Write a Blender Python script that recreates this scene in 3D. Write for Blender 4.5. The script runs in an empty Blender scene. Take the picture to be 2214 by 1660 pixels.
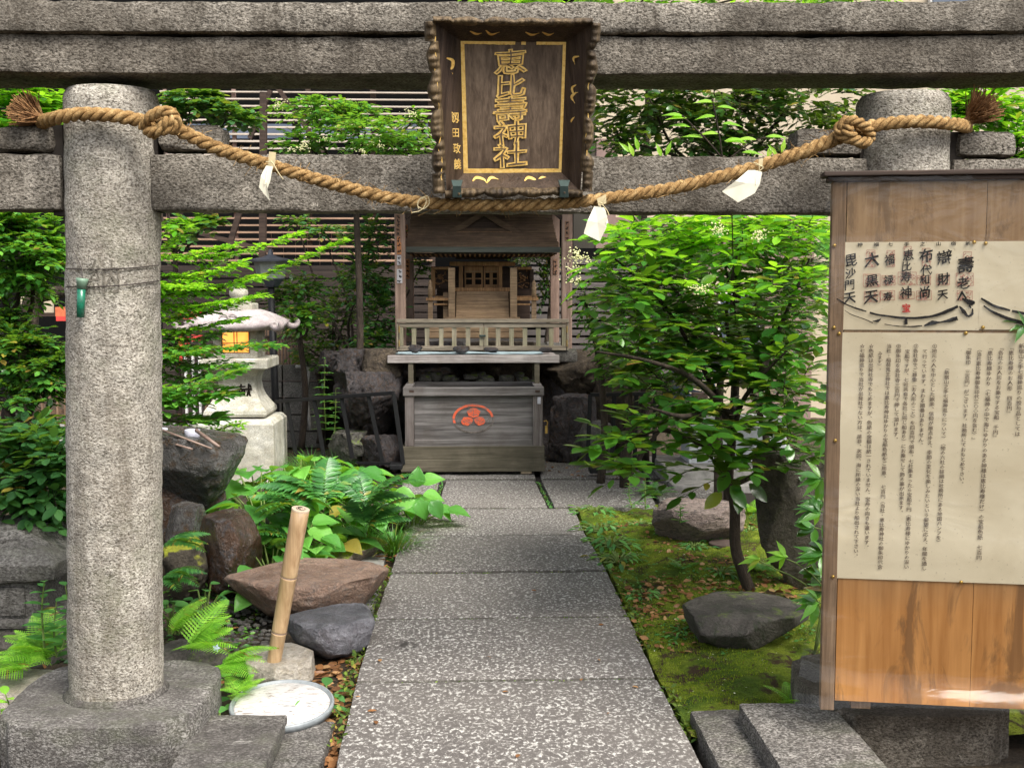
import bpy, math, random
import numpy as np
from mathutils import Vector, Matrix, noise

# ------------------------------------------------------------------ camera
SC = bpy.context.scene
F, CX, CY, CAMH = 2400.0, 1107.0, 830.0, 1.5      # focal length and centre in photo pixels, eye height in metres
PITCH, YAW = math.radians(4.76), math.radians(1.98)
cam = bpy.data.cameras.new("camera"); cam_o = bpy.data.objects.new("camera", cam)
SC.collection.objects.link(cam_o); SC.camera = cam_o
cam.sensor_width = 36.0; cam.lens = F/2214*36; cam.clip_start = .05; cam.clip_end = 300
cam_o.location = (0, 0, CAMH); cam_o.rotation_euler = (math.pi/2-PITCH, 0, -YAW)

# ------------------------------------------------------------------ light
W = bpy.data.worlds.new("World"); SC.world = W; W.use_nodes = True
wn = W.node_tree
bg = wn.nodes["Background"]
sky = wn.nodes.new("ShaderNodeTexSky"); sky.sky_type = 'NISHITA'; sky.sun_disc = False
SUN_EL, SUN_AZ = math.radians(54), math.radians(144)     # azimuth from +Y clockwise
sky.sun_elevation = SUN_EL; sky.sun_rotation = SUN_AZ
sky.air_density = 1.0; sky.dust_density = 4.0; sky.ozone_density = 1.0
hs = wn.nodes.new('ShaderNodeHueSaturation'); hs.inputs['Saturation'].default_value = .38; wn.links.new(sky.outputs[0], hs.inputs['Color']); wn.links.new(hs.outputs[0], bg.inputs[0]); bg.inputs[1].default_value = 0.125
sun = bpy.data.lights.new("sun", 'SUN'); sun.energy = 2.3; sun.angle = math.radians(32); sun.color = (1, .95, .87)
sun_o = bpy.data.objects.new("sun", sun); SC.collection.objects.link(sun_o)
sd = Vector((math.sin(SUN_AZ)*math.cos(SUN_EL), math.cos(SUN_AZ)*math.cos(SUN_EL), math.sin(SUN_EL)))
sun_o.rotation_euler = sd.to_track_quat('Z', 'Y').to_euler()
SC.view_settings.view_transform = 'Standard'; SC.view_settings.look = 'None'
SC.view_settings.exposure = 1.2; SC.view_settings.gamma = 1; SC.view_settings.use_curve_mapping = False
SC.cycles.max_bounces = 6; SC.cycles.diffuse_bounces = 3; SC.cycles.glossy_bounces = 2
SC.cycles.transparent_max_bounces = 12; SC.cycles.transmission_bounces = 3
SC.cycles.caustics_reflective = False; SC.cycles.caustics_refractive = False

# ------------------------------------------------------------------ photo measurements to real places
CF = Vector((math.sin(YAW)*math.cos(PITCH), math.cos(YAW)*math.cos(PITCH), -math.sin(PITCH)))
CR = Vector((math.cos(YAW), -math.sin(YAW), 0)); CU = CR.cross(CF)
CO = Vector((0, 0, CAMH))
def ray(px, py): return CF + CR*((px-CX)/F) - CU*((py-CY)/F)
def at(px, py, Y): d = ray(px, py); return CO + d*(Y/d.y)
def gnd(px, py, z=0.0): d = ray(px, py); return CO + d*((z-CAMH)/d.z)
def topix(p):
    d = Vector(p)-CO; w = d.dot(CF)
    if w < .05: return (-9999, -9999, w)
    return (CX+F*d.dot(CR)/w, CY-F*d.dot(CU)/w, w)
def zat(py, Y): return at(1024, py, Y).z
def xat(px, Y): return at(px, 630, Y).x

# ------------------------------------------------------------------ objects
OFF = {}
def tag(o, label=None, cat=None, group=None, kind=None):
    if label: o["label"] = label
    if cat: o["category"] = cat
    if group: o["group"] = group
    if kind: o["kind"] = kind
    return o
def thing(name, label=None, cat=None, loc=(0, 0, 0), rot=None, group=None, kind=None):
    o = bpy.data.objects.new(name, None); SC.collection.objects.link(o); o.empty_display_size = .1
    o.location = loc
    if rot is not None: o.rotation_euler = rot; OFF[o] = Vector((0, 0, 0))
    else: OFF[o] = Vector(loc)
    return tag(o, label, cat, group, kind)
class MB:
    def __init__(s): s.v = []; s.f = []
    def add(s, v, f):
        b = len(s.v); s.v += [tuple(p) for p in v]; s.f += [tuple(i+b for i in q) for q in f]; return s
    def box(s, x0, x1, y0, y1, z0, z1):
        return s.add([(x0,y0,z0),(x1,y0,z0),(x1,y1,z0),(x0,y1,z0),(x0,y0,z1),(x1,y0,z1),(x1,y1,z1),(x0,y1,z1)],
              [(3,2,1,0),(4,5,6,7),(0,1,5,4),(1,2,6,5),(2,3,7,6),(3,0,4,7)])
    def beam(s, p, q, w, h, up=(0, 0, 1)):
        p = Vector(p); q = Vector(q); d = (q-p).normalized(); up = Vector(up)
        r = d.cross(up).normalized()*w/2; u = r.cross(d).normalized()*h/2
        return s.add([p-r-u,p+r-u,p+r+u,p-r+u,q-r-u,q+r-u,q+r+u,q-r+u],
              [(0,1,2,3),(7,6,5,4),(4,5,1,0),(5,6,2,1),(6,7,3,2),(7,4,0,3)])
    def prism(s, poly, ext):
        n = len(poly); e = Vector(ext); a = [Vector(p) for p in poly]
        return s.add(a+[p+e for p in a], [tuple(range(n))[::-1], tuple(range(n, 2*n))]+[(i,(i+1)%n,n+(i+1)%n,n+i) for i in range(n)])
    def tube(s, pts, rad, n=8, cap=True, sq=None):
        pts = [Vector(p) for p in pts]; m = len(pts)
        if not hasattr(rad, '__len__'): rad = [rad]*m
        b = len(s.v); ref = None
        for i, p in enumerate(pts):
            t = (pts[min(i+1, m-1)]-pts[max(i-1, 0)]).normalized()
            if ref is None:
                ref = Vector((0, 0, 1)) if abs(t.z) < .9 else Vector((1, 0, 0))
            ref = (ref - t*ref.dot(t)).normalized(); r2 = t.cross(ref)
            for k in range(n):
                a = 2*math.pi*k/n; s.v.append(tuple(p+(ref*math.cos(a)+r2*math.sin(a))*rad[i]))
        for i in range(m-1):
            for k in range(n):
                s.f.append((b+i*n+k, b+i*n+(k+1)%n, b+(i+1)*n+(k+1)%n, b+(i+1)*n+k))
        if cap:
            s.f.append(tuple(b+k for k in range(n))[::-1]); s.f.append(tuple(b+(m-1)*n+k for k in range(n)))
        return s
    def lathe(s, prof, n=24, c=(0, 0, 0), sqr=0):
        b = len(s.v); c = Vector(c)
        for r, z in prof:
            for k in range(n):
                a = 2*math.pi*k/n; s.v.append(tuple(c+Vector((r*math.cos(a), r*math.sin(a), z))))
        m = len(prof)
        for i in range(m-1):
            for k in range(n): s.f.append((b+i*n+k, b+i*n+(k+1)%n, b+(i+1)*n+(k+1)%n, b+(i+1)*n+k))
        s.f.append(tuple(b+k for k in range(n))[::-1]); s.f.append(tuple(b+(m-1)*n+k for k in range(n)))
        return s
    def build(s, name, mat, parent=None, smooth=False, bevel=0, local=False):
        off = OFF.get(parent, Vector((0, 0, 0))) if parent is not None else Vector((0, 0, 0))
        v = s.v
        if parent is not None and off.length > 0 and not local: v = [(p[0]-off.x, p[1]-off.y, p[2]-off.z) for p in s.v]
        me = bpy.data.meshes.new(name); me.from_pydata([tuple(p) for p in v], [], s.f); me.update()
        return put(name, me, mat, parent, smooth, bevel)
def put(name, me, mat, parent=None, smooth=False, bevel=0):
    if mat and not me.materials: me.materials.append(mat)
    if smooth: me.polygons.foreach_set('use_smooth', [True]*len(me.polygons))
    o = bpy.data.objects.new(name, me); SC.collection.objects.link(o)
    if parent is not None: o.parent = parent; OFF[o] = OFF.get(parent, Vector((0, 0, 0)))
    else: OFF[o] = Vector((0, 0, 0))
    if bevel:
        m = o.modifiers.new('bevel', 'BEVEL'); m.width = bevel; m.segments = 2; m.limit_method = 'ANGLE'; m.angle_limit = math.radians(35)
    return o
def npmesh(name, V, Fc, k):
    """V (n,3) array, Fc (m,k) int array"""
    me = bpy.data.meshes.new(name); n, m = len(V), len(Fc)
    me.vertices.add(n); me.vertices.foreach_set('co', np.asarray(V, dtype=np.float32).ravel())
    me.loops.add(m*k); me.loops.foreach_set('vertex_index', np.asarray(Fc, dtype=np.int32).ravel())
    me.polygons.add(m); me.polygons.foreach_set('loop_start', np.arange(0, m*k, k, dtype=np.int32))
    try: me.polygons.foreach_set('loop_total', np.full(m, k, dtype=np.int32))
    except Exception: pass
    me.update(calc_edges=True); return me
def lerp(a, b, t): return a+(b-a)*t
def curve(pts, n):
    """Catmull-Rom through points"""
    P = [Vector(p) for p in pts]; P = [P[0]*2-P[1]]+P+[P[-1]*2-P[-2]]; out = []
    m = len(P)-3
    for i in range(n+1):
        u = i/n*m; k = min(int(u), m-1); t = u-k; a, b, c, d = P[k:k+4]
        out.append(.5*((2*b)+(c-a)*t+(2*a-5*b+4*c-d)*t*t+(3*b-a-3*c+d)*t*t*t))
    return out

# ------------------------------------------------------------------ materials
class NT:
    def __init__(s, name):
        s.m = bpy.data.materials.new(name); s.m.use_nodes = True; s.t = s.m.node_tree
        s.b = s.t.nodes["Principled BSDF"]; s.o = s.t.nodes["Material Output"]
        s.tc = None
    def n(s, typ, ins=None, **kw):
        x = s.t.nodes.new("ShaderNode"+typ)
        for k, v in kw.items(): setattr(x, k, v)
        for k, v in (ins or {}).items(): s.set(x.inputs[k], v)
        return x
    def set(s, sock, v):
        if isinstance(v, bpy.types.NodeSocket): s.t.links.new(v, sock)
        elif isinstance(v, bpy.types.Node): s.t.links.new(v.outputs[0], sock)
        else: sock.default_value = v
    def coord(s, scale=(1, 1, 1), which='Object', rot=(0, 0, 0)):
        if s.tc is None: s.tc = s.n('TexCoord')
        return s.n('Mapping', {0: s.tc.outputs[which], 'Scale': scale, 'Rotation': rot})
    def noise(s, vec, scale, detail=3, rough=.55, dist=0):
        return s.n('TexNoise', {'Vector': vec, 'Scale': scale, 'Detail': detail, 'Roughness': rough, 'Distortion': dist}).outputs[0]
    def ramp(s, fac, stops, interp='LINEAR'):
        r = s.n('ValToRGB', {0: fac}); e = r.color_ramp; e.interpolation = interp
        while len(e.elements) < len(stops): e.elements.new(.5)
        for el, (p, c) in zip(e.elements, stops):
            el.position = p; el.color = (c, c, c, 1) if not hasattr(c, '__len__') else (*c, 1)
        return r.outputs[0]
    def mix(s, fac, a, b, mode='MIX'):
        x = s.n('Mix', data_type='RGBA', blend_type=mode)
        s.set(x.inputs[0], fac)
        for sock, v in ((x.inputs[6], a), (x.inputs[7], b)):
            if isinstance(v, tuple) and len(v) == 3: v = (*v, 1)
            s.set(sock, v)
        return x.outputs[2]
    def math(s, op, a, b=0.0, clamp=False):
        x = s.n('Math', operation=op, use_clamp=clamp); s.set(x.inputs[0], a); s.set(x.inputs[1], b); return x.outputs[0]
    def bump(s, h, strength=.5, dist=.01):
        x = s.n('Bump', {'Height': h, 'Strength': strength, 'Distance': dist}); s.set(s.b.inputs['Normal'], x); return x
    def fin(s, col, rough=.8, spec=.3):
        s.set(s.b.inputs['Base Color'], (*col, 1) if isinstance(col, tuple) and len(col) == 3 else col)
        s.set(s.b.inputs['Roughness'], rough); s.set(s.b.inputs['Specular IOR Level'], spec); return s.m
    def upmask(s, lo, hi):
        g = s.n('NewGeometry'); x = s.n('SeparateXYZ', {0: g.outputs['Normal']})
        return s.ramp(x.outputs[2], [(lo, 0.0), (hi, 1.0)])

def granite(name, mid, light, dark, scale=120, amt=(.34, .45, .68), dirt=(.05, .045, .035), dirtamt=.5, green=0, bump=.6, topdirt=0):
    t = NT(name); c = t.coord((.8, 1, 1.25))
    nz = t.noise(c, scale*.8, 3, .7, .3)
    sp = t.ramp(nz, [(amt[0], dark), (amt[1], mid), (amt[2], light)])
    vo = t.n('TexVoronoi', {'Vector': c, 'Scale': scale*1.15}); vr = t.n('SeparateColor', {0: vo.outputs['Color']})
    fleck = t.ramp(vr.outputs[0], [(.0, 1.0), (.13, 1.0), (.15, 0.0)])
    col = t.mix(t.math('MULTIPLY', fleck, .6), sp, dark)
    fl2 = t.ramp(vr.outputs[1], [(.86, 0.0), (.88, 1.0)])
    col = t.mix(t.math('MULTIPLY', fl2, .55), col, light)
    big = t.noise(c, 2.3, 5, .6)
    dm = t.ramp(t.math('ADD', t.math('MULTIPLY', big, .75), t.math('MULTIPLY', t.noise(c, 9, 5, .7), .25)), [(.40, 0.0), (.60, 1.0)])
    col = t.mix(t.math('MULTIPLY', dm, dirtamt), col, dirt, 'MIX')
    med = t.noise(c, 14, 4, .6)
    col = t.mix(.5, col, t.ramp(med, [(.3, .42), (.7, 1.38)]), 'MULTIPLY')
    st = t.noise(t.coord((11, 11, .9)), 1, 5, .7, .6)
    col = t.mix(t.math('MULTIPLY', t.ramp(st, [(.50, 0.0), (.66, 1.0)]), .55), col, dirt)
    li = t.ramp(t.noise(c, 19, 5, .75, .8), [(.64, 0.0), (.70, 1.0)]); col = t.mix(t.math('MULTIPLY', li, .5), col, tuple(x*1.25 for x in light))
    oi = t.n('ObjectInfo'); col = t.mix(1.0, col, t.ramp(oi.outputs['Random'], [(0.0, (.84, .82, .80)), (1.0, (1.1, 1.1, 1.1))]), 'MULTIPLY')
    if topdirt:
        col = t.mix(t.math('MULTIPLY', t.upmask(.55, .9), topdirt), col, dirt)
    if green:
        gm = t.ramp(t.noise(c, 5, 5, .7), [(.5, 0.0), (.72, 1.0)])
        col = t.mix(t.math('MULTIPLY', gm, green), col, (.12, .15, .06))
    h = t.math('ADD', t.math('MULTIPLY', nz, .9), t.math('MULTIPLY', med, .9))
    t.bump(h, min(1, bump*1.5), .010)
    return t.fin(col, .85, .25)

def rockmat(name, c1, c2, c3=None, scale=6, moss=0, mosscol=(.10, .14, .02), wet=0, rough=.8, bump=.8, bs=1, vein=0, layer=(1, 1, 1)):
    t = NT(name); c = t.coord(layer)
    a = t.noise(c, scale, 6, .65, .6)
    col = t.ramp(a, [(.3, c1), (.68, c2)])
    if c3: col = t.mix(t.ramp(t.noise(c, scale*3.1, 4, .7, 1), [(.5, 0.0), (.66, 1.0)]), col, c3)
    fine = t.noise(c, 90, 3, .7)
    col = t.mix(.6, col, t.ramp(fine, [(.3, .55), (.7, 1.35)]), 'MULTIPLY')
    wn_ = t.n('TexNoise', {'Vector': c, 'Scale': scale*1.2, 'Detail': 4}); wv = t.n('VectorMath', {0: c, 1: t.n('VectorMath', {0: wn_.outputs['Color'], 1: (.35, .35, .35)}, operation='MULTIPLY').outputs[0]}, operation='ADD').outputs[0]
    vo = t.n('TexVoronoi', {'Vector': wv, 'Scale': scale*1.3}, feature='DISTANCE_TO_EDGE')
    grain = t.noise(wv, 28, 5, .75, .3)
    col = t.mix(.45, col, t.ramp(grain, [(.32, .45), (.68, 1.45)]), 'MULTIPLY')
    lich = t.ramp(t.noise(c, 34, 4, .8, 1), [(.66, 0.0), (.70, .45)]); col = t.mix(lich, col, tuple(min(.5, x*2.0+.06) for x in c2))
    crack = t.ramp(vo.outputs[0], [(0.0, 0.0), (.035, 1.0)])
    if vein: col = t.mix(t.math('MULTIPLY', t.math('SUBTRACT', 1.0, crack), vein), col, (.015, .013, .012))
    h = t.math('ADD', t.math('MULTIPLY', a, 2.0), t.math('ADD', t.math('MULTIPLY', fine, .25), t.math('MULTIPLY', grain, 1.0)))
    if vein: h = t.math('ADD', h, t.math('MULTIPLY', crack, .5*vein))
    t.bump(h, bump, .02*bs)
    r = rough
    if moss:
        mm = t.math('MULTIPLY', t.upmask(.3, .75), t.ramp(t.noise(c, 7, 5, .7), [(.62-.4*moss, 0.0), (.74-.4*moss, 1.0)]))
        mc = t.mix(t.noise(c, 130, 2), mosscol, tuple(x*2.2 for x in mosscol))
        col = t.mix(mm, col, mc)
    if wet:
        r = t.ramp(t.noise(c, 9, 4, .6), [(.35, rough*.12), (.7, rough*.6)])
    return t.fin(col, r, .5 if wet else .3)

def wood(name, c1, c2, axis=0, grain=40, rough=.75, stain=None, stainamt=.5, spec=.25, crack=.5, fine=1.0):
    t = NT(name); sc = [grain, grain, grain]; sc[axis] = grain*.045
    c = t.coord(tuple(sc)); c1m = t.coord()
    a = t.noise(c, 1.0, 4, .65, .4); b = t.noise(c, 3.7, 3, .6)
    col = t.ramp(a, [(.32, c1), (.68, c2)])
    col = t.mix(.55*fine, col, t.ramp(b, [(.3, .6), (.68, 1.25)]), 'MULTIPLY')
    if stain:
        col = t.mix(t.math('MULTIPLY', t.ramp(t.noise(c1m, 3.2, 5, .65, .5), [(.42, 0.0), (.68, 1.0)]), stainamt), col, stain)
    t.bump(t.math('ADD', a, t.math('MULTIPLY', b, .6)), crack, .004)
    return t.fin(col, rough, spec)

def plain(name, col, rough=.6, spec=.4, metal=0, var=.25, scale=30, bump=0):
    t = NT(name); c = t.coord()
    a = t.noise(c, scale, 4, .6)
    cc = t.mix(1.0, (*col, 1), t.ramp(a, [(.3, 1-var), (.7, 1+var*.6)]), 'MULTIPLY')
    t.b.inputs['Metallic'].default_value = metal
    if bump: t.bump(a, bump, .003)
    return t.fin(cc, rough, spec)

def leafmat(name, c1, c2, c3=None, rough=.38, trans=.35, spec=.5, yellow=0, tcol=None):
    t = NT(name)
    g = t.n('NewGeometry'); oi = t.n('ObjectInfo')
    r = t.math('FRACT', t.math('ADD', g.outputs['Random Per Island'], t.math('MULTIPLY', oi.outputs['Random'], 7.31)))
    col = t.ramp(r, [(0.0, c1), (.55, c2), (.955, c3 or c2), (.975, (.30, .26, .04)), (1.0, (.20, .11, .035))] if c3 and yellow == 0 else [(0.0, c1), (.6, c2), (1.0, c3 or c2)])
    c = t.coord(); col = t.mix(.35, col, t.ramp(t.noise(c, 22, 3), [(.3, .7), (.7, 1.3)]), 'MULTIPLY')
    t.fin(col, rough, spec); t.b.inputs['Coat Weight'].default_value = .55 if rough < .36 else .15; t.b.inputs['Coat Roughness'].default_value = .16
    tb = t.n('BsdfTranslucent'); tcm = t.mix(.5, col, tcol or (.30, .50, .02)); 
    t.set(tb.inputs[0], t.mix(1.0, tcm, (1.6, 1.6, 1.2), 'MULTIPLY'))
    mx = t.n('MixShader', {0: trans, 1: t.b.outputs[0], 2: tb.outputs[0]})
    t.t.links.new(mx.outputs[0], t.o.inputs[0])
    return t.m

M = {}
M['granite'] = granite('torii granite', (.175, .155, .128), (.42, .385, .33), (.028, .024, .019), 150, dirt=(.045, .036, .026), dirtamt=.68, topdirt=.6)
M['granite_light'] = granite('pillar granite', (.30, .275, .23), (.60, .565, .50), (.07, .06, .05), 160, dirt=(.11, .09, .066), dirtamt=.35, green=.25)
M['granite_grey'] = granite('base granite', (.125, .115, .105), (.36, .345, .32), (.04, .036, .032), 150, dirt=(.06, .054, .05), dirtamt=.75, green=.2, bump=.5, amt=(.36, .50, .66))
def slabmat():
    t = NT('paving stone'); c = t.coord((1, .75, 1))
    a = t.noise(c, 72, 3, .6, .5); b = t.noise(c, 1.6, 4, .6)
    s = t.ramp(a, [(.46, (.105, .094, .087)), (.55, (.175, .160, .147)), (.63, (.50, .485, .45))])
    f = t.noise(c, 210, 2, .6)
    s = t.mix(.5, s, t.ramp(f, [(.35, .6), (.65, 1.3)]), 'MULTIPLY')
    s = t.mix(t.math('MULTIPLY', t.ramp(b, [(.4, 0.0), (.7, 1.0)]), .45), s, (.15, .135, .12))
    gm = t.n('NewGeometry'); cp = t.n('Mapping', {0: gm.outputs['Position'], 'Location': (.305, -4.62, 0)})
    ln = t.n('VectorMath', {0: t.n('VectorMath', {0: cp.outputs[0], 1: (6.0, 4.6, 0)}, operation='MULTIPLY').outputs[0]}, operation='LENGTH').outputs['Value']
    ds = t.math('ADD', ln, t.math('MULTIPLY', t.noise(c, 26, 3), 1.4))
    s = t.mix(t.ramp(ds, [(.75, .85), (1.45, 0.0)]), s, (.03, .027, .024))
    oi = t.n('ObjectInfo'); s = t.mix(1.0, s, t.ramp(oi.outputs['Random'], [(0.0, .78), (.5, 1.0), (1.0, 1.12)]), 'MULTIPLY')
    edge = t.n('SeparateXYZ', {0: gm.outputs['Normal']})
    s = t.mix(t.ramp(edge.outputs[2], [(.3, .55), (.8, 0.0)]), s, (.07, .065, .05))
    t.bump(t.math('ADD', a, t.math('MULTIPLY', f, .4)), .7, .006)
    return t.fin(s, .75, .3)
M['slab'] = slabmat()
M['lantern'] = granite('pale lantern stone', (.50, .49, .43), (.68, .67, .62), (.28, .27, .23), 150, dirt=(.33, .30, .22), dirtamt=.55, green=.2, bump=.25)
M['lantern_roof'] = granite('lantern roof stone', (.40, .37, .36), (.56, .54, .52), (.22, .19, .19), 150, dirt=(.29, .23, .235), dirtamt=.7, bump=.3)
M['oldstone'] = granite('old dark stone', (.10, .095, .088), (.24, .23, .215), (.035, .032, .028), 110, dirt=(.08, .075, .065), dirtamt=.6, green=.15)
M['gap'] = plain('joint mortar', (.035, .03, .026), .95, .1)
M['soil'] = rockmat('soil', (.035, .026, .018), (.075, .055, .035), (.11, .08, .045), 9, rough=.95, bump=1, moss=0)
M['ground'] = rockmat('ground earth', (.03, .024, .017), (.06, .05, .03), (.045, .06, .02), 2.5, rough=.95)
M['concrete'] = plain('old concrete', (.26, .25, .235), .9, .2, var=.35, scale=18, bump=.4)
M['plaquewood'] = wood('plaque wood', (.085, .057, .038), (.225, .162, .112), 2, 46, .6, (.035, .02, .013), .7, crack=.5)
M['framewood'] = wood('dark lacquered frame wood', (.02, .012, .009), (.066, .044, .032), 2, 50, .5, (.12, .08, .045), .3, crack=.8)
M['carved'] = wood('carved weathered frame edge', (.035, .022, .012), (.20, .14, .075), 2, 60, .6, (.012, .008, .006), .8, crack=1)
def goldmat():
    t = NT('gold leaf'); c = t.coord(); n = t.noise(c, 95, 3)
    col = t.ramp(n, [(.12, (.25, .12, .02)), (.38, (.78, .47, .11)), (.75, (.95, .68, .24))]); t.b.inputs['Metallic'].default_value = .25
    t.bump(n, .4, .002); return t.fin(col, .5, .5)
M['gold'] = goldmat()
M['bronze'] = plain('green bronze', (.035, .055, .05), .55, .4, .4)
M['boardwood'] = None
def boardmat():
    t = NT('varnished wood with painted warm glow'); c = t.coord((30, 30, 1.6)); o = t.coord()
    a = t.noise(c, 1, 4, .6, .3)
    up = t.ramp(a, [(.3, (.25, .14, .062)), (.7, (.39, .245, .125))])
    lo = t.ramp(a, [(.3, (.38, .155, .038)), (.7, (.60, .285, .09))])  # warm light on the lower board, painted into the wood colour
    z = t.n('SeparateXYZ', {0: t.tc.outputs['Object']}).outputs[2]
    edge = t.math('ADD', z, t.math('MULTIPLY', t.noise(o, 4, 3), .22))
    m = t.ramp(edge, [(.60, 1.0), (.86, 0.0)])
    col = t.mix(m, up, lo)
    st = t.ramp(t.noise(t.coord((1, 1, .35)), 6, 6, .7, 1.6), [(.50, 0.0), (.60, 1.0)])
    col = t.mix(t.math('MULTIPLY', st, .55), col, (.10, .055, .028))
    t.bump(a, .15, .002)
    return t.fin(col, .45, .45)
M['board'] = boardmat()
M['stile'] = wood('grey brown stile', (.17, .105, .06), (.34, .225, .14), 2, 50, .7, (.08, .055, .04), .5)
M['capwood'] = wood('dark cap strip', (.03, .02, .016), (.08, .055, .042), 0, 50, .7)
M['paper'] = None
def papermat():
    t = NT('yellowed paper'); c = t.coord()
    col = t.ramp(t.noise(c, 3.5, 4, .6, .6), [(.3, (.64, .54, .37)), (.7, (.79, .69, .50))])
    sp = t.ramp(t.noise(c, 120, 1), [(.72, 0.0), (.76, 1.0)]); col = t.mix(t.math('MULTIPLY', sp, .3), col, (.2, .14, .08))
    t.bump(t.noise(c, 8, 2), .08, .01); return t.fin(col, .7, .2)
M['paper'] = papermat()
M['ink'] = plain('black ink', (.018, .016, .016), .7, .2, var=.3, scale=120)
M['printink'] = plain('faded print', (.12, .085, .07), .8, .2, var=.4, scale=60)
M['stamp'] = plain('pale red seal ink', (.50, .22, .17), .8, .2, var=.5, scale=120)
M['stampred'] = plain('red seal ink', (.55, .06, .05), .8, .2, var=.4, scale=90)
M['brass'] = plain('brass pin', (.55, .36, .10), .35, .5, .8, var=.2)
M['rope'] = None
def ropemat(name, c1, c2, c3):
    t = NT(name); c = t.coord(); 
    n = t.noise(c, 34, 4, .65, .5); f = t.noise(t.coord((1, 1, 1)), 260, 2, .7)
    col = t.ramp(n, [(.28, c1), (.52, c2), (.78, c3)]); col = t.mix(.7, col, t.ramp(f, [(.3, .45), (.7, 1.35)]), 'MULTIPLY')
    t.bump(f, .9, .004); return t.fin(col, .8, .2)
M['rope'] = ropemat('straw rope', (.12, .062, .02), (.33, .20, .078), (.58, .41, .20))
M['fibre'] = ropemat('dark rope fibre', (.10, .045, .018), (.25, .13, .055), (.40, .25, .12))
M['shaving'] = plain('pale wood shaving', (.74, .70, .56), .6, .3, var=.12, scale=18)
M['twine'] = plain('straw twine', (.50, .42, .25), .8, .2)
M['wire'] = plain('rusty wire', (.06, .05, .045), .6, .4, .4)
M['tube'] = plain('green tube', (.012, .15, .085), .25, .6, var=.5, scale=60)
M['tubecap'] = plain('pale green tube mouth', (.16, .26, .18), .5, .5)
M['offwood'] = wood('weathered offering box wood', (.06, .055, .053), (.21, .195, .19), 0, 30, .75, (.06, .045, .035), .5, crack=.8)
M['offwood_v'] = wood('weathered box post wood', (.10, .085, .08), (.22, .195, .185), 2, 40, .75, (.07, .05, .04), .5, crack=.8)
M['offbase'] = wood('mossy box base board', (.075, .065, .045), (.15, .13, .095), 0, 40, .8, (.045, .04, .025), .6)
M['tabletop'] = wood('flaking table board', (.20, .17, .16), (.46, .42, .40), 0, 30, .8, (.09, .07, .06), .6, crack=1)
M['postwood'] = wood('shrine post wood', (.19, .125, .095), (.36, .25, .20), 2, 34, .7, (.09, .055, .04), .45)
M['railwood'] = wood('railing wood', (.16, .13, .095), (.33, .28, .215), 0, 40, .75, (.08, .065, .045), .5)
M['balwood'] = wood('baluster wood', (.18, .15, .105), (.34, .295, .215), 2, 40, .75, (.10, .115, .04), .5)
M['shrinewood'] = wood('little shrine wood', (.20, .10, .042), (.44, .25, .115), 2, 50, .55, (.05, .028, .014), .5)
M['stepwood'] = wood('shrine step wood', (.20, .13, .075), (.42, .285, .17), 0, 50, .6, (.07, .045, .03), .5)
M['roofwood'] = wood('shrine roof shingles', (.08, .05, .032), (.19, .125, .08), 0, 60, .8, (.035, .025, .02), .6, crack=1)
M['fascia'] = wood('roof edge copper', (.05, .055, .045), (.095, .10, .085), 0, 30, .6)
M['darkwood'] = wood('dark canopy timber', (.025, .016, .012), (.07, .045, .034), 0, 30, .7)
M['fencewood'] = wood('brown fence board', (.022, .016, .013), (.058, .043, .035), 0, 24, .75, (.03, .022, .02), .5)
M['greyboard'] = wood('grey fence board', (.065, .057, .054), (.14, .122, .115), 0, 24, .75)
M['slat'] = plain('beige louvre slat', (.50, .43, .36), .6, .3, var=.2, scale=3)
M['slat_warm'] = plain('brown louvre slat', (.34, .215, .145), .6, .3, var=.3, scale=3)
M['picket'] = wood('brown picket', (.12, .075, .05), (.24, .155, .10), 2, 24, .7)
M['blackpaint'] = plain('black painted steel', (.008, .008, .009), .55, .3, var=.3, scale=50)
M['lampgrey'] = plain('lamp post grey', (.05, .055, .07), .5, .5)
M['dark'] = plain('painted shade black', (.004, .004, .004), .9, .1)  # near-black colour standing in for unlit space behind gaps
M['cream'] = plain('cream render wall', (.46, .39, .29), .85, .2, var=.12, scale=4)
M['pinkwall'] = plain('pinkish tiled wall', (.24, .165, .145), .8, .2, var=.2, scale=5)
M['white'] = plain('white paint', (.78, .77, .75), .5, .4, var=.06)
M['glass'] = plain('dark window glass', (.08, .10, .14), .12, .6, var=.2, scale=2)
M['red'] = plain('vermilion paint', (.62, .06, .05), .5, .4)
M['orange'] = plain('orange paint', (.60, .16, .07), .5, .4)
M['bluegrey'] = plain('blue grey roofing', (.045, .065, .10), .5, .4)
M['stoneblue'] = plain('pale polished stone', (.50, .52, .55), .5, .4, var=.15, scale=40)
M['tarp'] = plain('pale blue tarp', (.36, .46, .50), .5, .4, var=.25, scale=9, bump=.4)
M['bamboo'] = None
def bamboomat():
    t = NT('dry bamboo'); c = t.coord((60, 60, 2.2)); o = t.coord((1, 1, 1))
    col = t.ramp(t.noise(c, 1, 4, .6), [(.3, (.36, .215, .105)), (.7, (.62, .43, .25))])
    col = t.mix(t.ramp(t.noise(o, 9, 4), [(.45, 0.0), (.75, .6)]), col, (.30, .20, .09))
    return t.fin(col, .4, .45)
M['bamboo'] = bamboomat()
M['bambooend'] = plain('cut bamboo end', (.72, .56, .40), .7, .3)
M['hole'] = plain('dark hollow', (.012, .009, .007), .9, .1)
def lidmat():
    t = NT('white plastic lid'); c = t.coord()
    d = t.ramp(t.noise(t.coord((1, 3, 1)), 16, 6, .75, 1.5), [(.52, 0.0), (.64, 1.0)])
    col = t.mix(t.math('MULTIPLY', d, .85), (.50, .48, .465), (.16, .12, .09)); return t.fin(col, .45, .4)
M['lid'] = lidmat()
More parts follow.
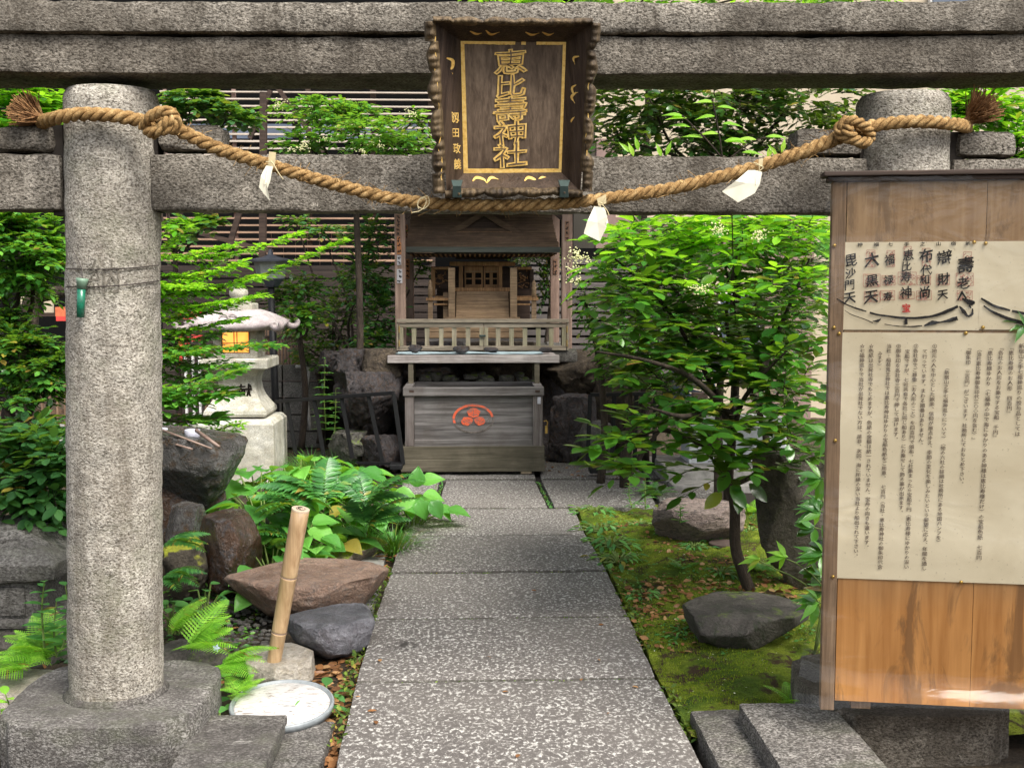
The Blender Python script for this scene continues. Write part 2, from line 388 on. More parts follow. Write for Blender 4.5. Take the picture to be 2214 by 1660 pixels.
M['lidrim'] = plain('grey lid rim', (.22, .24, .25), .4, .5)
M['ladle'] = wood('ladle wood', (.14, .09, .07), (.30, .22, .18), 0, 60, .5)
M['ladlecup'] = plain('pale ladle cup', (.50, .50, .58), .35, .5)
M['bark'] = rockmat('dark bark', (.022, .016, .012), (.075, .055, .04), None, 14, rough=.9, layer=(1, 1, .35))
M['twig'] = plain('twig', (.07, .05, .025), .8, .2)
M['greentwig'] = plain('green stem', (.14, .20, .05), .6, .3)
M['moss'] = None
def mossmat():
    t = NT('moss'); c = t.coord()
    a = t.noise(c, 3.4, 6, .65, .4); f = t.noise(c, 150, 3, .7); m = t.noise(c, 24, 4, .65)
    g = t.ramp(a, [(.3, (.03, .065, .012)), (.46, (.10, .145, .016)), (.68, (.23, .27, .03))])
    g = t.mix(.9, g, t.ramp(f, [(.3, .4), (.7, 1.5)]), 'MULTIPLY')
    g = t.mix(.6, g, t.ramp(m, [(.3, .55), (.7, 1.3)]), 'MULTIPLY')
    s = t.ramp(t.math('ADD', t.math('MULTIPLY', t.noise(c, 5.2, 5, .7, .8), .7), t.math('MULTIPLY', m, .3)), [(.515, 0.0), (.58, 1.0)])
    col = t.mix(s, g, (.05, .034, .02))
    t.bump(t.math('ADD', m, t.math('MULTIPLY', f, .8)), 1.0, .012)
    return t.fin(col, .95, .1)
M['moss'] = mossmat()
M['litter'] = leafmat('fallen leaves', (.10, .045, .02), (.28, .13, .05), (.45, .28, .13), .7, .15, .2, yellow=1, tcol=(.3, .14, .05))
M['pebble'] = rockmat('pebbles', (.06, .06, .06), (.25, .23, .20), None, 30, rough=.4)
M['water'] = plain('dark shallow water', (.008, .008, .006), .05, .6)
M['petal'] = plain('fallen petals', (.62, .62, .42), .7, .2)
M['flower'] = plain('cream flowers', (.72, .70, .38), .7, .2, var=.15)
M['bluepetal'] = plain('pale blue petal', (.55, .60, .85), .6, .2)
# foliage
M['L_camellia'] = leafmat('glossy camellia leaf', (.007, .030, .009), (.024, .105, .016), (.085, .27, .028), .28, .30, .5)
M['L_young'] = leafmat('fresh bright leaf', (.035, .17, .011), (.10, .34, .017), (.28, .60, .035), .33, .48, .5)
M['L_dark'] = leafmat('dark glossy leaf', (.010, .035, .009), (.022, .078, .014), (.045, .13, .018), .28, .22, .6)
M['L_small'] = leafmat('small glossy leaf', (.012, .045, .014), (.038, .14, .026), (.10, .28, .04), .24, .25, .6)
M['L_spray'] = leafmat('yellow green spray leaf', (.08, .25, .016), (.21, .48, .026), (.42, .72, .045), .34, .46, .5)
M['L_mid'] = leafmat('mid green leaf', (.022, .10, .02), (.07, .25, .035), (.17, .42, .055), .34, .35, .45)
M['L_matte'] = leafmat('matte shrub leaf', (.022, .085, .028), (.045, .15, .04), (.085, .23, .055), .5, .3, .35)
M['L_hosta'] = leafmat('hosta leaf', (.055, .21, .035), (.11, .34, .055), (.19, .46, .075), .45, .35, .4)
M['L_fern'] = leafmat('bright fern', (.14, .36, .035), (.22, .48, .05), (.32, .60, .07), .5, .42, .3)
M['L_sword'] = leafmat('glossy holly fern', (.025, .11, .025), (.05, .19, .04), (.10, .30, .06), .37, .25, .6)
M['L_grass'] = leafmat('dwarf lily grass', (.018, .075, .012), (.04, .15, .02), (.09, .26, .03), .4, .25, .4)
M['L_weed'] = leafmat('weed leaf', (.045, .16, .045), (.08, .25, .06), (.14, .35, .08), .5, .35, .35)
M['L_yellow'] = leafmat('yellow green young moss', (.16, .17, .015), (.26, .27, .03), (.36, .36, .05), .7, .3, .2)
# ------------------------------------------------------------------ rough stone solids
def fbm(p, s, o=4, seed=0.0):
    return noise.fractal(Vector((p[0]*s+seed, p[1]*s-seed*.7, p[2]*s+seed*1.3)), .6, 2.0, o)
def ico(sub):
    import bmesh
    bm = bmesh.new(); bmesh.ops.create_icosphere(bm, subdivisions=sub, radius=1)
    v = np.array([x.co[:] for x in bm.verts]); f = np.array([[y.index for y in x.verts] for x in bm.faces]); bm.free(); return v, f
ICO = {}
def rock_mesh(name, size, seed, cuts=9, amp=.10, sub=5, ns=2.0, top=.75, layered=0, depth=.62, under=.0):
    if sub not in ICO: ICO[sub] = ico(sub)
    v, f = ICO[sub]; v = v.copy(); rg = np.random.RandomState(seed)
    out = np.empty_like(v)
    for i, p in enumerate(v):
        a = fbm(p, ns, 4, seed*3.7)*amp*1.4
        if layered: a += layered*(abs(noise.noise(Vector((p[0]*.8, p[1]*.8, p[2]*9+seed))))-.25)
        out[i] = p*(1+a)
    for i in range(cuts*2):
        n = rg.normal(size=3); n[2] *= .6; n /= np.linalg.norm(n); d = rg.uniform(depth, .95)
        k = out@n-d; out -= np.outer(np.clip(k, 0, None), n)*.97
    k = out[:, 2]-top*.8; out[:, 2] -= np.clip(k, 0, None)*.93
    for i, p in enumerate(out): out[i] = p*(1+fbm(p, ns*3.5, 4, seed+9)*amp*.22+fbm(p, ns*11, 3, seed+2)*amp*.08)
    if under:
        q = np.clip((out[:, 2]-out[:, 2].min())/(np.ptp(out[:, 2])*.75), 0, 1); out[:, :2] *= (1-under*(1-q)**1.3)[:, None]
    mn, mx = out.min(0), out.max(0); out = (out-(mn+mx)/2)/(mx-mn)*np.array(size)
    return npmesh(name, out, f, 3)
def rock(name, label, loc, size, seed, mat, rz=0, cat='rock', tilt=(0, 0), group=None, smooth=True, **kw):
    """loc is the centre of the underside"""
    me = rock_mesh(name, size, seed, **kw); o = put(name, me, mat, None, smooth)
    o.location = (loc[0], loc[1], loc[2]+size[2]/2); o.rotation_euler = (tilt[0], tilt[1], rz)
    return tag(o, label, cat, group)
def rough(name, mb, mat, parent, cuts=10, amp=.004, bevel=.01, scale=9, length=None, smooth=True):
    """a hewn solid: subdivided, edges softened, surface displaced"""
    import bmesh
    bm = bmesh.new(); vs = [bm.verts.new(p) for p in mb.v]
    for q in mb.f: bm.faces.new([vs[i] for i in q])
    bmesh.ops.recalc_face_normals(bm, faces=bm.faces)
    if bevel: bmesh.ops.bevel(bm, geom=[e for e in bm.edges if e.calc_face_angle(0) > .5], offset=bevel, segments=2, affect='EDGES', profile=.6)
    step = length or .05
    for _ in range(6):
        es = [e for e in bm.edges if e.calc_length() > step*1.6]
        if not es or len(bm.verts) > 30000: break
        bmesh.ops.subdivide_edges(bm, edges=es, cuts=1, use_grid_fill=True)
    bmesh.ops.triangulate(bm, faces=bm.faces); bm.normal_update()
    for v in bm.verts:
        n = fbm(v.co, scale, 4, 3.1); v.co += v.normal*n*amp
    off = OFF.get(parent, Vector((0, 0, 0))) if parent is not None else Vector((0, 0, 0))
    for v in bm.verts: v.co -= off
    me = bpy.data.meshes.new(name); bm.to_mesh(me); bm.free()
    o = put(name, me, mat, parent, False)
    if smooth:
        me.polygons.foreach_set('use_smooth', [True]*len(me.polygons))
        try: me.set_sharp_from_angle(angle=math.radians(42))
        except Exception: pass
    return o

# ------------------------------------------------------------------ writing
GL = {}
def load_glyphs(chars, res=2):
    chars = [c for c in dict.fromkeys(chars) if c not in GL and c not in ' \u3000']
    obs = []
    for c in chars:
        cu = bpy.data.curves.new('glyph', 'FONT'); cu.body = c; cu.resolution_u = res; cu.align_x = 'CENTER'
        o = bpy.data.objects.new('glyph', cu); SC.collection.objects.link(o); obs.append(o)
    dg = bpy.context.evaluated_depsgraph_get()
    for c, o in zip(chars, obs):
        m = bpy.data.meshes.new_from_object(o.evaluated_get(dg))
        v = np.empty(len(m.vertices)*3); m.vertices.foreach_get('co', v); v = v.reshape(-1, 3)[:, :2]-np.array([0, .38])
        f = [tuple(p.vertices) for p in m.polygons]; GL[c] = (v, f); bpy.data.meshes.remove(m)
    for o in obs:
        cu = o.data; bpy.data.objects.remove(o); bpy.data.curves.remove(cu)
def thicken(v, f, w):
    """push a glyph outline outwards by w (heavier strokes)"""
    from collections import Counter
    ec = Counter()
    for q in f:
        for i in range(len(q)): ec[(q[i], q[(i+1) % len(q)])] += 1
    nrm = np.zeros_like(v)
    for (a, b) in list(ec):
        if (b, a) not in ec:
            d = v[b]-v[a]; L = np.hypot(*d) or 1; n = np.array([d[1], -d[0]])/L
            nrm[a] += n; nrm[b] += n
    L = np.hypot(nrm[:, 0], nrm[:, 1]); L[L == 0] = 1
    return v+nrm/L[:, None]*w
def glyph_add(mb, c, fn, size, bold=0, shear=0, wob=0, rot=0, seed=0, wide=1.0, lift=0):
    if c not in GL: return
    v, f = GL[c]
    if bold: v = thicken(v, f, bold)
    v = v.copy()
    if c in '（）()『』「」ー〜': v = v@np.array([[0, -1], [1, 0]])
    if c in '、。': v = v+np.array([.55, .5])
    if wob:
        for i in range(len(v)):
            v[i, 0] += wob*noise.noise(Vector((v[i, 0]*2.2+seed, v[i, 1]*2.2, seed*2))); v[i, 1] += wob*noise.noise(Vector((v[i, 0]*2.2, v[i, 1]*2.2+seed, seed*3+5)))
    v[:, 1] += v[:, 0]*shear; v[:, 0] *= wide
    ca, sa = math.cos(rot), math.sin(rot); v = v@np.array([[ca, sa], [-sa, ca]])
    mb.add([fn(p[0]*size, p[1]*size) for p in v], f)
def stroke(mb, pts, fn, w, jag=.15, seed=1):
    rg = random.Random(seed); n = len(pts); L = []; R = []
    for i, (x, y) in enumerate(pts):
        a = pts[max(i-1, 0)]; b = pts[min(i+1, n-1)]; dx, dy = b[0]-a[0], b[1]-a[1]; l = math.hypot(dx, dy) or 1
        ww = (w[i] if hasattr(w, '__len__') else w)/2; nx, ny = -dy/l, dx/l
        L.append((x+nx*ww*(1+rg.uniform(-jag, jag)), y+ny*ww*(1+rg.uniform(-jag, jag)))); R.append((x-nx*ww*(1+rg.uniform(-jag, jag)), y-ny*ww*(1+rg.uniform(-jag, jag))))
    mb.add([fn(*p) for p in L+R], [(i, i+1, n+i+1, n+i) for i in range(n-1)])

# ------------------------------------------------------------------ leaves
def leaf_tpl(hw, seg, fold=.25, curl=.18, tip=0, wave=0, petiole=0):
    """x along the leaf 0..1; hw gives half widths"""
    v = []; f = []
    n = len(hw)
    for i, w in enumerate(hw):
        t = i/(n-1); z = -curl*t*t+tip*t
        v += [(t, w, z+fold*w+wave*math.sin(t*9)), (t, 0, z), (t, -w, z+fold*w-wave*math.sin(t*9))]
    for i in range(n-1):
        a = i*3; f += [(a, a+1, a+4), (a, a+4, a+3), (a+1, a+2, a+5), (a+1, a+5, a+4)]
    v = np.array(v); f = np.array(f)
    return v, f
TPL = {
 'oval': leaf_tpl([.03, .19, .25, .24, .16, .0], 5, .22, .07),
 'broad': leaf_tpl([.04, .24, .30, .27, .16, .0], 5, .18, .12),
 'lance': leaf_tpl([.02, .12, .16, .12, .05, 0], 5, .3, .25),
 'small': leaf_tpl([.03, .24, .24, 0], 3, .3, .1),
 'tiny': leaf_tpl([.05, .28, 0], 2, .2, .0),
 'round': leaf_tpl([.12, .36, .42, .30, 0], 4, .15, .1),
}
def hosta_tpl():
    v = []; f = []; hw = [.10, .34, .43, .40, .30, .16, .0]; n = len(hw); m = 6
    for i, w in enumerate(hw):
        t = i/(n-1)
        for j in range(m+1):
            s = j/m*2-1; v.append((t, w*s, -.35*t*t+.10*t+.22*abs(s)*w*1.4-.02*abs(math.sin(j*math.pi/1.0))+(.018 if j % 2 else -.012)))
    for i in range(n-1):
        for j in range(m):
            a = i*(m+1)+j; f += [(a, a+1, a+m+2), (a, a+m+2, a+m+1)]
    return np.array(v), np.array(f)
TPL['hosta'] = hosta_tpl()
def ivy_tpl():
    pts = [(0, 0), (-.1, .28), (.12, .34), (.25, .5), (.48, .30), (.62, .34), (1, 0), (.62, -.34), (.48, -.30), (.25, -.5), (.12, -.34), (-.1, -.28)]
    v = [(x, y, -.1*x*x+.1*abs(y)) for x, y in pts]+[(.4, 0, -.02)]; f = [(i, (i+1) % 12, 12) for i in range(12)]
    return np.array(v), np.array(f)
TPL['ivy'] = ivy_tpl()
def frame(d, up=(0, 0, 1), roll=0.0):
    d = Vector(d).normalized(); u = Vector(up); s = u.cross(d)
    if s.length < 1e-4: s = Vector((1, 0, 0)).cross(d)
    s.normalize(); u = d.cross(s)
    if roll:
        c, k = math.cos(roll), math.sin(roll); s, u = s*c+u*k, u*c-s*k
    return d, s, u
def pose(p, d, size, up=(0, 0, 1), roll=0.0):
    d, s, u = frame(d, up, roll); return (tuple(p), tuple(d), tuple(s), tuple(u), size)
LM = {}
def leaf_mesh(kind, mat):
    k = (kind, mat.name)
    if k not in LM:
        v, f = TPL[kind]; me = npmesh('leaf', v, f, 3); me.materials.append(mat); me.polygons.foreach_set('use_smooth', [True]*len(me.polygons)); LM[k] = me
    return LM[k]
def foliage(parent, kind, poses, mat, n_parts=0, part='leaf', rest='foliage', offset=None):
    """the n_parts leaves that show largest become parts; the others one mesh"""
    off = np.array(OFF.get(parent, Vector((0, 0, 0)))[:])
    if n_parts:
        sc = []
        for i, q in enumerate(poses):
            x, y, w = topix(q[0])
            ok = -20 < x < 2234 and -20 < y < 1680 and w > 0
            sc.append(((q[4]/w) if ok else -1, i))
        sc.sort(reverse=True); chosen = [i for s_, i in sc[:n_parts] if s_ > 0]
    else: chosen = []
    cs = set(chosen)
    for i in chosen:
        p, d, s, u, z = poses[i]; o = bpy.data.objects.new(part, leaf_mesh(kind, mat)); SC.collection.objects.link(o); o.parent = parent
        mw = Matrix(((d[0]*z, s[0]*z, u[0]*z, p[0]-off[0]), (d[1]*z, s[1]*z, u[1]*z, p[1]-off[1]), (d[2]*z, s[2]*z, u[2]*z, p[2]-off[2]), (0, 0, 0, 1)))
        o.matrix_basis = mw
    rs = [q for i, q in enumerate(poses) if i not in cs]
    if rs:
        V, Fc = TPL[kind]; P = np.array([q[0] for q in rs])-off; R = np.array([[q[1], q[2], q[3]] for q in rs]); S = np.array([q[4] for q in rs])
        A = np.einsum('vk,nkj->nvj', V, R)*S[:, None, None]+P[:, None, :]
        nv = len(V); FF = (Fc[None]+np.arange(len(rs))[:, None, None]*nv).reshape(-1, 3)
        me = npmesh(rest, A.reshape(-1, 3), FF, 3); o = put(rest, me, mat, parent, True)
        if parent is not None and n_parts: o["kind"] = "stuff"
        return o
def rnd(rg, s=1.0): return Vector((rg.uniform(-1, 1), rg.uniform(-1, 1), rg.uniform(-1, 1)))*s
def spray(rg, P, D, L, n, size, out, tw, droop=.15, spread=.9, tip=True, flat=.5, thick=.003, upb=(0, 0, 1)):
    """a leafy twig: leaves alternate on both sides"""
    P = Vector(P); D = Vector(D).normalized(); pts = []
    side = D.cross(Vector(upb)); side = side.normalized() if side.length > .05 else Vector((1, 0, 0))
    for i in range(5):
        t = i/4; pts.append(P+D*L*t-Vector((0, 0, droop*L*t*t))+rnd(rg, L*.02))
    if tw is not None: tw.tube(pts, [thick*(1-.7*i/4) for i in range(5)], 3, False)
    for i in range(n):
        t = (i+.6)/n; k = min(int(t*4), 3); p = pts[k].lerp(pts[k+1], t*4-k); dd = (pts[k+1]-pts[k]).normalized()
        s = side*(1 if i % 2 else -1)
        d = dd*rg.uniform(.35, .8)+s*spread*rg.uniform(.7, 1.1)+Vector((0, 0, rg.uniform(-.22, .30)))
        up = Vector(upb)+rnd(rg, flat)
        out.append(pose(p, d, size*rg.uniform(.6, 1.18), up))
    if tip: out.append(pose(pts[-1], pts[-1]-pts[-2], size*.9, Vector(upb)+rnd(rg, flat)))
def crown(rg, c, r, n, size, out, tw, L=.22, k=8, inner=.45, droop=.2, spread=.9, flat=.5, hemi=None, horiz=.5, base=None):
    c = Vector(c)
    for i in range(n):
        while True:
            d = rnd(rg)
            if .05 < d.length < 1: break
        d.normalize()
        if hemi is not None and d.dot(Vector(hemi)) < -.25 and rg.random() < .75: d = -d
        q = rg.uniform(inner, 1)**.6
        p = Vector((c.x+d.x*r[0]*q, c.y+d.y*r[1]*q, c.z+d.z*r[2]*q))
        D = Vector((d.x*r[0], d.y*r[1], d.z*r[2]*horiz)); D = D.normalized()+rnd(rg, .35)+Vector((0, 0, .1))
        l = L*rg.uniform(.7, 1.25)
        spray(rg, p-D.normalized()*l*.6, D, l, k, size, out, tw, droop, spread, flat=flat)
def branches(tw, rg, base, tips, r0=.03, r1=.006, bend=.12):
    base = Vector(base); tips = [Vector(t) for t in tips]
    if len(tips) > 1:
        hub = Vector((base.x, base.y, max(base.z+.3, min(t.z for t in tips)-.25)))
        if hub.z > base.z+.4:
            C = curve([base, base.lerp(hub, .5)+rnd(rg, .06), hub], 10); tw.tube(C, [lerp(r0, r0*.7, i/10) for i in range(11)], 8); base = hub; r0 *= .5
    for t in tips:
        t = Vector(t); m = base.lerp(t, .5)+rnd(rg, bend*(t-base).length)
        pts = curve([base, m, t], 8); tw.tube(pts, [lerp(r0, r1, i/8) for i in range(9)], 6)
def flowers(rg, parent, pts, size=.05, n=26):
    mb = MB()
    for p in pts:
        for i in range(n):
            q = Vector(p)+Vector((rg.gauss(0, .5), rg.gauss(0, .5), rg.gauss(0, .3)))*size; s = size*rg.uniform(.07, .14)
            mb.add([q+Vector((s, 0, 0)), q+Vector((-s, 0, 0)), q+Vector((0, s, 0)), q+Vector((0, -s, 0)), q+Vector((0, 0, s)), q+Vector((0, 0, -s))],
                   [(0,2,4),(2,1,4),(1,3,4),(3,0,4),(2,0,5),(1,2,5),(3,1,5),(0,3,5)])
    o = mb.build('blossom', M['flower'], parent); o['kind'] = 'stuff'; return o
def shrub(name, label, cat, loc, group=None): return thing(name, label, cat, loc, None, group)

def sword_frond(L=.5, n=20, wid=.26, droop=.5, mat=None, lacy=False):
    v = []; f = []
    V0, F0 = TPL['lance'] if not lacy else TPL['tiny']
    def addl(p, d, s, up=(0, 0, 1)):
        b = len(v); dd, ss, uu = frame(d, up)
        for q in V0: v.append(tuple(Vector(p)+(dd*q[0]+ss*q[1]+uu*q[2])*s))
        for q in F0: f.append(tuple(int(i)+b for i in q))
    def rp(t): return Vector((L*t*(1-.12*t), 0, .38*L*t-droop*L*t*t))
    mb = MB(); mb.tube([rp(i/8) for i in range(9)], [.0028*(1-.7*i/8) for i in range(9)], 3, False)
    b = len(v); v += mb.v; f2 = [(q[0], q[1], q[2]) for q in mb.f]+[(q[0], q[2], q[3]) for q in mb.f]; f += [tuple(i+b for i in q) for q in f2]
    for i in range(n):
        t = .1+.9*i/n; p = rp(t); d = (rp(min(t+.02, 1.02))-rp(t)).normalized()
        w = wid*L*(math.sin(math.pi*min(1, (t*.85+.12)))**.8)*(1.0 if t < .8 else 1.0)
        if not lacy:
            for s in (1, -1): addl(p, d*.45+Vector((0, s, .08-.1*(i % 2))), w, Vector((0, 0, 1)))
        else:
            w = L*.42*(1-t)**.75*(1.0 if t > .16 else .8)+L*.012; u0 = L*.9/n
            for s in (1, -1):
                dd = (d*.42+Vector((0, s, -.04-.12*w))).normalized(); sd_ = dd.cross(Vector((0, 0, 1))).normalized(); q = 9 if w > L*.1 else 5; b = len(v)
                for j in range(q+1):
                    u = j/q; hw = u0*.40*(1-u)**.6*(1.15 if j % 2 else .45)+.001; c = p+dd*w*u+Vector((0, 0, -.10*w*u*u))
                    v += [tuple(c+sd_*hw+dd*(.25*hw if j % 2 else 0)+Vector((0, 0, .12*hw))), tuple(c), tuple(c-sd_*hw+dd*(.25*hw if j % 2 else 0)+Vector((0, 0, .12*hw)))]
                for j in range(q):
                    e = b+3*j; f += [(e, e+1, e+4), (e, e+4, e+3), (e+1, e+2, e+5), (e+1, e+5, e+4)]
    me = npmesh('frond', np.array(v), np.array(f), 3); me.materials.append(mat); return me
FM = {}
def fern(name, label, loc, rg, n=8, L=.4, kind='sword', az=(0, 360), el=(15, 50), group=None, mat=None):
    key = (kind, mat.name)
    if key not in FM: FM[key] = [sword_frond(1.0, 19, .24, .55, mat) if kind == 'sword' else sword_frond(1.0, 20, .32, .45, mat, True) for _ in (0,)]
    r = thing(name, label, 'fern', loc, None, group)
    for i in range(n):
        o = bpy.data.objects.new('frond', FM[key][0]); SC.collection.objects.link(o); o.parent = r
        a = math.radians(lerp(az[0], az[1], (i+rg.random()*.7)/n)); s = L*rg.uniform(.75, 1.15)
        o.rotation_euler = (rg.uniform(-.25, .25), -math.radians(rg.uniform(*el)), a); o.scale = (s, s, s)
    return r
def hosta(label, loc, rg, n=9, size=.2, spread=.28, h=.22, group='broad-leaved hosta plants beside the path', mat=None, kind='hosta', name='hosta_plant', cat='plant', az=(0, 360)):
    r = thing(name, label, cat, loc, None, group); ps = []; st = MB(); L = Vector(loc)
    for i in range(n):
        a = math.radians(lerp(az[0], az[1], (i+rg.random()*.8)/n)); q = rg.uniform(.25, 1); d = Vector((math.cos(a), math.sin(a), 0))
        p = L+d*spread*q+Vector((0, 0, h*(1.15-.5*q)*rg.uniform(.8, 1.1)))
        st.tube([L+d*.02, L.lerp(p, .5)+Vector((0, 0, h*.12)), p], [.006, .005, .004], 4, False)
        ps.append(pose(p, d+Vector((0, 0, rg.uniform(-.35, .15)))+rnd(rg, .2), size*rg.uniform(.7, 1.15), Vector((0, 0, 1))+rnd(rg, .3)))
    foliage(r, kind, ps, mat or M['L_hosta'], 40); st.build('stem', M['greentwig'], r)
    return r
def grass(name, label, loc, rg, n=160, L=.3, rad=.1, mat=None, lean=(0, 0), cat='grass tuft'):
    V = []; Fc = []; loc = Vector(loc)
    for i in range(n):
        a = rg.uniform(0, 2*math.pi); q = rg.random(); d = Vector((math.cos(a)+lean[0], math.sin(a)+lean[1], 0)); p = Vector((math.cos(a), math.sin(a), 0))*rad*q*.5
        l = L*rg.uniform(.6, 1.1); s = Vector((-d.y, d.x, 0)).normalized()*.0028; b = len(V); up = rg.uniform(.35, 1)
        for k in range(5):
            t = k/4; c = p+d*l*(.25+.6*q)*t**1.3*1.0+Vector((0, 0, l*up*(t-.62*t*t*(.6+q*.6)))); w = s*(1-t*.85)
            V += [c+w, c-w]
        for k in range(4): Fc += [(b+2*k, b+2*k+1, b+2*k+3), (b+2*k, b+2*k+3, b+2*k+2)]
    me = npmesh(name, np.array([tuple(v) for v in V]), np.array(Fc), 3); o = put(name, me, mat or M['L_grass'], None, False); o.location = loc
    return tag(o, label, cat)
R = random.Random(7)
# ------------------------------------------------------------------ ground, path
def gridmesh(x0, x1, y0, y1, nx, ny, fz):
    V = [(lerp(x0, x1, i/nx), lerp(y0, y1, j/ny), 0) for j in range(ny+1) for i in range(nx+1)]
    V = [(x, y, fz(x, y)) for x, y, _ in V]
    Fc = [(j*(nx+1)+i, j*(nx+1)+i+1, (j+1)*(nx+1)+i+1, (j+1)*(nx+1)+i) for j in range(ny) for i in range(nx)]
    return V, Fc
def gz(x, y):
    z = -.06+.035*noise.noise(Vector((x*1.7, y*1.7, 0)))+.012*noise.noise(Vector((x*7, y*7, 3)))
    if y < 3.4: z -= .10
    if abs(x) > 6 or y > 14: z = -.06
    return z
V, Fc = gridmesh(-30, 30, -10, 50, 60, 60, lambda x, y: -.42 if (-7 < x < 7 and .2 < y < 16) else -.07)
mb = MB(); mb.v = V; mb.f = Fc; tag(mb.build('ground', M['ground'], None), kind='structure')
V, Fc = gridmesh(-7, 7, .2, 16, 280, 316, gz)
mb = MB(); mb.v = V; mb.f = Fc; tag(mb.build('soil', M['soil'], None, True), kind='structure')
path = thing('path', None, None, (0, 0, 0), kind='structure')
def g2(px, py): p = gnd(px, py, 0); return (p.x, p.y)
joints = [(880, 1099, 1243, 1098), (868, 1158, 1268, 1155), (842, 1238, 1314, 1233), (806, 1338, 1361, 1331), (767, 1475, 1422, 1466), (716, 1682, 1530, 1672)]
J = [(g2(a, b), g2(c, d)) for a, b, c, d in joints]
l, r = J[-1]; J.append(((l[0]-.02, l[1]-.9), (r[0]+.0, r[1]-.9)))
def slab(c4, z, name='slab', par=path, th=.14, gap=.006, mat=None):
    cx = sum(p[0] for p in c4)/4; cy = sum(p[1] for p in c4)/4; q = []
    for p in c4:
        d = Vector((p[0]-cx, p[1]-cy, 0)); q.append((cx+d.x-math.copysign(gap, d.x), cy+d.y-math.copysign(gap*2.3, d.y), z-th))
    m = MB().prism(q, (0, 0, th)); return rough(name, m, mat or M['slab'], par, amp=.006, bevel=.009, scale=7, length=.07)
for i in range(len(J)-1):
    slab([J[i+1][0], J[i+1][1], J[i][1], J[i][0]], [0, .003, -.002, .002, .004, 0][i])
sp = [[(944, 1098), (1187, 1098), (1158, 1037), (962, 1037)], [(1197, 1098), (1425, 1098), (1392, 1037), (1168, 1037)], [(860, 1098), (936, 1098), (953, 1037), (868, 1037)],
      [(1168, 1034), (1400, 1034), (1360, 985), (1160, 985)], [(1404, 1034), (1600, 1034), (1540, 985), (1366, 985)], [(880, 1034), (1160, 1034), (1150, 985), (905, 985)], [(1432, 1098), (1600, 1098), (1560, 1040), (1400, 1040)]]
for k, q in enumerate(sp): slab([g2(*p) for p in q], [.0, .002, -.003, .0, .002, -.004, 0][k], gap=.008)
mb = MB(); a = g2(850, 1100); b = g2(1430, 1100); mb.box(J[0][0][0]+.03, J[0][1][0]-.02, 2.7, 7.6, -.2, -.035); mb.box(-.7, 2.3, 7.7, 10.3, -.2, -.03); mb.build('bedding', M['gap'], path)

# grey concrete strip left of the path
pl = [(838, 1176), (822, 1240), (806, 1300), (735, 1345), (780, 1200), (830, 1165)]
m = MB().prism([(*g2(x, y), -.12) for x, y in pl], (0, 0, .10)); tag(rough('concrete_edging', m, M['concrete'], None, amp=.006, bevel=.01), 'smooth grey concrete strip between the reddish rock and the slab path', 'edging')

# moss bed
def mz(x, y):
    d = x-(.42+.03*noise.noise(Vector((y*2, 1, 0)))); e = min(1, max(0, d/.25))
    m = .035*e*noise.noise(Vector((x*3.1, y*2.4, 9)))+.024*abs(noise.noise(Vector((x*9, y*9, 4))))+.010*noise.noise(Vector((x*19, y*19, 4)))+.008*noise.noise(Vector((x*40, y*40, 2)))
    return -.045+.03*e+m
V, Fc = gridmesh(.38, 3.4, 3.62, 7.66, 240, 300, mz)
V = [(x+max(0, (.86-.0) if False else 0), y, z) for x, y, z in V]
def rightedge(y):
    for i in range(len(J)-1):
        a, b = J[i][1], J[i+1][1]
        if b[1] <= y <= a[1]: return lerp(b[0], a[0], (y-b[1])/(a[1]-b[1]))
    return J[0][1][0]
V = [(x+max(0, (rightedge(y)+.008-x))*(1 if x < .9 else 0), y, z) for x, y, z in V]
mb = MB(); mb.v = V; mb.f = Fc; tag(mb.build('moss', M['moss'], None, True), kind='stuff')

# ------------------------------------------------------------------ stone gate
YT = 3.80
torii = thing('stone_gate', 'weathered grey granite gate of two round pillars under heavy beams', 'shrine gate', (0, YT, 0))
def pillar(pxb, pyb, pxt, xoff=0, mat=None):
    b = at(pxb, pyb, YT); t = at(pxt, 196, YT); t.z = zat(186, 3.66)-.0
    V = []; Fc = []; n = 96; m = 130
    b.z = .10; b.x += xoff
    for i in range(m+1):
        k = i/m; c = b.lerp(t, k); rr = lerp(.157, .150, k)
        if k > .985: rr -= .012*((k-.985)/.015)**2
        for j in range(n):
            a = 2*math.pi*j/n; p = Vector((c.x+math.cos(a)*rr, c.y+math.sin(a)*rr, c.z)); h = fbm(p, 7, 4)*.0045+fbm(p, 34, 2)*.0014
            V.append((p.x+math.cos(a)*h, p.y+math.sin(a)*h, p.z))
    for i in range(m):
        for j in range(n): Fc.append((i*n+j, i*n+(j+1) % n, (i+1)*n+(j+1) % n, (i+1)*n+j))
    Fc.append(tuple(m*n+j for j in range(n)))
    mb = MB(); mb.v = V; mb.f = Fc
    return mb.build('pillar', mat or M['granite_light'], torii, True), b, t
pL, bL, tL = pillar(252, 1497, 243); pR, bR, tR = pillar(1945, 1497, 1953)
# wavy-sided plinths
def plinth(cx, mat=None):
    pts = []
    side = [(-.262, -.272), (-.250, -.300), (-.17, -.322), (-.06, -.330), (.06, -.330), (.17, -.322), (.250, -.300), (.262, -.272)]
    for k in range(4):
        c, s = [(1, 0), (0, 1), (-1, 0), (0, -1)][k]
        for x, y in side: pts.append((cx+x*c-y*s, YT+x*s+y*c, -.35))
    m = MB().prism(pts, (0, 0, .47)); o = rough('plinth', m, mat or M['granite_grey'], torii, amp=.006, bevel=.016, scale=7, length=.035); return o
plinth(bL.x); plinth(bR.x-.02, M['granite'])
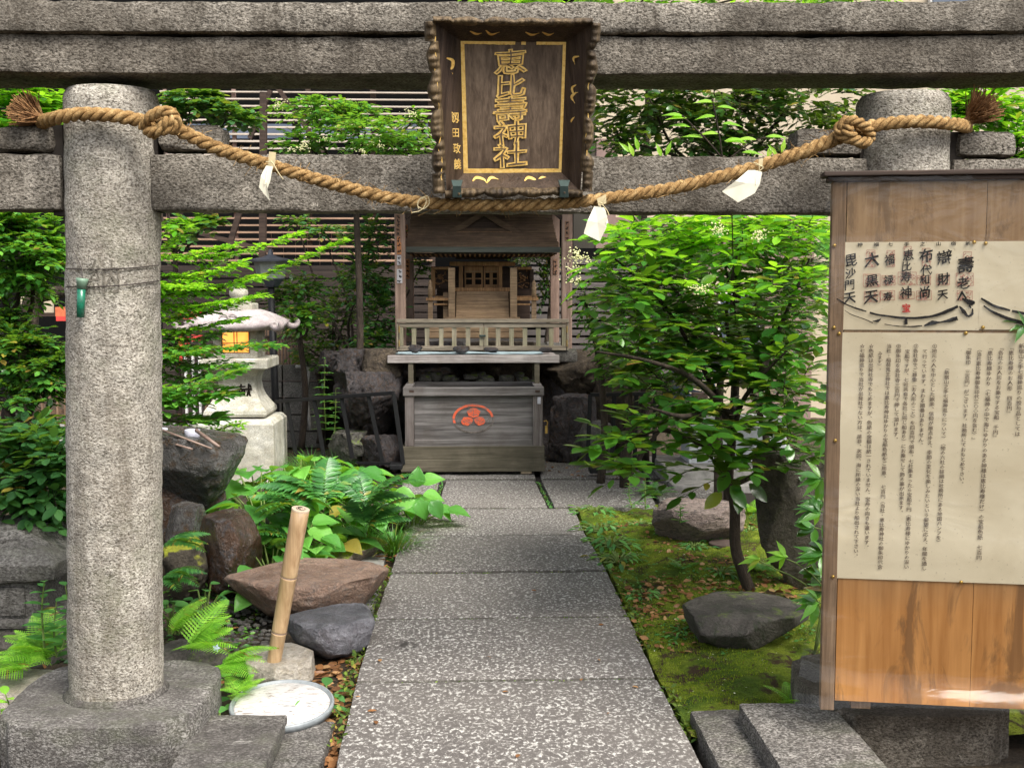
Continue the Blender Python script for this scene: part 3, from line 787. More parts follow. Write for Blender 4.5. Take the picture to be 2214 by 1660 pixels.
# cement collar
for b in (bL, bR): MB().lathe([(.178, .117), (.170, .124), (.162, .136), (.155, .138)], 40, (b.x, YT, 0)).build('mortar_collar', M['granite_grey'], torii, True)
def beampx(name, x0, x1, ytop, ybot, Yf, Yb, mat, amp=.004, bev=.014, sori=0):
    """beam given by its front face in the photo"""
    zt0, zt1 = at(x0, ytop[0], Yf).z, at(x1, ytop[1], Yf).z; zb0, zb1 = at(x0, ybot[0], Yf).z, at(x1, ybot[1], Yf).z
    X0, X1 = at(x0, ytop[0], Yf).x, at(x1, ytop[1], Yf).x; m = MB(); n = max(1, int((X1-X0)/.12)); 
    P = []
    for i in range(n+1):
        k = i/n; x = lerp(X0, X1, k); lift = sori*(2*k-1)**4
        P.append([(x, Yf, lerp(zb0, zb1, k)+lift*.4), (x, Yb, lerp(zb0, zb1, k)+lift*.4), (x, Yb, lerp(zt0, zt1, k)+lift), (x, Yf, lerp(zt0, zt1, k)+lift)])
    v = [p for q in P for p in q]; f = []
    for i in range(n):
        a = i*4
        for j in range(4): f.append((a+j, a+4+j, a+4+(j+1) % 4, a+(j+1) % 4))
    f += [(3, 2, 1, 0), (n*4, n*4+1, n*4+2, n*4+3)]; m.add(v, f)
    return rough(name, m, mat, torii, amp=amp, bevel=bev, scale=13, length=.038)
GR = M['granite']
beampx('lintel_beam', -330, 2560, (79, 79), (160, 160), 3.66, 3.955, GR, .005, sori=.03)
beampx('top_beam', -420, 2640, (2, 4), (70, 71), 3.635, 3.975, GR, .006, .02, sori=.035)
beampx('tie_beam', 322, 1880, (332, 340), (455, 462), 3.735, 3.865, GR, .006)
beampx('tie_beam', -260, 128, (328, 332), (452, 455), 3.735, 3.865, GR, .006)
beampx('tie_beam', 2062, 2420, (343, 346), (462, 464), 3.735, 3.865, GR, .006)
for x0, x1, a, b in ((-60, 112, 270, 326), (338, 482, 262, 326), (1722, 1870, 278, 336), (2074, 2202, 283, 338)):
    beampx('wedge', x0, x1, (a+6 if x0 < 400 and x0 > 0 else a, a if x0 != 338 else a+10), (b, b), 3.74, 3.86, GR, .008, .025)
# dark mortar sockets where the tie beams pass into the pillars
for (x0, x1, ya, yb) in ((108, 140, 270, 466), (316, 344, 268, 458), (1862, 1900, 285, 470), (2044, 2078, 285, 470)):
    p = at(x0, ya, 3.76); q = at(x1, yb, 3.76); MB().box(p.x, q.x, 3.765, 3.835, q.z, p.z).build('mortar_joint', M['gap'], torii)
load_glyphs('納献恵比壽神社釼田政義')
# carved character on the left pillar (incised strokes follow the round face)
mb = MB()
def onpillar(px, py, d=.0):
    r_ = ray(px, py); k = (zat(py, 3.8)-bL.z)/(tL.z-bL.z); cx = lerp(bL.x, tL.x, k); rr = .1555-d
    a = r_.x**2+r_.y**2; b_ = -2*(cx*r_.x+YT*r_.y); c_ = cx*cx+YT*YT-rr*rr; disc = b_*b_-4*a*c_
    return CO+r_*((-b_-math.sqrt(max(disc, 0)))/(2*a))
glyph_add(mb, '納', lambda u, v: onpillar(226+u, 598-v, -.0016), 80, bold=-.012, shear=.03, wob=.03)
o = mb.build('carved_character', plain('carved shadow stone', (.15, .135, .11), .95, .1, var=.7, scale=140), torii)
# wire and green tube
wire = thing('wire_loop', 'thin rusty wire wound twice round the left stone pillar', 'wire', (bL.x, YT, 1.4))
for (ya, yb) in ((581, 573), (620, 607)):
    pts = [onpillar(x, lerp(ya, yb, (x-138)/208)+5*math.sin((x-138)/208*3.1), -.003) for x in range(143, 344, 8)]; MB().tube(pts, .0022, 5).build('wire_strand', M['wire'], wire)
MB().tube([onpillar(155, 538, -.004), onpillar(168, 560, -.012), onpillar(176, 578, -.01), onpillar(178, 602, -.012)], .0016, 4).build('wire_tail', M['wire'], wire)
tube = thing('green_tube', 'small dark green tube wired to the left pillar', 'tube', tuple(onpillar(176, 640, -.02)))
p0, p1, p2 = onpillar(178, 602, -.018), onpillar(176, 624, -.018), onpillar(174, 686, -.018)
MB().tube([p1, p1.lerp(p2, .5), p2], [.0135, .0128, .0122], 16).build('tube_body', M['tube'], tube, True)
MB().tube([p0, p0.lerp(p1, .3), p1], [.0195, .0175, .0145], 16).build('tube_mouth', M['tubecap'], tube, True)

# ------------------------------------------------------------------ base stones beside the plinths
def vblock(name, label, pxb, pyb, pxr, z, yfront, side, th=.35, grp=None, amp=.006):
    p = gnd(pxb, pyb, z); q = gnd(pxr, pyb, z); x0, x1 = sorted((p.x, q.x)); Y = p.y
    m = MB().box(x0, x1, yfront, Y, z-th, z); o = rough(name, m, M['granite_grey'], None, amp=amp, bevel=.012, scale=6, length=.045)
    return tag(o, label, 'stone block', grp)
vblock('base_stone', 'raised grey stone block beside the left plinth, the one touching it', 622, 1543, 440, .035, 2.6, 1)
vblock('base_stone', 'low flat stone block between the left plinth steps and the slab path', 724, 1557, 626, -.015, 2.6, 1)
vblock('base_stone', 'low stone step next to the path on the moss side', 1492, 1535, 1598, .04, 2.6, -1)
vblock('base_stone', 'upper stone step against the plinth under the notice board', 1597, 1519, 1800, .11, 2.6, -1)

# ------------------------------------------------------------------ name plaque
plq = thing('name_plaque', 'dark wooden name plaque with gold characters and scalloped frame on the gate', 'plaque', tuple(at(1105, 240, 3.55)))
def pq(px, py, d=0.0):
    """point on the leaning panel plane; d is how far it stands towards the viewer"""
    Y = 3.60-.10*(400-py)/340-d; return at(px, py, Y)
tl, tr, br, bl = (997, 90), (1223, 92), (1213, 372), (1003, 374)
def quad_slab(c, d0, d1, name, mat, bev=0, parent=plq):
    m = MB(); P = [pq(x, y, d0) for x, y in c]+[pq(x, y, d0) for x, y in c]
    n = (P[1]-P[0]).cross(P[3]-P[0]).normalized(); n = n if n.y < 0 else -n
    Q = [p+n*(d1-d0) for p in P[:4]]
    m.add(P[:4]+Q, [(0,1,2,3),(7,6,5,4),(0,4,5,1),(1,5,6,2),(2,6,7,3),(3,7,4,0)]); return m.build(name, mat, parent, bevel=bev)
quad_slab([(985, 80), (1235, 82), (1224, 384), (992, 386)], -.02, .0, 'panel', M['plaquewood'])
# gold border strips with small losses
def strip(a, b, w, name='gold_border'):
    m = MB(); n = 24; A = Vector((*a, 0)); B = Vector((*b, 0)); d = (B-A).normalized(); s = Vector((-d.y, d.x, 0))*w/2; T = []
    for i in range(n+1):
        p = A.lerp(B, i/n); j = R.uniform(-.6, .6); T += [pq(p.x+s.x, p.y+s.y+j*abs(d.x), .0025), pq(p.x-s.x, p.y-s.y+j*abs(d.x), .0025)]
    m.add(T, [(2*i, 2*i+1, 2*i+3, 2*i+2) for i in range(n)]); return m.build(name, M['gold'], plq)
strip((994, 91), (1114, 93), 9); strip((1127, 94), (1137, 94), 7); strip((1160, 93), (1228, 93), 9); strip((1222, 97), (1213, 370), 10); strip((1002, 370), (1215, 370), 10); strip((999, 95), (1007, 372), 10)
# characters: gilded outline round a wooden core
mb = MB(); mc = MB()
for c, y in zip('恵比壽神社', (134, 186, 236, 288, 335)):
    s = 66 if c != '比' else 62
    kw = dict(shear=.10, wob=.05, seed=y, wide=1.12)
    glyph_add(mb, c, lambda u, v: pq(1104+u, y-v*.84, .0045), s, bold=.048, **kw)
    glyph_add(mc, c, lambda u, v: pq(1104+u, y-v*.84, .0058), s, bold=-.022, **kw)
mb.build('gold_character', M['gold'], plq); mc.build('character_core', M['plaquewood'], plq)
mb = MB()
for c, y, s, x in zip('釼田政義', (254, 287, 321, 355), (25, 22, 23, 24), (983, 985, 987, 988)):
    glyph_add(mb, c, lambda u, v: pq(x+u*.8, y-v, .044+.0), s, bold=.02, wob=.04, seed=y)
mb.build('small_gold_character', M['gold'], plq)
# sloping frame boards (inner edge at the panel, outer edge standing forward) and carved rims
inner = [tl, tr, br, bl]; outer = [(940, 48), (1278, 52), (1255, 414), (966, 418)]
dI, dO = .0, .085
def fr_side(i0, i1):
    a, b, c, d = inner[i0], inner[i1], outer[i1], outer[i0]
    m = MB(); n = 14; T = []
    for i in range(n+1):
        k = i/n; p = (lerp(a[0], b[0], k), lerp(a[1], b[1], k)); q = (lerp(d[0], c[0], k), lerp(d[1], c[1], k))
        T += [pq(*p, dI+.001), pq(*q, dO), pq(*q, dO-.022), pq(*p, dI-.02)]
    f = []
    for i in range(n):
        for j in range(4): f.append((4*i+j, 4*i+4+j, 4*i+4+(j+1) % 4, 4*i+(j+1) % 4))
    m.add(T, f+[(0,1,2,3), (4*n+3, 4*n+2, 4*n+1, 4*n)]); return m.build('frame_board', M['framewood'], plq)
for i in range(4): fr_side(i, (i+1) % 4)
def rim(a, b, nx, ny, seed, lobes, name='carved_rim', wmin=8, wmax=30):
    rg = random.Random(seed); m = MB(); n = 150; T = []; ph = rg.uniform(0, 6)
    L_ = math.hypot(b[0]-a[0], b[1]-a[1])
    for i in range(n+1):
        k = i/n; x, y = lerp(a[0], b[0], k), lerp(a[1], b[1], k)
        e = abs(math.sin(k*lobes*math.pi+ph))**.6; e2 = .5+.5*noise.noise(Vector((k*lobes*2.3, seed, 0)))
        endb = 1 if (k < .12 or k > .88) else 0
        w = max(lerp(wmin, wmax, .55*e+.45*e2), wmax*.85*endb); inn = -6*(.3+e2)*(1-endb); up = .010*e+.014*noise.noise(Vector((k*34, seed, 4)))
        T += [pq(x-nx*inn*-1, y-ny*inn*-1, dO-.002), pq(x+nx*w*.35, y+ny*w*.35, dO+.012+up), pq(x+nx*w*.8, y+ny*w*.8, dO+.004+up), pq(x+nx*w, y+ny*w, dO-.018), pq(x+nx*w*.7, y+ny*w*.7, dO-.045), pq(x, y, dO-.03)]
    f = []
    for i in range(n):
        for j in range(6): f.append((6*i+j, 6*i+6+j, 6*i+6+(j+1) % 6, 6*i+(j+1) % 6))
    m.add(T, f+[tuple(range(6)), tuple(6*n+j for j in range(6))[::-1]]); return m.build(name, M['carved'], plq, True)
rim((942, 46), (962, 418), -1, .05, 3, 5, wmin=4, wmax=30); rim((1277, 50), (1258, 414), 1, 0, 5, 5, wmin=3, wmax=26); rim((936, 50), (1282, 54), 0, -1, 8, 5, wmin=4, wmax=17); rim((962, 412), (1260, 410), 0, 1, 11, 4, wmin=5, wmax=20)
# gold arabesques on the frame boards
def scroll(pts, w, d):
    m = MB(); P = curve([(x, y, 0) for x, y in pts], 14); stroke(m, [(p.x, p.y) for p in P], lambda u, v: pq(u, v, d(u, v)), [w*(.25+1.0*math.sin(math.pi*min(1, i/14*1.1+.05)) ** 1) for i in range(15)], .05); return m
def dd(u, v):
    k = 0
    if u < 1000: k = (1000-u)/58
    elif u > 1216: k = (u-1216)/52
    if v > 373: k = max(k, (v-373)/44)
    if v < 92: k = max(k, (92-v)/42)
    return .002+.083*min(k, 1)+.0015
mb = MB()
for pts, w in (([(966, 126), (979, 132), (977, 148), (966, 150)], 6), ([(966, 154), (976, 160), (976, 168)], 5), ([(980, 192), (976, 200), (964, 204)], 6), ([(980, 210), (979, 222), (971, 230)], 6),
               ([(1252, 122), (1240, 126), (1243, 140)], 4), ([(1246, 184), (1237, 190), (1240, 202), (1250, 200)], 4), ([(1246, 200), (1236, 210), (1243, 224)], 5), ([(1245, 252), (1236, 262), (1243, 274)], 4), ([(1243, 275), (1234, 284), (1238, 292)], 4), ([(1240, 310), (1233, 320), (1238, 330), (1232, 340), (1240, 346)], 5),
               ([(1022, 392), (1030, 384), (1046, 388), (1052, 396)], 5), ([(1052, 396), (1062, 384), (1078, 388)], 5), ([(1134, 391), (1142, 384), (1156, 388), (1162, 396)], 5), ([(1162, 396), (1172, 384), (1190, 388)], 5),
               ([(1016, 68), (1030, 74), (1042, 72)], 4), ([(1050, 66), (1062, 75), (1080, 70)], 4), ([(1136, 70), (1150, 76), (1166, 72)], 4), ([(1172, 70), (1186, 76), (1198, 72)], 4)):
    scroll(pts, w, dd).build('gold_scroll', M['gold'], plq)
def edgeline(xf, ya, yb, seed):
    m = MB(); P = [(xf+4*abs(math.sin(y*.055+seed))+6*noise.noise(Vector((y*.03, seed, 0)))+(y-240)*.055*(1 if xf < 1100 else -1), y) for y in range(ya, yb, 5)]
    stroke(m, P, lambda u, v: pq(u, v, dO+.012), 1.8, .3); return m.build('gold_edge_line', M['gold'], plq)
edgeline(945, 80, 395, 1); edgeline(1270, 150, 380, 2.2)
for x in (988, 1219):
    c = [(x-13, 390), (x+13, 390), (x+9, 404), (x+10, 428), (x-10, 428), (x-9, 404)]
    m = MB().prism([pq(u, v, .085+(.012 if v > 395 else -.01)) for u, v in c], (0, -.012, 0)); m.build('bracket', M['bronze'], plq, bevel=.002)

# ------------------------------------------------------------------ straw rope
ropet = thing('straw_rope', 'thick twisted straw rope slung across the gate between both pillars', 'rope', tuple(at(1100, 440, 3.6)))
def twisted(par, pts, rad, pitch, n, nstr=3, name='strand', mat=None, ph0=0):
    C = curve(pts, n); L = 0; ph = [0]
    for i in range(1, len(C)): L += (C[i]-C[i-1]).length; ph.append(L)
    for s in range(nstr):
        P = []; ref = Vector((0, 0, 1))
        for i, c in enumerate(C):
            t = (C[min(i+1, n)]-C[max(i-1, 0)]).normalized(); u = (ref-t*ref.dot(t)); u = u.normalized() if u.length > .1 else Vector((0, 1, 0)); v = t.cross(u); ref = u
            rr = (rad(i/n) if callable(rad) else rad); a = -ph[i]/pitch*2*math.pi+s*2*math.pi/nstr+ph0
            P.append((c+(u*math.cos(a)+v*math.sin(a))*rr*.60, rr*.50*(1+.16*noise.noise(c*34+Vector((s*7, 0, 0))))))
        MB().tube([p for p, _ in P], [r_ for _, r_ in P], 9).build(name, mat or M['rope'], par, True)
YR = 3.585
line = [(345, 262, YR), (400, 288, YR), (480, 325, YR), (560, 350, YR), (650, 378, YR), (750, 406, YR), (850, 430, YR), (950, 441, 3.57), (1050, 444, 3.56), (1150, 443, 3.56), (1250, 436, 3.57), (1350, 424, YR), (1450, 408, YR), (1550, 384, YR), (1650, 357, YR), (1730, 331, YR), (1800, 303, YR), (1842, 286, YR)]
twisted(ropet, [at(*p) for p in line], lambda k: .0190+.0035*(2*k-1)**2, .098, 460)
lw = [(88, 268, 3.80), (98, 262, 3.70), (125, 255, 3.635), (165, 248, 3.612), (210, 248, 3.605), (260, 252, 3.61), (300, 260, 3.622), (340, 268, 3.60)]
twisted(ropet, [at(*p) for p in lw], .0215, .095, 110)
rw = [(1850, 282, 3.60), (1890, 272, 3.618), (1940, 265, 3.61), (1990, 263, 3.606), (2040, 266, 3.62), (2072, 270, 3.66), (2092, 276, 3.76)]
twisted(ropet, [at(*p) for p in rw], .0205, .095, 110)
def knot(cx, cy, flip=1):
    k = thing('knot', None, None, tuple(Vector((0,0,0)))); k.parent = ropet; OFF[k] = OFF[ropet]; k.location = (0, 0, 0)
    P = [(cx-40*flip, cy+16, 3.58), (cx-26*flip, cy-8, 3.545), (cx+4*flip, cy-22, 3.53), (cx+30*flip, cy-8, 3.55), (cx+26*flip, cy+12, 3.55), (cx, cy+20, 3.54), (cx-28*flip, cy+24, 3.56), (cx-30*flip, cy+8, 3.60)]
    twisted(k, [at(*p) for p in P], .0165, .075, 110)
    P = [(cx-22*flip, cy+30, 3.60), (cx-2*flip, cy+16, 3.545), (cx+16*flip, cy-4, 3.535), (cx+20*flip, cy-22, 3.60)]
    twisted(k, [at(*p) for p in P], .0165, .075, 60)
knot(350, 262, 1); knot(1845, 283, -1)
def tassel(base, d, n, L, seed):
    rg = random.Random(seed); t = thing('tassel', None, None); t.parent = ropet; OFF[t] = OFF[ropet]; m = MB()
    for i in range(n):
        dd_ = (Vector(d).normalized()+rnd(rg, .62)).normalized(); p = Vector(base)+rnd(rg, .010); l = L*rg.uniform(.55, 1.1)
        q = [p, p+dd_*l*.5+rnd(rg, .004), p+dd_*l+rnd(rg, .008)]; m.tube(q, [.0030, .0026, .0020], 3, False)
    o = m.build('bristle', M['fibre'], t); o['kind'] = 'stuff'
    MB().tube([Vector(base)-Vector(d).normalized()*.03, Vector(base)+Vector(d).normalized()*.02], .019, 10).build('binding', M['fibre'], t, True)
b = at(88, 258, 3.74); tassel(b, at(35, 232, 3.72)-b, 420, .095, 1)
b = at(2094, 262, 3.74); tassel(b, at(2145, 215, 3.70)-b, 440, .105, 2)
m = MB(); rg = random.Random(4)
for i in range(520):
    k = rg.random()*16.9; j = int(k); a, b_ = line[j], line[j+1] if j < 17 else line[j]; f = k-j
    p = at(lerp(a[0], b_[0], f), lerp(a[1], b_[1], f), YR)+rnd(rg, .018); m.tube([p, p+rnd(rg, .018), p+rnd(rg, .034)], .0009, 3, False)
o = m.build('loose_fibre', M['rope'], ropet); o['kind'] = 'stuff'
tw = thing('twine_loop', 'thin pale straw tied round the rope left of the plaque, ends dangling', 'twine', tuple(at(915, 440, 3.55)))
m = MB()
for P in ([(905, 452), (903, 440), (912, 427), (922, 432), (918, 446), (908, 456), (890, 460)], [(912, 430), (924, 424), (928, 440), (916, 452), (905, 448)]):
    m.tube(curve([at(x, y, 3.545) for x, y in P], 16), .0016, 4)
m.build('twine', M['twine'], tw)
def slip(label, poly, folds, knotp, tails, name='wood_shaving', stub=None):
    t = thing(name, label, 'wood shaving', tuple(at(*knotp, 3.55)), None, 'pale shavings tied to the straw rope')
    m = MB(); front = []
    for x, y, d in poly: front.append(at(x, y, 3.545-d))
    n = len(front); c = sum(front, Vector())/n; c.y -= .0005
    m.v = [tuple(p) for p in front]+[tuple(p+Vector((0, .0022, 0))) for p in front]+[tuple(c), tuple(c+Vector((0, .0022, 0)))]
    for i in range(n): m.f += [(i, (i+1) % n, 2*n), (n+(i+1) % n, n+i, 2*n+1), (i, n+i, n+(i+1) % n, (i+1) % n)]
    m.build('shaving', M['shaving'], t)
    for (a, b_) in folds: 
        MB().prism([at(a[0], a[1], 3.538), at(b_[0], b_[1], 3.534), at(b_[0]+5, b_[1]-2, 3.545), at(a[0]+5, a[1], 3.545)], (0, -.002, 0)).build('fold', M['shaving'], t)
    if stub: MB().prism([at(x, y, 3.55) for x, y in stub], (0, -.002, 0)).build('upper_end', M['twine'], t)
    m = MB(); 
    for T in tails: m.tube(curve([at(x, y, 3.54) for x, y in T], 10), .0016, 4)
    m.build('tie', M['twine'], t)
slip('narrow torn wood shaving hanging from the rope near the left pillar', [(576, 358, 0), (590, 360, .008), (584, 392, .012), (578, 408, .01), (583, 434, 0), (571, 420, 0), (560, 405, .004), (564, 380, .01)], [((578, 362), (571, 400))], (582, 355), [[(575, 350), (588, 352), (598, 368), (612, 388)], [(584, 346), (594, 360), (604, 378)]], stub=[(582, 328), (597, 330), (594, 362), (580, 358)])
slip('long folded wood shaving hanging just right of the plaque', [(1285, 446, 0), (1303, 449, .01), (1313, 468, .014), (1311, 492, .01), (1297, 522, .0), (1262, 505, .006), (1270, 478, .012)], [((1303, 449), (1310, 484))], (1300, 440), [[(1292, 436), (1304, 440), (1308, 428)], [(1300, 440), (1312, 455), (1317, 466)], [(1296, 444), (1306, 462), (1313, 474)]], stub=[(1290, 430), (1310, 420), (1311, 440), (1294, 446)])
slip('wide pentagon-shaped pale shaving under the rope right of the plaque', [(1618, 368, 0), (1632, 368, .01), (1648, 372, .012), (1643, 398, .012), (1632, 418, .008), (1596, 438, 0), (1561, 414, .004), (1590, 392, .012)], [((1632, 370), (1634, 400))], (1638, 360), [[(1628, 352), (1640, 356), (1642, 368)], [(1634, 356), (1650, 362), (1640, 372)]], stub=[(1640, 344), (1650, 342), (1648, 362), (1640, 360)])

# ------------------------------------------------------------------ notice board
A0 = at(1800, 800, 3.42); brz = -math.radians(9.8)
board = thing('notice_board', 'tall brown varnished notice board with dark cap standing before the right pillar', 'notice board', (A0.x, A0.y, 0), (0, 0, brz))
bu = Vector((math.cos(brz), math.sin(brz), 0)); bn = Vector((math.sin(brz), -math.cos(brz), 0))
def pb(px, py, d=0.0):
    """photo point on the board face -> board-local coordinates"""
    o = A0+bn*d; dr = ray(px, py); t = (o-CO).dot(bn)/dr.dot(bn); p = CO+dr*t-Vector((A0.x, A0.y, 0))
    return Vector((p.dot(bu), -d, p.z))
def bbox(x0, y0, x1, y1, d0, d1, name, mat, parent=board, bev=0, u1=None):
    a = pb(x0, y0); b_ = pb(x1, y1); return MB().box(a.x, u1 if u1 else b_.x, -d1, -d0, b_.z, a.z).build(name, mat, parent, bevel=bev)
zt = pb(1810, 384).z; zb = pb(1780, 1525).z; lu = pb(1790, 800).x; RU = 1.28
for k in range(3):
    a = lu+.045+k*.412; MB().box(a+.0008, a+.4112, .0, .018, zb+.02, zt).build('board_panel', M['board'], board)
MB().box(lu, lu+.043, -.006, .03, zb-.012, zt).build('stile', M['stile'], board, bevel=.003)
MB().box(RU, RU+.043, -.006, .03, zb-.012, zt).build('stile', M['stile'], board, bevel=.003)
MB().box(lu-.03, RU+.08, -.035, .055, zt+.001, zt+.016).build('cap', M['capwood'], board, bevel=.003)
MB().box(lu-.015, RU+.06, -.02, .04, zt-.014, zt).build('cap_moulding', M['capwood'], board, bevel=.003)
MB().box(lu+.10, lu+.16, .02, .07, zb-.01, zt-.1).build('support_post', M['stile'], board); MB().box(RU-.11, RU-.05, .02, .07, -.2, zt-.1).build('support_post', M['stile'], board)
def sheet(name, label, c, seed, u1=None, curl=.004, d=.003, grp=None):
    a = pb(*c[0]); b_ = pb(*c[1]); t = thing(name, label, 'paper notice', tuple(board.matrix_basis @ Vector((0, 0, 0))), (0, 0, brz), grp); t.location = (A0.x, A0.y, 0)
    u0, z1 = a.x, a.z; uu, z0 = (u1 or b_.x), b_.z; n, mm = 26, 26; V = []
    for j in range(mm+1):
        for i in range(n+1):
            x = lerp(u0, uu, i/n); z = lerp(z0, z1, j/mm); V.append((x, -d-.0018*noise.noise(Vector((x*9, z*6, seed)))-.0006, z))
    m = MB(); m.v = V; m.f = [(j*(n+1)+i, j*(n+1)+i+1, (j+1)*(n+1)+i+1, (j+1)*(n+1)+i) for j in range(mm) for i in range(n)]
    m.build('sheet', M['paper'], t, True); return t
s1 = sheet('paper_notice', 'yellowed brush-written sheet with red seals and a boat drawing', [(1797, 524), (2116, 714)], 1)
s2 = sheet('paper_notice', 'second yellowed sheet at the right picture edge with thick black curved strokes', [(2121, 522), (2214, 713)], 2, u1=pb(2121, 522).x+.455)
s3 = sheet('paper_notice', 'large yellowed printed notice in columns on the lower board', [(1797, 718), (2214, 1262)], 3, u1=RU-.02, d=.0045)
def pins(par, L):
    for x, y in L: p = pb(x, y, .008); MB().lathe([(.0058, 0), (.0056, .003), (.002, .005)], 12).build('pin', M['brass'], par, True).matrix_basis = Matrix.Translation(p) @ Matrix.Rotation(math.pi/2, 4, 'X')
pins(s1, [(1804, 531), (2106, 524), (1803, 708)]); pins(s2, [(2131, 526), (2125, 708)]); pins(s3, [(1814, 721), (2088, 720), (1806, 952), (1801, 1246), (2078, 1258)])
cols = [(1864.6, 748, 1850.5, 1201, '☆七福神巡りで当社が出発社でない方は、是非、次回、海に所縁の深い当社より船出されて下さい。'), (1884, 748, 1874, 1182, '☆色紙は出発社寺でもとめますが、色紙の金額は統一されていません。宝舟の向きも違います。'),
 (1903, 764, 1901, 800, 'みます）。'), (1922.6, 748, 1903, 1225, '当社・稲荷鬼王神社では恵比寿神社ゆかりの宝船色紙をご用意。　七百円（当社・恵比寿神社の御朱印代含'), (1943, 748, 1937, 949, '③御朱印を各社寺三百円で押して頂けます。'),
 (1962, 760, 1948, 1107, '宝船ですが、七社共有で各社に同じ船あり）にお乗せして飾る事が出来ます。'), (1980.6, 748, 1960, 1225, '②各社寺でご尊像（お人形のこと）を四百円で頒布。七社集まったら宝船千円（恵比寿様にゆかりの深い'), (2000, 760, 1991, 961, 'て行っています。まわる順番はありません。'),
 (2021, 748, 1998, 1228, '①地元の人を中心とした娯楽、信仰が原点ゆえ、季節の変化を楽しみたいという要望に応え、年間を通し'), (2048, 795, 2029, 1172, '（新宿山之手七福神巡りについて）（他の六社の詳細は社務所にある地図パンフを）'), (2095, 752, 2079, 1045, '『御朱印　三百円』がございます。社務所にておもとめ下さい。'),
 (2118, 755, 2106, 950, '（当社恵比寿神御朱印代三〇〇円を含む）』'), (2141.6, 752, 2117, 1205, '『恵比寿様ゆかり（七福神の中で海にゆかりのある神様は恵比寿様だけ）の宝船色紙　七百円'), (2165, 752, 2152, 945, '『各社のお人形をお乗せする宝船　千円』'), (2187, 752, 2182, 893, '『恵比寿様のお人形　四百円』'), (2209, 748, 2200, 938, '新宿山之手七福神巡りの授与品としては')]
hand = [('毘', 305, 265, 150), ('沙', 300, 415, 125), ('門', 290, 540, 125), ('天', 290, 680, 145), ('大', 535, 262, 170), ('黒', 540, 490, 145), ('天', 525, 668, 165), ('福', 733, 262, 120), ('禄', 720, 485, 112), ('寿', 715, 668, 105),
 ('恵', 940, 212, 130), ('比', 918, 335, 118), ('寿', 915, 450, 125), ('神', 915, 625, 140), ('布', 1135, 215, 165), ('代', 1135, 380, 130), ('和', 1122, 482, 115), ('尚', 1120, 620, 140), ('辯', 1335, 235, 165), ('財', 1328, 475, 140), ('天', 1315, 645, 125), ('壽', 1570, 320, 190), ('老', 1545, 520, 150), ('人', 1530, 655, 110)]
head = list(zip('神福七手之山宿新', (405, 585, 740, 920, 1095, 1270, 1435, 1595)))
load_glyphs(''.join(c[4] for c in cols)+''.join(h[0] for h in hand)+'神福七手之山宿新宝', 1)
mb = MB()
for x0, y0, x1, y1, s in cols:
    n = len(s)
    for i, c in enumerate(s):
        k = i/max(n-1, 1); x, y = lerp(x0, x1, k), lerp(y0, y1, k); sz = (y1-y0)/max(n-1, 1)*.98; sz = min(sz, 13)
        glyph_add(mb, c, lambda u, v: pb(x+u*1.12, y-v, .0085), sz, bold=.012)
mb.build('printed_column', M['printink'], s3)
Z4 = lambda u, v: (1780+u/5.097, 510+v/5.097)
mb = MB()
for c, x, y, s in hand:
    X, Y_ = Z4(x, y); glyph_add(mb, c, lambda u, v: pb(X+u, Y_-v, .0080), s/5.097*.98, bold=.022, shear=.16, wob=.10, seed=x+y)
for c, x in head:
    X, Y_ = Z4(x, 98-(x-400)*.012); glyph_add(mb, c, lambda u, v: pb(X+u, Y_-v*.75, .0080), 12, bold=.03, shear=.1, wob=.05, seed=x)
mb.build('brush_character', M['ink'], s1)
mb = MB(); bs = lambda u, v: pb(*Z4(u, v), .0082)
for P, w in (([(150, 690), (210, 730), (270, 762), (370, 800), (475, 832)], (8, 16, 14, 18, 14)), ([(512, 846), (600, 868), (700, 882), (800, 896), (900, 903), (1000, 905), (1100, 898), (1200, 885), (1310, 852), (1400, 815), (1485, 775)], (22, 20, 22, 24, 26, 24, 28, 26, 34, 36, 30)),
             ([(1500, 775), (1545, 830), (1590, 890)], (14, 42, 26)), ([(1590, 890), (1640, 862), (1645, 800)], (20, 26, 14)), ([(1530, 690), (1600, 725), (1660, 735), (1610, 765)], (14, 56, 30, 24)), ([(1610, 765), (1630, 800)], (20, 10)),
             ([(235, 818), (300, 862), (380, 892), (460, 920), (545, 958)], (5, 8, 9, 8, 12)), ([(545, 940), (600, 935), (635, 915)], (8, 30, 10)), ([(675, 972), (780, 990), (880, 998), (1000, 998), (1090, 990)], (8, 9, 10, 16, 14)), ([(1110, 990), (1200, 960), (1290, 952), (1390, 930), (1480, 905)], (12, 50, 16, 34, 48)), ([(912, 905), (912, 975)], (30, 34))):
    P2 = [(p.x, p.y) for p in curve([(x, y, 0) for x, y in P], 24)]; ww = [np.interp(i/24*(len(w)-1), range(len(w)), w) for i in range(25)]; stroke(mb, P2, bs, ww, .16, len(P))
mb.build('boat_drawing', M['ink'], s1)
mb = MB(); rg = random.Random(3)
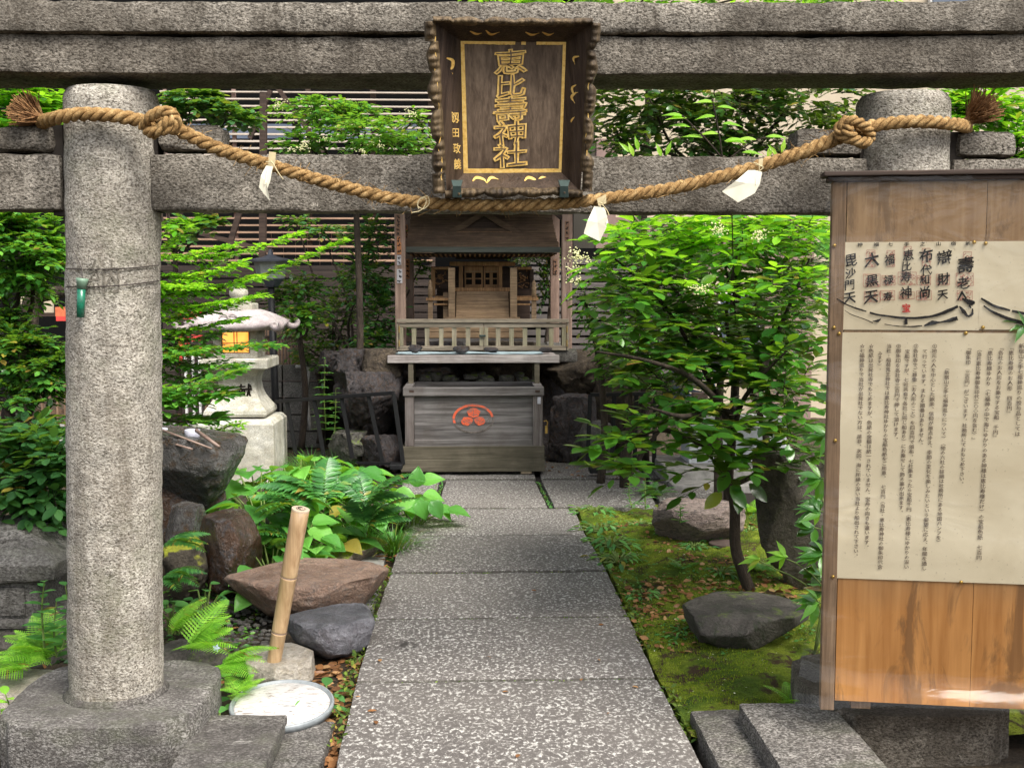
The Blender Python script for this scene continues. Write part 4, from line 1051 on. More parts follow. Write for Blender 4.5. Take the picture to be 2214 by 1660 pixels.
for x, y, w, h in ((525, 250, 95, 190), (745, 250, 88, 182), (535, 490, 190, 140), (720, 490, 150, 108), (930, 165, 85, 100), (925, 468, 205, 140), (1135, 235, 90, 200), (1110, 490, 150, 110), (540, 668, 180, 118), (710, 655, 160, 108), (920, 655, 170, 80), (1110, 655, 170, 100), (1590, 235, 92, 120), (1560, 480, 195, 140), (1560, 655, 170, 105), (1320, 480, 150, 120)):
    for (a, b_, c, d) in ((x-w/2, y-h/2, x+w/2, y-h/2+5), (x-w/2, y+h/2-5, x+w/2, y+h/2), (x-w/2, y-h/2, x-w/2+5, y+h/2), (x+w/2-5, y-h/2, x+w/2, y+h/2)): stroke(mb, [(a, (b_+d)/2), (c, (b_+d)/2)] if c-a > d-b_ else [((a+c)/2, b_), ((a+c)/2, d)], lambda u, v: pb(*Z4(u, v), .0072), 5)
    for i in range(int(w*h/420)):
        u, v = x+rg.uniform(-.42, .42)*w, y+rg.uniform(-.42, .42)*h; L_ = rg.uniform(8, 24); P = [(u, v), (u+L_*rg.choice((1, 0, -1)), v+L_*rg.choice((0, 1)))]
        if P[0] != P[1]: stroke(mb, P, lambda a, b_: pb(*Z4(a, b_), .0072), 7)
mb.build('seal_print', M['stamp'], s1)
mb = MB(); X, Y_ = Z4(915, 795); glyph_add(mb, '宝', lambda u, v: pb(X+u, Y_-v, .008), 19, bold=.05); mb.build('red_seal_character', M['stampred'], s1)
mb = MB()
for P, w in (([(1740, 688), (1820, 738), (1900, 778), (2060, 822)], (20, 30, 30, 22)), ([(2080, 826), (2150, 842), (2260, 862)], (22, 30, 26)), ([(1768, 770), (1850, 828), (1960, 880), (2080, 925), (2260, 980)], (16, 26, 34, 36, 44))):
    P2 = [(p.x, p.y) for p in curve([(x, y, 0) for x, y in P], 24)]; ww = [np.interp(i/24*(len(w)-1), range(len(w)), w) for i in range(25)]; stroke(mb, P2, bs, ww, .12, 5)
mb.build('boat_drawing', M['ink'], s2)
# clear plastic film
t = NT('clear plastic film'); t.b.inputs['Base Color'].default_value = (1, 1, 1, 1)
gl = t.n('BsdfGlossy', {0: (1, 1, 1, 1), 1: .12}); tr_ = t.n('BsdfTransparent', {0: (.985, .985, .975, 1)}); c = t.coord()
bp = t.n('Bump', {'Height': t.noise(t.coord((1.3, 1, 3)), 2.2, 3, .5, 2.2), 'Strength': .3, 'Distance': .03}); t.set(gl.inputs['Normal'], bp)
fr = t.n('Fresnel', {0: 1.45}); t.set(fr.inputs['Normal'], bp)
mx = t.n('MixShader', {0: t.math('MULTIPLY', fr.outputs[0], .6, True), 1: tr_.outputs[0], 2: gl.outputs[0]}); t.t.links.new(mx.outputs[0], t.o.inputs[0]); M['film'] = t.m
V = []; n, mm = 70, 110; za, zc = zt-.002, zb-.060
for j in range(mm+1):
    for i in range(n+1):
        k, q = i/n, j/mm; x = lerp(lu-.018, RU+.05, k); z = lerp(zc, za, q)
        x -= (.022*math.sin(q*9+1)+.007*math.sin(q*31)+.012)*(1-k)**6 + (.03*(1-q)**3)*(1-k)**4
        y = -.014-.012*noise.noise(Vector((x*1.6, z*2.2, 5)))-.045*math.exp(-((q-.035-.012*math.sin(k*5))/.022)**2)-.008*math.exp(-((q-.30-.05*math.sin(k*3.5+1))/.03)**2)*math.exp(-((k-.45)/.3)**2)-.02*math.exp(-((q-.09+.02*math.sin(k*4))/.02)**2)+.003*noise.noise(Vector((x*7, z*2.4, 1)))-.03*(1-k)**9*abs(math.sin(q*14))+.006*(1-k)**5*noise.noise(Vector((x*30, z*16, 7)))
        if k < .03: y += .02*(1-k/.03)
        V.append((x, y, z))
m = MB(); m.v = V; m.f = [(j*(n+1)+i, j*(n+1)+i+1, (j+1)*(n+1)+i+1, (j+1)*(n+1)+i) for j in range(mm) for i in range(n)]
m.build('plastic_film', M['film'], board, True)
# ------------------------------------------------------------------ background buildings and screens
def pxbox(m, x0, y0, x1, y1, Y, dep):
    a = at(x0, y0, Y); b_ = at(x1, y1, Y); return m.box(min(a.x, b_.x), max(a.x, b_.x), Y, Y+dep, min(a.z, b_.z), max(a.z, b_.z))
house = thing('dark_building', 'building behind the louvred screen, its darkness painted near-black', 'building', (-1, 16.5, 0))
MB().box(-12, 2.6, 16.5, 20, -.3, 15).build('wall', M['dark'], house)  # near-black paints the unlit gaps; height added to hold back sky light
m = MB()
for k in range(7):
    o = MB(); pxbox(o, 380+k*90, 268, 452+k*90, 300, 16.42, .06); o.build('window_pane', M['glass'], house)
scr = thing('louvred_screen', 'tall screen of thin horizontal beige slats on the upper left behind the garden', 'screen', (xat(600, 14), 14, 0))
for i in range(26):
    y = 196+i*15.2; x0, x1 = (345, 1010) if i < 20 else (345, 935)
    if y > 580: break
    o = MB(); hh = 7 if i < 9 else 5; pxbox(o, x0, y, x1, y+hh, 14, .05); o.build('slat', M['slat'] if i < 12 else M['slat_warm'], scr)
for x in (352, 500, 660, 800, 925):
    o = MB(); pxbox(o, x, 190, x+16, 582, 14.06, .05); o.build('post', M['pinkwall'] if x < 600 else M['capwood'], scr)
for i in range(14):
    o = MB(); pxbox(o, 560+i*26, 505, 562+i*26, 575, 14.3, .01); o.build('wire_bar', M['slat_warm'], scr)
o = MB(); pxbox(o, 345, 574, 935, 586, 13.97, .1); o.build('bottom_rail', M['fencewood'], scr)
frm = thing('timber_frame', 'dark braced timber post frame in front of the louvred screen', 'frame', (xat(570, 12.8), 12.8, 0))
for a, b_, w in (((570, 200), (568, 560), .075), ((524, 440), (478, 590), .06), ((600, 190), (700, 330), .05), ((345, 482), (590, 545), .05), ((585, 196), (540, 300), .05)):
    MB().beam(at(*a, 12.8), at(*b_, 12.8), w, w, (0, 1, 0)).build('timber', M['darkwood'], frm)
bf = thing('board_fence', 'long dark brown board fence with gaps between its horizontal boards', 'fence', (xat(900, 13.2), 13.2, 0))
for i in range(17):
    y = 586+i*18.3; o = MB(); pxbox(o, 352, y, 1250, y+14.5, 13.2, .03); o.build('board', M['fencewood'], bf)
for x in (376, 560, 742, 905, 1180):
    o = MB(); pxbox(o, x, 584, x+14, 900, 13.25, .06); o.build('post', M['darkwood'], bf)
gf = thing('grey_board_fence', 'grey horizontal board fence seen right of the little shrine', 'fence', (xat(1300, 12.6), 12.6, 0))
for i in range(15):
    y = 560+i*17; o = MB(); pxbox(o, 1120, y, 1470, y+11.5, 12.6, .03); o.build('board', M['greyboard'], gf)
for x in (1252, 1420):
    o = MB(); pxbox(o, x, 556, x+12, 860, 12.65, .06); o.build('post', M['darkwood'], gf)
MB().box(xat(1100, 12.9), xat(1480, 12.9), 12.9, 12.95, -.2, 2.0).build('gap_shade_panel', M['dark'], gf)  # near-black sheet painting shade into the gaps between the boards
cw = thing('cream_house', 'cream rendered house wall with pinkish pillars behind the right tree', 'house', (4, 13.6, 0))
MB().box(xat(1285, 13.6), 12, 13.6, 18, -.3, 9).build('wall', M['cream'], cw)  # wall height raised above view to hold back sky light
for x0, x1, y0, y1 in ((1655, 1696, 600, 1010), (1708, 1750, 560, 1020), (1290, 1330, 300, 620), (1440, 1500, 600, 840)):
    o = MB(); pxbox(o, x0, y0, x1, y1, 13.4, .2); o.build('pillar', M['pinkwall'], cw)
o = MB(); pxbox(o, 1300, 470, 1760, 560, 13.5, .1); o.build('band', M['pinkwall'], cw)
for x0, y0, x1, y1 in ((2020, -60, 2120, 60), (1560, 640, 1640, 760)):
    f_ = MB(); pxbox(f_, x0-6, y0-6, x1+6, y1+6, 13.52, .08); fo = f_.build('window', M['white'], cw); o = MB(); pxbox(o, x0, y0, x1, y1, 13.5, .02); o.build('pane', M['glass'], fo)
for i in range(9):
    o = MB(); a = at(1455, 776+i*10, 12.2); b_ = at(1545, 790+i*11, 11.8); o.beam(a, b_, .03, .035); o.build('roof_rib', M['bluegrey'], cw)
# electric meter shelf / wall blocks behind the lantern
cwl = thing('block_wall', 'low grey green concrete block wall right of the stone lantern', 'wall', (xat(650, 11), 11, 0))
for r_ in range(5):
    for k in range(3):
        o = MB(); y = 790+r_*36; pxbox(o, 566+k*46, y, 609+k*46, y+33, 11.0, .12); o  .build('block', M['oldstone'], cwl, bevel=.004)
o = MB(); pxbox(o, 700, 812, 860, 960, 11.3, .12); o.build('wall_panel', M['gap'], cwl)
MB().tube(curve([at(640, 792, 10.9), at(668, 800, 10.85), at(662, 850, 10.85), at(672, 930, 10.85)], 16), .018, 8).build('hose', M['concrete'], cwl, True)
pf = thing('picket_screen', 'brown upright slat screen behind the stone lantern', 'fence', (xat(610, 11.8), 11.8, 0))
for i in range(13):
    o = MB(); x = 556+i*7.2; pxbox(o, x, 712, x+5.2, 800, 11.8, .03); o.build('picket', M['picket'], pf)
o = MB(); pxbox(o, 550, 726, 650, 731, 11.78, .02); o.build('rail', M['darkwood'], pf)
lg = thing('slat_gate', 'brown wooden slat gate behind the leftmost shrubs', 'gate', (xat(80, 9.5), 9.5, 0))
for i in range(9):
    o = MB(); x = 20+i*16.5; pxbox(o, x, 815, x+8, 925, 9.5, .03); o.build('slat', M['picket'], lg)
for y in (818, 886):
    o = MB(); pxbox(o, 0, y, 160, y+8, 9.54, .03); o.build('rail', M['picket'], lg)
pv = gnd(60, 960, 0); MB().box(-6.6, -1.9, 9.9, 13.0, -.3, -.01).build('pavement', M['concrete'], None)['kind'] = 'structure'
sg = thing('cream_sign', 'small cream sign glimpsed between the left shrubs', 'sign', (xat(50, 8.8), 8.8, 0))
for x0, x1 in ((44, 66), (94, 114)):
    o = MB(); pxbox(o, x0, 632, x1, 676, 8.8, .03); o.build('sign_panel', M['cream'], sg)
o = MB(); pxbox(o, 40, 676, 120, 684, 8.8, .03); o.build('sign_rail', M['darkwood'], sg)
rb = thing('red_box', 'small red and orange offering box left of the pillar', 'box', (xat(128, 8.6), 8.6, 0))
o = MB(); pxbox(o, 119, 664, 150, 684, 8.6, .12); o.build('box_body', M['orange'], rb); o = MB(); pxbox(o, 121, 684, 152, 694, 8.59, .14); o.build('box_base', M['red'], rb)
rs = thing('red_stall', 'red and pink covered stall mostly hidden behind the yellow green sprays', 'stall', (xat(410, 10.5), 10.5, 0))
o = MB(); pxbox(o, 384, 672, 440, 690, 10.5, .3); o.build('red_cover', M['red'], rs); o = MB(); pxbox(o, 372, 690, 450, 696, 10.48, .4); o.build('shelf', M['darkwood'], rs)
for x0, y0, x1, y1 in ((386, 722, 394, 790), (400, 728, 408, 770), (414, 724, 436, 740), (388, 750, 436, 768)):
    o = MB(); pxbox(o, x0, y0, x1, y1, 10.5, .04); o.build('red_cloth', M['red'], rs)
for x0 in (398, 414, 428): o = MB(); pxbox(o, x0, 770, x0+7, 905, 10.45, .04); o.build('white_post', M['white'], rs)
for x0 in (440, 455, 470): o = MB(); pxbox(o, x0, 750, x0+8, 905, 10.8, .04); o.build('brown_slat', M['picket'], rs)

# ------------------------------------------------------------------ garden lamp on black pole
lp = thing('garden_lamp', 'black pole garden lamp standing behind the stone lantern', 'lamp post', (xat(588, 10), 10, 0))
c = (xat(586, 10), 10, 0); zz = lambda y: zat(y, 10)
MB().tube([(xat(594, 10), 10, -.1), (xat(586, 10), 10, zz(620))], [.036, .030], 12).build('pole', M['blackpaint'], lp, True)
MB().lathe([(.0, zz(538)), (.012, zz(540)), (.03, zz(552)), (.075, zz(556)), (.22, zz(563)), (.215, zz(567)), (.0, zz(567))][::-1], 6, c).build('lamp_roof', M['lampgrey'], lp)
MB().lathe([(.0, zz(602)), (.12, zz(602)), (.15, zz(567)), (0, zz(567))], 6, c).build('lamp_pane', plain('frosted lamp glass', (.22, .24, .22), .3, .5), lp)
MB().lathe([(0, zz(622)), (.06, zz(620)), (.12, zz(604)), (.12, zz(601)), (0, zz(601))], 6, c).build('lamp_base', M['lampgrey'], lp)

# ------------------------------------------------------------------ stone lantern
LY = 9.0
ln = thing('stone_lantern', 'pale carved stone lantern with lit window left of the shrine', 'stone lantern', (xat(518, LY+.3), LY+.3, 0))
cx = xat(518, LY+.3)-.01; cy = LY+.31
def sq(m, prof, n=6, flare=0, px=2.0, c=(cx, cy)):
    """square loft; prof of (half width, z, corner lift)"""
    rings = []
    for hw, z, lf in prof:
        ring = []
        for s in range(4):
            for i in range(n):
                t = i/n*2-1; x, y = [(t, -1), (1, t), (-t, 1), (-1, -t)][s]
                e = abs(t)**3; ring.append((c[0]+x*hw*(1+flare*e*lf), c[1]+y*hw*(1+flare*e*lf), z+lf*e))
        rings.append(ring)
    b0 = len(m.v); k = 4*n
    for r_ in rings: m.v += r_
    for i in range(len(rings)-1):
        for j in range(k): m.f.append((b0+i*k+j, b0+i*k+(j+1) % k, b0+(i+1)*k+(j+1) % k, b0+(i+1)*k+j))
    m.f.append(tuple(b0+j for j in range(k))[::-1]); m.f.append(tuple(b0+(len(rings)-1)*k+j for j in range(k))); return m
zl = lambda y: zat(y, LY)
LS = M['lantern']
sq(MB(), [(.325, -.1, 0), (.325, zl(916), 0), (.30, zl(908), 0), (.29, zl(906), 0)]).build('base_block', LS, ln, bevel=.006)
wst = [(.245, 902), (.255, 896), (.25, 889), (.215, 876), (.18, 862), (.158, 846), (.150, 830), (.158, 816), (.178, 806), (.20, 801)]
sq(MB(), [(w, zl(y), 0) for w, y in wst], 2).build('pedestal', LS, ln, bevel=.003)
sq(MB(), [(.215, zl(801), 0), (.275, zl(797), 0), (.275, zl(778), 0), (.262, zl(775), 0)]).build('platform', LS, ln, bevel=.005)
# fire box built of corner posts, sill and head so the openings are real
hb = .178; z0, z1 = zl(775), zl(714); fb = MB()
for sx in (-1, 1):
    for sy in (-1, 1):
        x = cx+sx*(hb-.030); y = cy+sy*(hb-.030); fb.box(x-.030, x+.030, y-.030, y+.030, z0, z1)
fb.box(cx-hb+.004, cx+hb-.004, cy-hb+.004, cy+hb-.004, z0+.001, zl(765)); fb.box(cx-hb+.004, cx+hb-.004, cy-hb+.004, cy+hb-.004, zl(719), z1-.001)
for sx in (-1, 1): fb.box(cx+sx*(hb-.018)-.012, cx+sx*(hb-.018)+.012, cy-hb+.06, cy+hb-.06, zl(765), zl(719))
fb.box(cx-hb+.06, cx+hb-.06, cy+hb-.03, cy+hb-.01, zl(765), zl(719))
fb.build('fire_box', LS, ln, bevel=.004)
t = NT('lit paper window'); em = t.n('Emission', {0: t.ramp(t.noise(t.coord(), 6, 2), [(.35, (1, .20, .015)), (.6, (1, .42, .08))]), 1: .85}); t.t.links.new(em.outputs[0], t.o.inputs[0]); M['glow'] = t.m
gw = MB().box(cx-hb+.055, cx+hb-.055, cy-hb+.034, cy-hb+.038, zl(766), zl(718)).build('lit_window', M['glow'], ln)
m = MB(); yy = cy-hb+.018
m.box(cx-hb+.055, cx-hb+.072, yy-.006, yy+.010, zl(766), zl(718)); m.box(cx+hb-.072, cx+hb-.055, yy-.006, yy+.010, zl(766), zl(718)); m.box(cx-hb+.072, cx+hb-.072, yy-.006, yy+.010, zl(766), zl(763))
for dx in (-.012, .012): m.box(cx+dx-.0035, cx+dx+.0035, yy-.002, yy+.004, zl(763), zl(718))
m.box(cx-hb+.072, cx+hb-.072, yy-.001, yy+.003, zl(743), zl(741.5)); m.build('window_grid', M['stile'], gw)
MB().lathe([(0, 0), (.026, 0), (.026, .004), (0, .004)], 20).build('oval_light', M['glow'], ln).matrix_basis = Matrix.Translation((cx+hb-.006-ln.location.x, cy-.04-ln.location.y, zl(742))) @ Matrix.Rotation(math.pi/2, 4, 'Y') @ Matrix.Diagonal((1.5, .7, 1, 1))
roof = [(.20, 714, 0), (.36, 716, .02), (.385, 711, .035), (.395, 706, .04), (.37, 699, .025), (.325, 688, .01), (.26, 677, 0), (.19, 671, 0), (.17, 670, 0)]
sq(MB(), [(w*.86, zl(y), l_) for w, y, l_ in roof], 8, 2.0).build('roof', M['lantern_roof'], ln, True)
for sx in (-1, 1):
    for sy in (-1, 1):
        P = [(cx+sx*q*.86, cy+sy*q*.86, zl(y)) for q, y in ((.33, 696), (.385, 703), (.425, 710), (.465, 709), (.485, 702), (.478, 697))]
        MB().tube(curve(P, 14), [lerp(.030, .022, i/14) for i in range(15)], 8).build('curled_corner', M['lantern_roof'], ln, True)
m = MB()
for dx, rr in ((-.035, .034), (.035, .034)): m.tube([(cx-.03+dx+rr*math.cos(a/10*math.pi*1.6)*1.0, cy-.288+abs(rr*math.sin(a/10*math.pi*1.6))*.35, zl(687)+rr*math.sin(a/10*math.pi*1.6)*.8) for a in range(11)], .007, 6)
m.build('roof_emblem', M['lantern_roof'], ln, True)
sq(MB(), [(.135, zl(671), 0), (.135, zl(657), 0), (.12, zl(656), 0)]).build('finial_plinth', LS, ln, bevel=.006)
MB().lathe([(.105, zl(656)), (.10, zl(651)), (.06, zl(646)), (.062, zl(643)), (.075, zl(639)), (.078, zl(635)), (.076, zl(629)), (.06, zl(622)), (.03, zl(618)), (.0, zl(616))], 24, (cx, cy, 0)).build('finial', LS, ln, True)
mb = MB(); yp = LY+.145; glyph_add(mb, '献', lambda u, v: (at(529+u, 847-v, yp).x, yp-.010, at(529+u, 847-v, yp).z), 36, bold=.03, wob=.05, shear=.05)
mb.build('carved_character', M['hole'], ln)

# ------------------------------------------------------------------ little shrine under its canopy
sc_ = thing('shrine_canopy', 'four post wooden canopy over the little shrine, posts plastered with stickers', 'shrine canopy', (xat(1045, 10.1), 10.1, .98))
zf = lambda y, Y=10.1: zat(y, Y)
for (px, Y, w) in ((866, 10.1, .095), (885, 11.3, .09), (1225, 10.1, .095), (1199, 11.3, .09)):
    x = xat(px, Y); MB().box(x-w/2, x+w/2, Y-w/2, Y+w/2, .98, 2.42).build('post', M['postwood'], sc_, bevel=.006)
    rough('footing', MB().box(x-.085, x+.085, Y-.085, Y+.085, .86, .985), M['oldstone'], sc_, amp=.01, bevel=.02)
xl, xr = xat(866, 10.1), xat(1225, 10.1)
for Y in (10.1, 11.3): MB().box(xl-.2, xr+.2, Y-.05, Y+.05, 2.30, 2.42).build('cross_beam', M['darkwood'], sc_)
for x in (xl, xr): MB().box(x-.045, x+.045, 9.8, 11.6, 2.421, 2.52).build('eave_beam', M['darkwood'], sc_)
for x, s in ((xl, 1), (xr, -1)): MB().beam((x+s*.04, 10.1, 2.16), (x+s*.22, 10.1, 2.32), .05, .05, (0, 1, 0)).build('brace', M['darkwood'], sc_)
for i in range(9): MB().box(lerp(xl, xr, i/8)-.02-.1*(1 if i == 0 else 0), lerp(xl, xr, i/8)+.02+.1*(1 if i == 8 else 0), 9.72, 11.7, 2.521, 2.56).build('rafter', M['darkwood'], sc_)
for s, ya, yb in ((1, 9.6, 10.7), (-1, 11.8, 10.7)):
    MB().prism([(xl-.3, ya, 2.561), (xr+.3, ya, 2.561), (xr+.3, yb, 2.72), (xl-.3, yb, 2.72)], (0, 0, .03)).build('roof_slope', M['roofwood'], sc_)
stick = MB(); 
def sticker(px, y0, y1, w, mat, Y=10.05, txt=True, col=None):
    o = MB(); a = at(px-w/2, y0, Y); b_ = at(px+w/2, y1, Y); o.box(a.x, b_.x, Y-.0055, Y-.003, b_.z, a.z); s = o.build('sticker', mat, sc_)
    if txt:
        t_ = MB(); rg = random.Random(int(px*7+y0)); n = max(2, int((y1-y0)/9))
        for i in range(n):
            yc = lerp(y0, y1, (i+.5)/n)
            for k in range(4):
                ax = px+rg.uniform(-.25, .25)*w; d = rg.choice(((w*.5, 0), (0, 5.5), (w*.35, 3))); q = Y-.0065
                P = [(ax-d[0]/2, yc+rg.uniform(-2.5, 2.5)-d[1]/2)]; P.append((P[0][0]+d[0], P[0][1]+d[1]))
                stroke(t_, P, lambda u, v: tuple(at(u, v, q)), 1.4)
        t_.build('sticker_print', col or M['ink'], s)
ST = {'o': plain('orange sticker', (.42, .17, .07), .6, .3), 'w': plain('faded white sticker', (.42, .40, .42), .6, .3), 'b': plain('brown sticker', (.20, .11, .07), .6, .3), 'c': plain('cream sticker', (.55, .42, .32), .6, .3)}
for px, a, b_, w, k in ((861, 464, 510, 10, 'b'), (862, 512, 524, 7, 'o'), (863, 524, 550, 10, 'o'), (863, 552, 573, 9, 'w'), (864, 582, 612, 12, 'w'), (1226, 478, 520, 9, 'b'), (1226, 568, 586, 7, 'c'), (1227, 594, 606, 7, 'c'), (1226, 636, 648, 6, 'w')): sticker(px, a, b_, w, ST[k])
for px, a, b_, w, k in ((877, 486, 506, 9, 'o'), (880, 508, 514, 8, 'o'), (881, 560, 603, 10, 'o')): sticker(px, a, b_, w, ST[k], 11.25)
sticker(1201, 560, 592, 8, ST['b'], 11.25)

hk = thing('little_shrine', 'small dim wooden shrine with steps, latticed doors and gabled shingle roof', 'shrine', (xat(1043, 10.5), 10.5, 1.0))
Yf = 10.38
def hb_(x0, y0, x1, y1, Y, dep, name, mat, bev=.003): o = MB(); pxbox(o, x0, y0, x1, y1, Y, dep); return o.build(name, mat, hk, bevel=bev)
for x0, x1 in ((969, 984), (1103, 1118)): hb_(x0, 579, x1, 690, Yf, .075, 'front_pillar', M['stepwood'])
hb_(962, 686, 1124, 694, Yf-.03, .10, 'ground_sill', M['stepwood'])
for i in range(8):
    y1 = 688-i*7.2; Y = Yf+.02+i*.045; a = at(984, y1, Y); b_ = at(1103, y1-7.2, Y)
    MB().box(xat(985, Yf)+.002, xat(1102, Yf)-.002, Y, Y+.10, a.z-.02, b_.z).build('step', M['stepwood'], hk, bevel=.003)
Yd = 10.86
hb_(975, 622, 1112, 630, Yd-.12, .4, 'veranda_floor', M['shrinewood'])
hb_(940, 640, 975, 646, Yd-.25, .5, 'side_veranda', M['shrinewood']); hb_(1112, 640, 1162, 646, Yd-.25, .5, 'side_veranda', M['shrinewood'])
hb_(944, 578, 1146, 690, 11.25, .03, 'back_wall', M['darkwood'])
hb_(972, 566, 1114, 575, Yd-.05, .07, 'lintel', M['shrinewood']); hb_(985, 545, 1105, 560, Yd, .1, 'upper_beam', M['darkwood'])
for x0, x1 in ((992, 1001), (1078, 1086)): hb_(x0, 574, x1, 624, Yd-.02, .06, 'door_post', M['shrinewood'])
for x0, x1 in ((1004, 1044), (1046, 1078)):
    d = hb_(x0, 576, x1, 622, Yd+.02, .02, 'door', M['shrinewood'])
    for k in range(2):
        w = (x1-x0)/2
        for j in range(2):
            o = MB(); pxbox(o, x0+k*w+3.5, 590+j*14, x0+(k+1)*w-3.5, 601+j*14, Yd+.016, .003); o.build('lattice_opening', M['hole'], d)
    o = MB(); pxbox(o, x0+1, 586, x1-1, 588, Yd+.010, .008); o.build('door_rail', M['stepwood'], d)
for x0, x1 in ((940, 968), (1118, 1146)):
    p = hb_(x0, 582, x1, 624, Yd+.06, .02, 'carved_side_panel', M['darkwood'])
    rg = random.Random(x0); m = MB()
    for k in range(16):
        a = at(rg.uniform(x0+3, x1-3), rg.uniform(586, 620), Yd+.05); m.tube(curve([a, a+Vector((rg.uniform(-.03, .03), 0, rg.uniform(-.02, .03))), a+Vector((rg.uniform(-.04, .04), 0, rg.uniform(-.02, .02)))], 5), .005, 5)
    m.build('carving', M['shrinewood'], p, True)
    hb_(x0-6, 577, x1+(6 if x0 < 1000 else 4), 583, Yd+.0, .08, 'panel_head', M['shrinewood'])
hb_(932, 576, 941, 640, Yd+.02, .05, 'corner_post', M['shrinewood']); hb_(1146, 582, 1154, 640, Yd+.02, .05, 'corner_post', M['darkwood'])
for px in (930, 1155):
    x = xat(px, Yf+.02); c = (x, Yf+.06, 0)
    MB().box(x-.022, x+.022, Yf+.038, Yf+.082, zf(690, Yf), zf(648, Yf)).build('newel_post', M['stepwood'], hk)
    MB().lathe([(.022, zf(648, Yf)), (.022, zf(622, Yf)), (.016, zf(618, Yf)), (.02, zf(612, Yf)), (.0, zf(604, Yf))], 12, c).build('newel_cap', M['stepwood'], hk, True)
    s = 1 if px < 1000 else -1
    hb_(min(px-9, px+s*40), 644, max(px+9, px+s*40), 650, Yf+.02, .07, 'balustrade_rail', M['shrinewood'])
    hb_(min(px+s*8, px+s*38), 656, max(px+s*8, px+s*38), 660, Yf+.04, .03, 'balustrade_rail', M['shrinewood'])
hb_(958, 632, 984, 690, Yf+.10, .3, 'stair_side', M['stepwood']); hb_(1103, 632, 1118, 690, Yf+.10, .3, 'stair_side', M['stepwood'])
for i in range(4): hb_(928+i*0, 704+i*14, 1135, 716.5+i*14, Yf-.02, .9, 'plinth_board', M['stepwood'] if i < 2 else M['offwood'])
# roof: layered shingle courses rising towards the back, with a triangular gable
nco = 13
for i in range(nco):
    k = i/(nco-1); Y = 10.26+.62*k; z = zf(534, 10.26)+.02+.46*k**1.45; hw = .705-.05*k
    MB().box(-.005+xat(1043, 10.3)-hw, xat(1043, 10.3)+hw, Y, Y+.12, z-.02, z+.035*(.6+k)).build('roof_course', M['roofwood'], hk)
xc = xat(1043, 10.3)
MB().box(xc-.715, xc+.715, 10.24, 10.30, zf(546, 10.26), zf(534, 10.26)).build('eave_edge', M['fascia'], hk, bevel=.003)
MB().box(xc-.69, xc+.69, 10.31, 11.3, zf(549, 10.3), zf(546.5, 10.3)).build('eave_soffit', M['darkwood'], hk)
for i in range(30): x = lerp(xc-.66, xc+.66, i/29); MB().box(x-.008, x+.008, 10.33, 10.9, zf(552, 10.3), zf(549.2, 10.3)).build('rafter', M['shrinewood'], hk)
gx = xat(1047, 10.5); za_, zb_ = zf(466, 10.5), zf(504, 10.5)
MB().prism([(gx-.25, 10.55, zb_), (gx+.25, 10.55, zb_), (gx, 10.55, za_)], (0, .3, 0)).build('gable_wall', M['darkwood'], hk)
for s in (-1, 1):
    MB().prism([(gx, 10.50, za_+.05), (gx, 10.50, za_), (gx+s*.17, 10.50, zb_+.05), (gx+s*.33, 10.50, zb_-.02), (gx+s*.36, 10.50, zb_+.01), (gx+s*.18, 10.50, zb_+.11)], (0, .06, 0)).build('barge_board', M['roofwood'], hk)
MB().box(gx-.26, gx+.26, 10.49, 10.54, zb_-.005, zb_+.012).build('gable_tie', M['shrinewood'], hk)
MB().box(gx-.5, gx+.5, 10.9, 11.05, zf(480, 10.9)+.30, zf(480, 10.9)+.42).build('ridge', M['roofwood'], hk)

# railing with a pair of baluster gates
rl = thing('railing_gate', 'weathered low railing with two baluster gate leaves before the little shrine', 'railing', (xat(1043, 9.95), 9.95, .97))
def rb_(x0, y0, x1, y1, dy, dep, name, mat, par=rl, bev=.003): o = MB(); pxbox(o, x0, y0, x1, y1, 9.95+dy, dep); return o.build(name, mat, par, bevel=bev)
rb_(857, 690, 1230, 697.5, -.01, .06, 'top_rail', M['railwood']); rb_(857, 697.6, 861.5, 757, 0, .05, 'end_post', M['railwood']); rb_(1225.5, 697.6, 1230, 757, 0, .05, 'end_post', M['railwood'])
for x0, x1, bx in ((863, 1045.5, (895, 923.5, 954, 982, 1012)), (1046.5, 1224, (1077, 1106, 1135, 1164, 1192))):
    lf = thing('gate_leaf', None, None); lf.parent = rl; OFF[lf] = OFF[rl]
    rb_(x0, 699, x1, 708, .005, .04, 'leaf_rail', M['railwood'], lf); rb_(x0, 748, x1, 757.5, .005, .04, 'leaf_rail', M['railwood'], lf)
    rb_(x0, 708.2, x0+9, 747.8, .006, .038, 'stile', M['balwood'], lf); rb_(x1-9, 708.2, x1, 747.8, .006, .038, 'stile', M['balwood'], lf)
    for x in bx:
        m = MB(); P = []
        for y, w in ((707, 4.8), (716, 5.2), (732, 4.6), (749, 4.9)): P.append((y, w))
        for k in range(3):
            a, b_ = P[k], P[k+1]; A = [at(x-a[1], a[0], 9.965), at(x+a[1], a[0], 9.965), at(x+b_[1], b_[0], 9.965), at(x-b_[1], b_[0], 9.965)]; m.prism(A, (0, .025, 0))
        m.build('baluster', M['balwood'], lf)
rb_(1036, 724, 1050, 728, -.02, .02, 'latch', M['bronze']); 
for x in (862, 1225):
    for y in (705, 735): rb_(x, y, x+2, y+14, -.004, .006, 'hinge', M['brass'], bev=0)
MB().tube(curve([at(856, 757, 9.93), at(875, 757, 9.92), at(900, 752, 9.925), at(940, 754, 9.93)], 12), .006, 6).build('cord', M['railwood'], rl)

